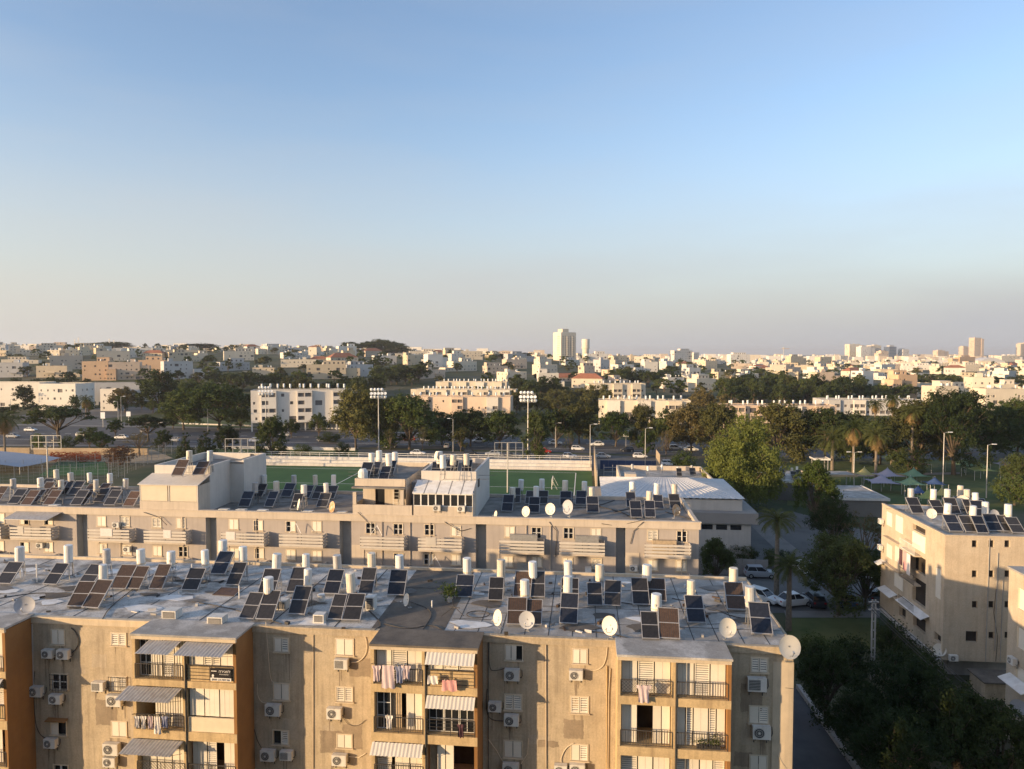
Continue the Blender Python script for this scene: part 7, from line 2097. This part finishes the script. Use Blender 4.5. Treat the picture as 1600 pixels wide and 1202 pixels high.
for i, (x0, x1, yt, D, wm, lab) in enumerate(TW): pb(x0, x1, yt, D, wm, lab, None, .3, 22, 'skyline_tower', 'tower', seed=300 + i, tanks=0, storey=3.6, pitch=.9)
xc = colx(1394.5, 2380)
gt = empty('glass_tower', (xc, 2380, terr(xc, 2380)), .3, 'dark blue glass tower in the far cluster', 'tower')
h = rowz(542, 2380) - terr(xc, 2380)
MB().box(-15, 0, -3, 15, 24, h).build('facade', 'tower_glass', gt)
for i in range(9): MB().box(-15.1, -.15, h * i / 9, 15.1, -.02, h * i / 9 + .8).build('floor_band', 'house_grey', gt)
MB().box(-9, 5, h, 9, 18, h + 5).build('plant_room', 'house_grey', gt)
# rounded white shed and ship-like crane on the ridge
xc = colx(1550, 1500)
sd_ = empty('arched_shed', (xc, 1500, terr(xc, 1500)), .1, 'white arched shed on the far right', 'shed')
P = []
for j in (0, 30):
    for i in range(13): P.append((-30 + 60 * i / 12, j, 4 + 9 * math.sin(math.pi * i / 12)))
MB().add(P, [(i, i + 1, 14 + i, 13 + i) for i in range(12)] + [tuple(range(13))]).build('roof', 'sheet_white', sd_, smooth=False)
MB().box(-30, 0.1, -4, 30, 29.9, 4.2).build('wall', 'house_white', sd_)
xc = colx(1224, 1800)
cr = empty('tower_crane', (xc, 1800, terr(xc, 1800)), .2, 'small tower crane above the right ridge', 'crane')
h = rowz(545, 1800) - terr(xc, 1800)
MB().tube((0, 0, 0), (0, 0, h), .9, n=4).build('mast', 'house_grey', cr)
MB().box(-6, -.6, h - 1, 16, .6, h + .4).build('jib', 'house_orange', cr)
MB().box(-1.5, -1, h + .4, 1.5, 1, h + 4).build('cab', 'house_white', cr)

# ---- rows of houses up the slope
KINDS = ['cream'] * 7 + ['pale'] * 3 + ['white'] * 1 + ['sandy'] * 5 + ['tan'] * 1 + ['grey'] * 1 + ['peach'] * 1
ROWS = [(505, 20), (600, 26), (690, 30), (780, 34), (870, 36), (960, 40), (1050, 40), (1140, 42), (1240, 40)]
hr = random.Random(77)
taken = [(a[0], a[1], a[3]) for a in SPEC] + [(862, 925, 970)]
for ri, (D0, n) in enumerate(ROWS):
    lst = []
    px = -30 + hr.uniform(0, 30)
    while px < 1630:
        D = D0 + hr.uniform(-38, 38)
        wpx = hr.choice([hr.uniform(13, 22), hr.uniform(20, 42)]) * FPX / D
        if not any(abs(D - t[2]) < 90 and px < t[1] + 2 and px + wpx > t[0] - 2 for t in taken) and not (1135 < px < 1345 and D < 560):
            lst.append((px, wpx, D))
        px += wpx + hr.choice([0, 2, 4, 9, 20])
    for i, (px, wpx, D) in enumerate(lst):
        xc = colx(px + wpx / 2, D)
        k = hr.choice(KINDS)
        hh = hr.choice([6.4, 7.0, 9.3, 9.6, 12.2, 3.8]) * (1 if D < 900 else .74) * (1 if px < 1150 else .9)
        bldg(xc, D, terr(xc, D), hr.choice([hr.uniform(.4, .8), hr.uniform(.4, .8), hr.uniform(-.3, .2)]), wpx * D / FPX * .72, hr.uniform(9, 13), hh, k, '%s hillside house, %s in the %s row up the slope' % (k if k != 'pale' else 'pale stone', nth_left(i), nth(ri)), 'house', 'houses of the %s row up the slope' % nth(ri), 'house', 3.1, 1000 + ri * 100 + i, True, hr.randint(0, 3), hr.choice(['roof_grey', 'roof_mid', 'concrete_pale']), .55, 0, None, hr.random() < .08)
# a last far belt of small flat buildings that reads as one mass
m = MB(); fr2 = random.Random(9)
for i in range(900):
    D = fr2.uniform(1350, 4200)
    px = fr2.uniform(-40, 1640)
    if px < 1000 and D > 1700: continue
    x = colx(px, D); z = terr(x, D)
    w, d_, h = fr2.uniform(8, 30), fr2.uniform(10, 20), fr2.choice([6, 7, 9, 12, 15]) * (1 if D < 2500 else 1.4)
    m.box(x - w / 2, D, z - 3, x + w / 2, D + d_, z + h, fr2.randint(0, 3))
tag(m.build('distant_town', ['house_cream', 'house_white', 'house_pale', 'house_tan']), 'far-off mass of small pale town buildings along the horizon', 'town', kind='stuff')
# ---- trees among the houses
BELT = [(1128, 1345, 586, 420, 15, 'leaf_dark', 42, 'dark tree belt left of the palms'), (1135, 1335, 596, 395, 10, 'leaf_dark', 40, 'dark tree belt, front side'), (800, 870, 588, 440, 6, 'leaf_dark', 32, 'dark trees right of the cream terraces'), (860, 960, 604, 395, 7, 'leaf_olive', 34, 'olive trees left of the cream long block'), (800, 935, 612, 350, 8, 'leaf_olive', 36, 'olive trees between the long blocks'), (955, 1060, 578, 540, 8, 'leaf_dark', 30, 'trees right of the tower foot'), (1340, 1420, 600, 440, 6, 'leaf_mid', 34, 'green trees behind the grey long block'), (1420, 1530, 585, 520, 8, 'leaf_dark', 32, 'trees above the huge dark tree'), (1530, 1620, 580, 600, 6, 'leaf_dark', 30, 'trees at the far right slope'),
        (510, 590, 590, 440, 6, 'leaf_dark', 34, 'trees above the pale long block'), (585, 660, 572, 520, 7, 'leaf_dark', 34, 'trees left of the peach box house'), (330, 400, 578, 480, 5, 'leaf_dark', 34, 'trees above the small lawn'), (400, 470, 580, 480, 4, 'leaf_mid', 34, 'green trees above the floodlight at left'), (1080, 1135, 612, 340, 4, 'leaf_brown', 36, 'brown trees right of the cream long block'), (1220, 1330, 640, 300, 6, 'leaf_olive', 36, 'olive trees before the peach block'), (620, 660, 640, 290, 2, 'leaf_olive', 40, 'olive trees left of the peach block'), (1180, 1290, 575, 760, 7, 'leaf_dark', 20, 'trees on the right slope'), (1560, 1620, 640, 270, 3, 'leaf_mid', 50, 'green trees at the right edge'), (0, 130, 590, 440, 6, 'leaf_dark', 26, 'trees behind the left school wing'), (250, 330, 590, 430, 6, 'leaf_mid', 34, 'trees behind the small lawn'), (440, 520, 592, 425, 5, 'leaf_olive', 30, 'olive trees above the white block on columns'), (-10, 60, 632, 360, 3, 'leaf_dark', 26, 'low trees before the left school wing'), (100, 260, 618, 368, 6, 'leaf_mid', 22, 'small trees before the school'), (255, 400, 610, 376, 7, 'leaf_mid', 36, 'green trees above the small lawn'), (540, 700, 640, 305, 6, 'leaf_mid', 40, 'green trees before the peach long block'), (820, 935, 648, 290, 6, 'leaf_mid', 38, 'green trees right of the right floodlight')]
bi = 0
for x0, x1, yt, D0, n, leaf, wpx, what in BELT:
    for i in range(n):
        D = D0 + hr.uniform(-18, 18)
        px = x0 + (x1 - x0) * (i + hr.uniform(.15, .85)) / n
        x = colx(px, D); z = terr(x, D)
        h = max(rowz(yt + hr.uniform(-4, 9), D) - z, 4)
        tree(x, D, z, wpx * hr.uniform(.9, 1.3) * D / FPX, h, 'mid%d' % hr.randint(0, 3), leaf, 'tree, %s of the %s' % (nth_left(i), what), what)
sl = []
for i in range(215):
    D = hr.uniform(440, 1230) if i % 2 else hr.uniform(425, 720); px = hr.uniform(-20, 1620)
    sl.append((px, D))
sl.sort()
near = [q_ for q_ in sl if q_[1] < 640]
for i, (px, D) in enumerate(near):
    x = colx(px, D)
    tree(x, D - 10, terr(x, D - 10), hr.uniform(9, 17), hr.uniform(6, 11.5), 'far%d' % hr.randint(0, 3), hr.choice(['leaf_dark', 'leaf_dark', 'leaf_mid', 'leaf_olive']), 'small tree among the lower hillside houses, %s' % nth_left(i), 'trees among the hillside houses')
mass = MB()
for px, D in [q_ for q_ in sl if q_[1] >= 640] + [(hr.uniform(-20, 1620), hr.uniform(640, 1300)) for _ in range(60)]:
    x = colx(px, D); z = terr(x, D - 12); w, h = hr.uniform(8, 17), hr.uniform(6, 11)
    k = len(mass.v); me = TV['far%d' % hr.randint(0, 3)][1]; mi = hr.randint(0, 2)
    ca, sa = math.cos(D), math.sin(D)
    mass.v += [(x + (p.co.x * ca - p.co.y * sa) * w, D - 12 + (p.co.x * sa + p.co.y * ca) * w, z + p.co.z * h) for p in me.vertices]
    mass.f += [tuple(k + v_ for v_ in p.vertices) for p in me.polygons]
    mass.m += [mi] * len(me.polygons)
tag(mass.build('hillside_trees', ['leaf_dark', 'leaf_mid', 'leaf_olive']), 'scattered far trees reading as dark flecks among the upper houses', 'trees', kind='stuff')
RT = [(140, 536, 1010, 64, 'dark tree clump on the left ridge, left one'), (176, 534, 1010, 52, 'dark tree clump on the left ridge, right one'), (312, 537, 990, 62, 'dark ridge tree above the yellow house'), (343, 548, 950, 40, 'dark ridge tree right of the yellow house'), (578, 533, 960, 44, 'dark ridge pine, left of the group of three'), (598, 530, 960, 46, 'dark ridge pine, middle of the group of three'), (618, 535, 960, 42, 'dark ridge pine, right of the group of three'), (548, 534, 1000, 30, 'single spreading ridge tree left of the pines'), (780, 553, 1000, 50, 'dark trees low on the ridge left of the tower'), (815, 551, 1050, 36, 'ridge tree nearest the tower on its left'), (935, 551, 1050, 26, 'ridge tree right of the water tower')]
for i, (px, yt, D, wpx, lab) in enumerate(RT): ptree(px, yt, 0, wpx, 'big%d' % (i % 3), 'leaf_dark', lab, 'dark trees on the ridge', 'tree', D)
for i, (px, yt) in enumerate(((118, 530), (124, 527), (172, 529), (179, 531))):
    x = colx(px, 1000); z = terr(x, 1000)
    a = empty('antenna_mast', (x, 1000, z), 0, 'thin pale antenna mast on the left ridge, %s' % nth_left(i), 'antenna', 'antenna masts on the ridge')
    h = rowz(yt, 1000) - z
    MB().tube((0, 0, 0), (0, 0, h), .5, .25, 5).build('mast', 'house_white', a)
    for k in range(3): MB().box(-.9, -.5, h - 2 - k * 2, .9, -.3, h - 1 - k * 2).build('panel', 'house_white', a)

# ================================================================== evening haze
hz_ = MB().box(-15200, -300, -8, 15200, 15600, 95).build('haze', [])
tag(hz_, 'thin pale evening haze over the whole town', 'haze', kind='stuff')
hm = bpy.data.materials.new('haze')
hm.use_nodes = True
hm.node_tree.nodes.remove(hm.node_tree.nodes['Principled BSDF'])
pv = hm.node_tree.nodes.new('ShaderNodeVolumePrincipled')
pv.inputs['Color'].default_value = (0.86, 0.88, 0.92, 1)
pv.inputs['Density'].default_value = 0.0001
pv.inputs['Anisotropy'].default_value = 0.2
hm.node_tree.links.new(pv.outputs[0], hm.node_tree.nodes['Material Output'].inputs['Volume'])
hz_.data.materials.append(hm)
hz_.display_type = 'WIRE'
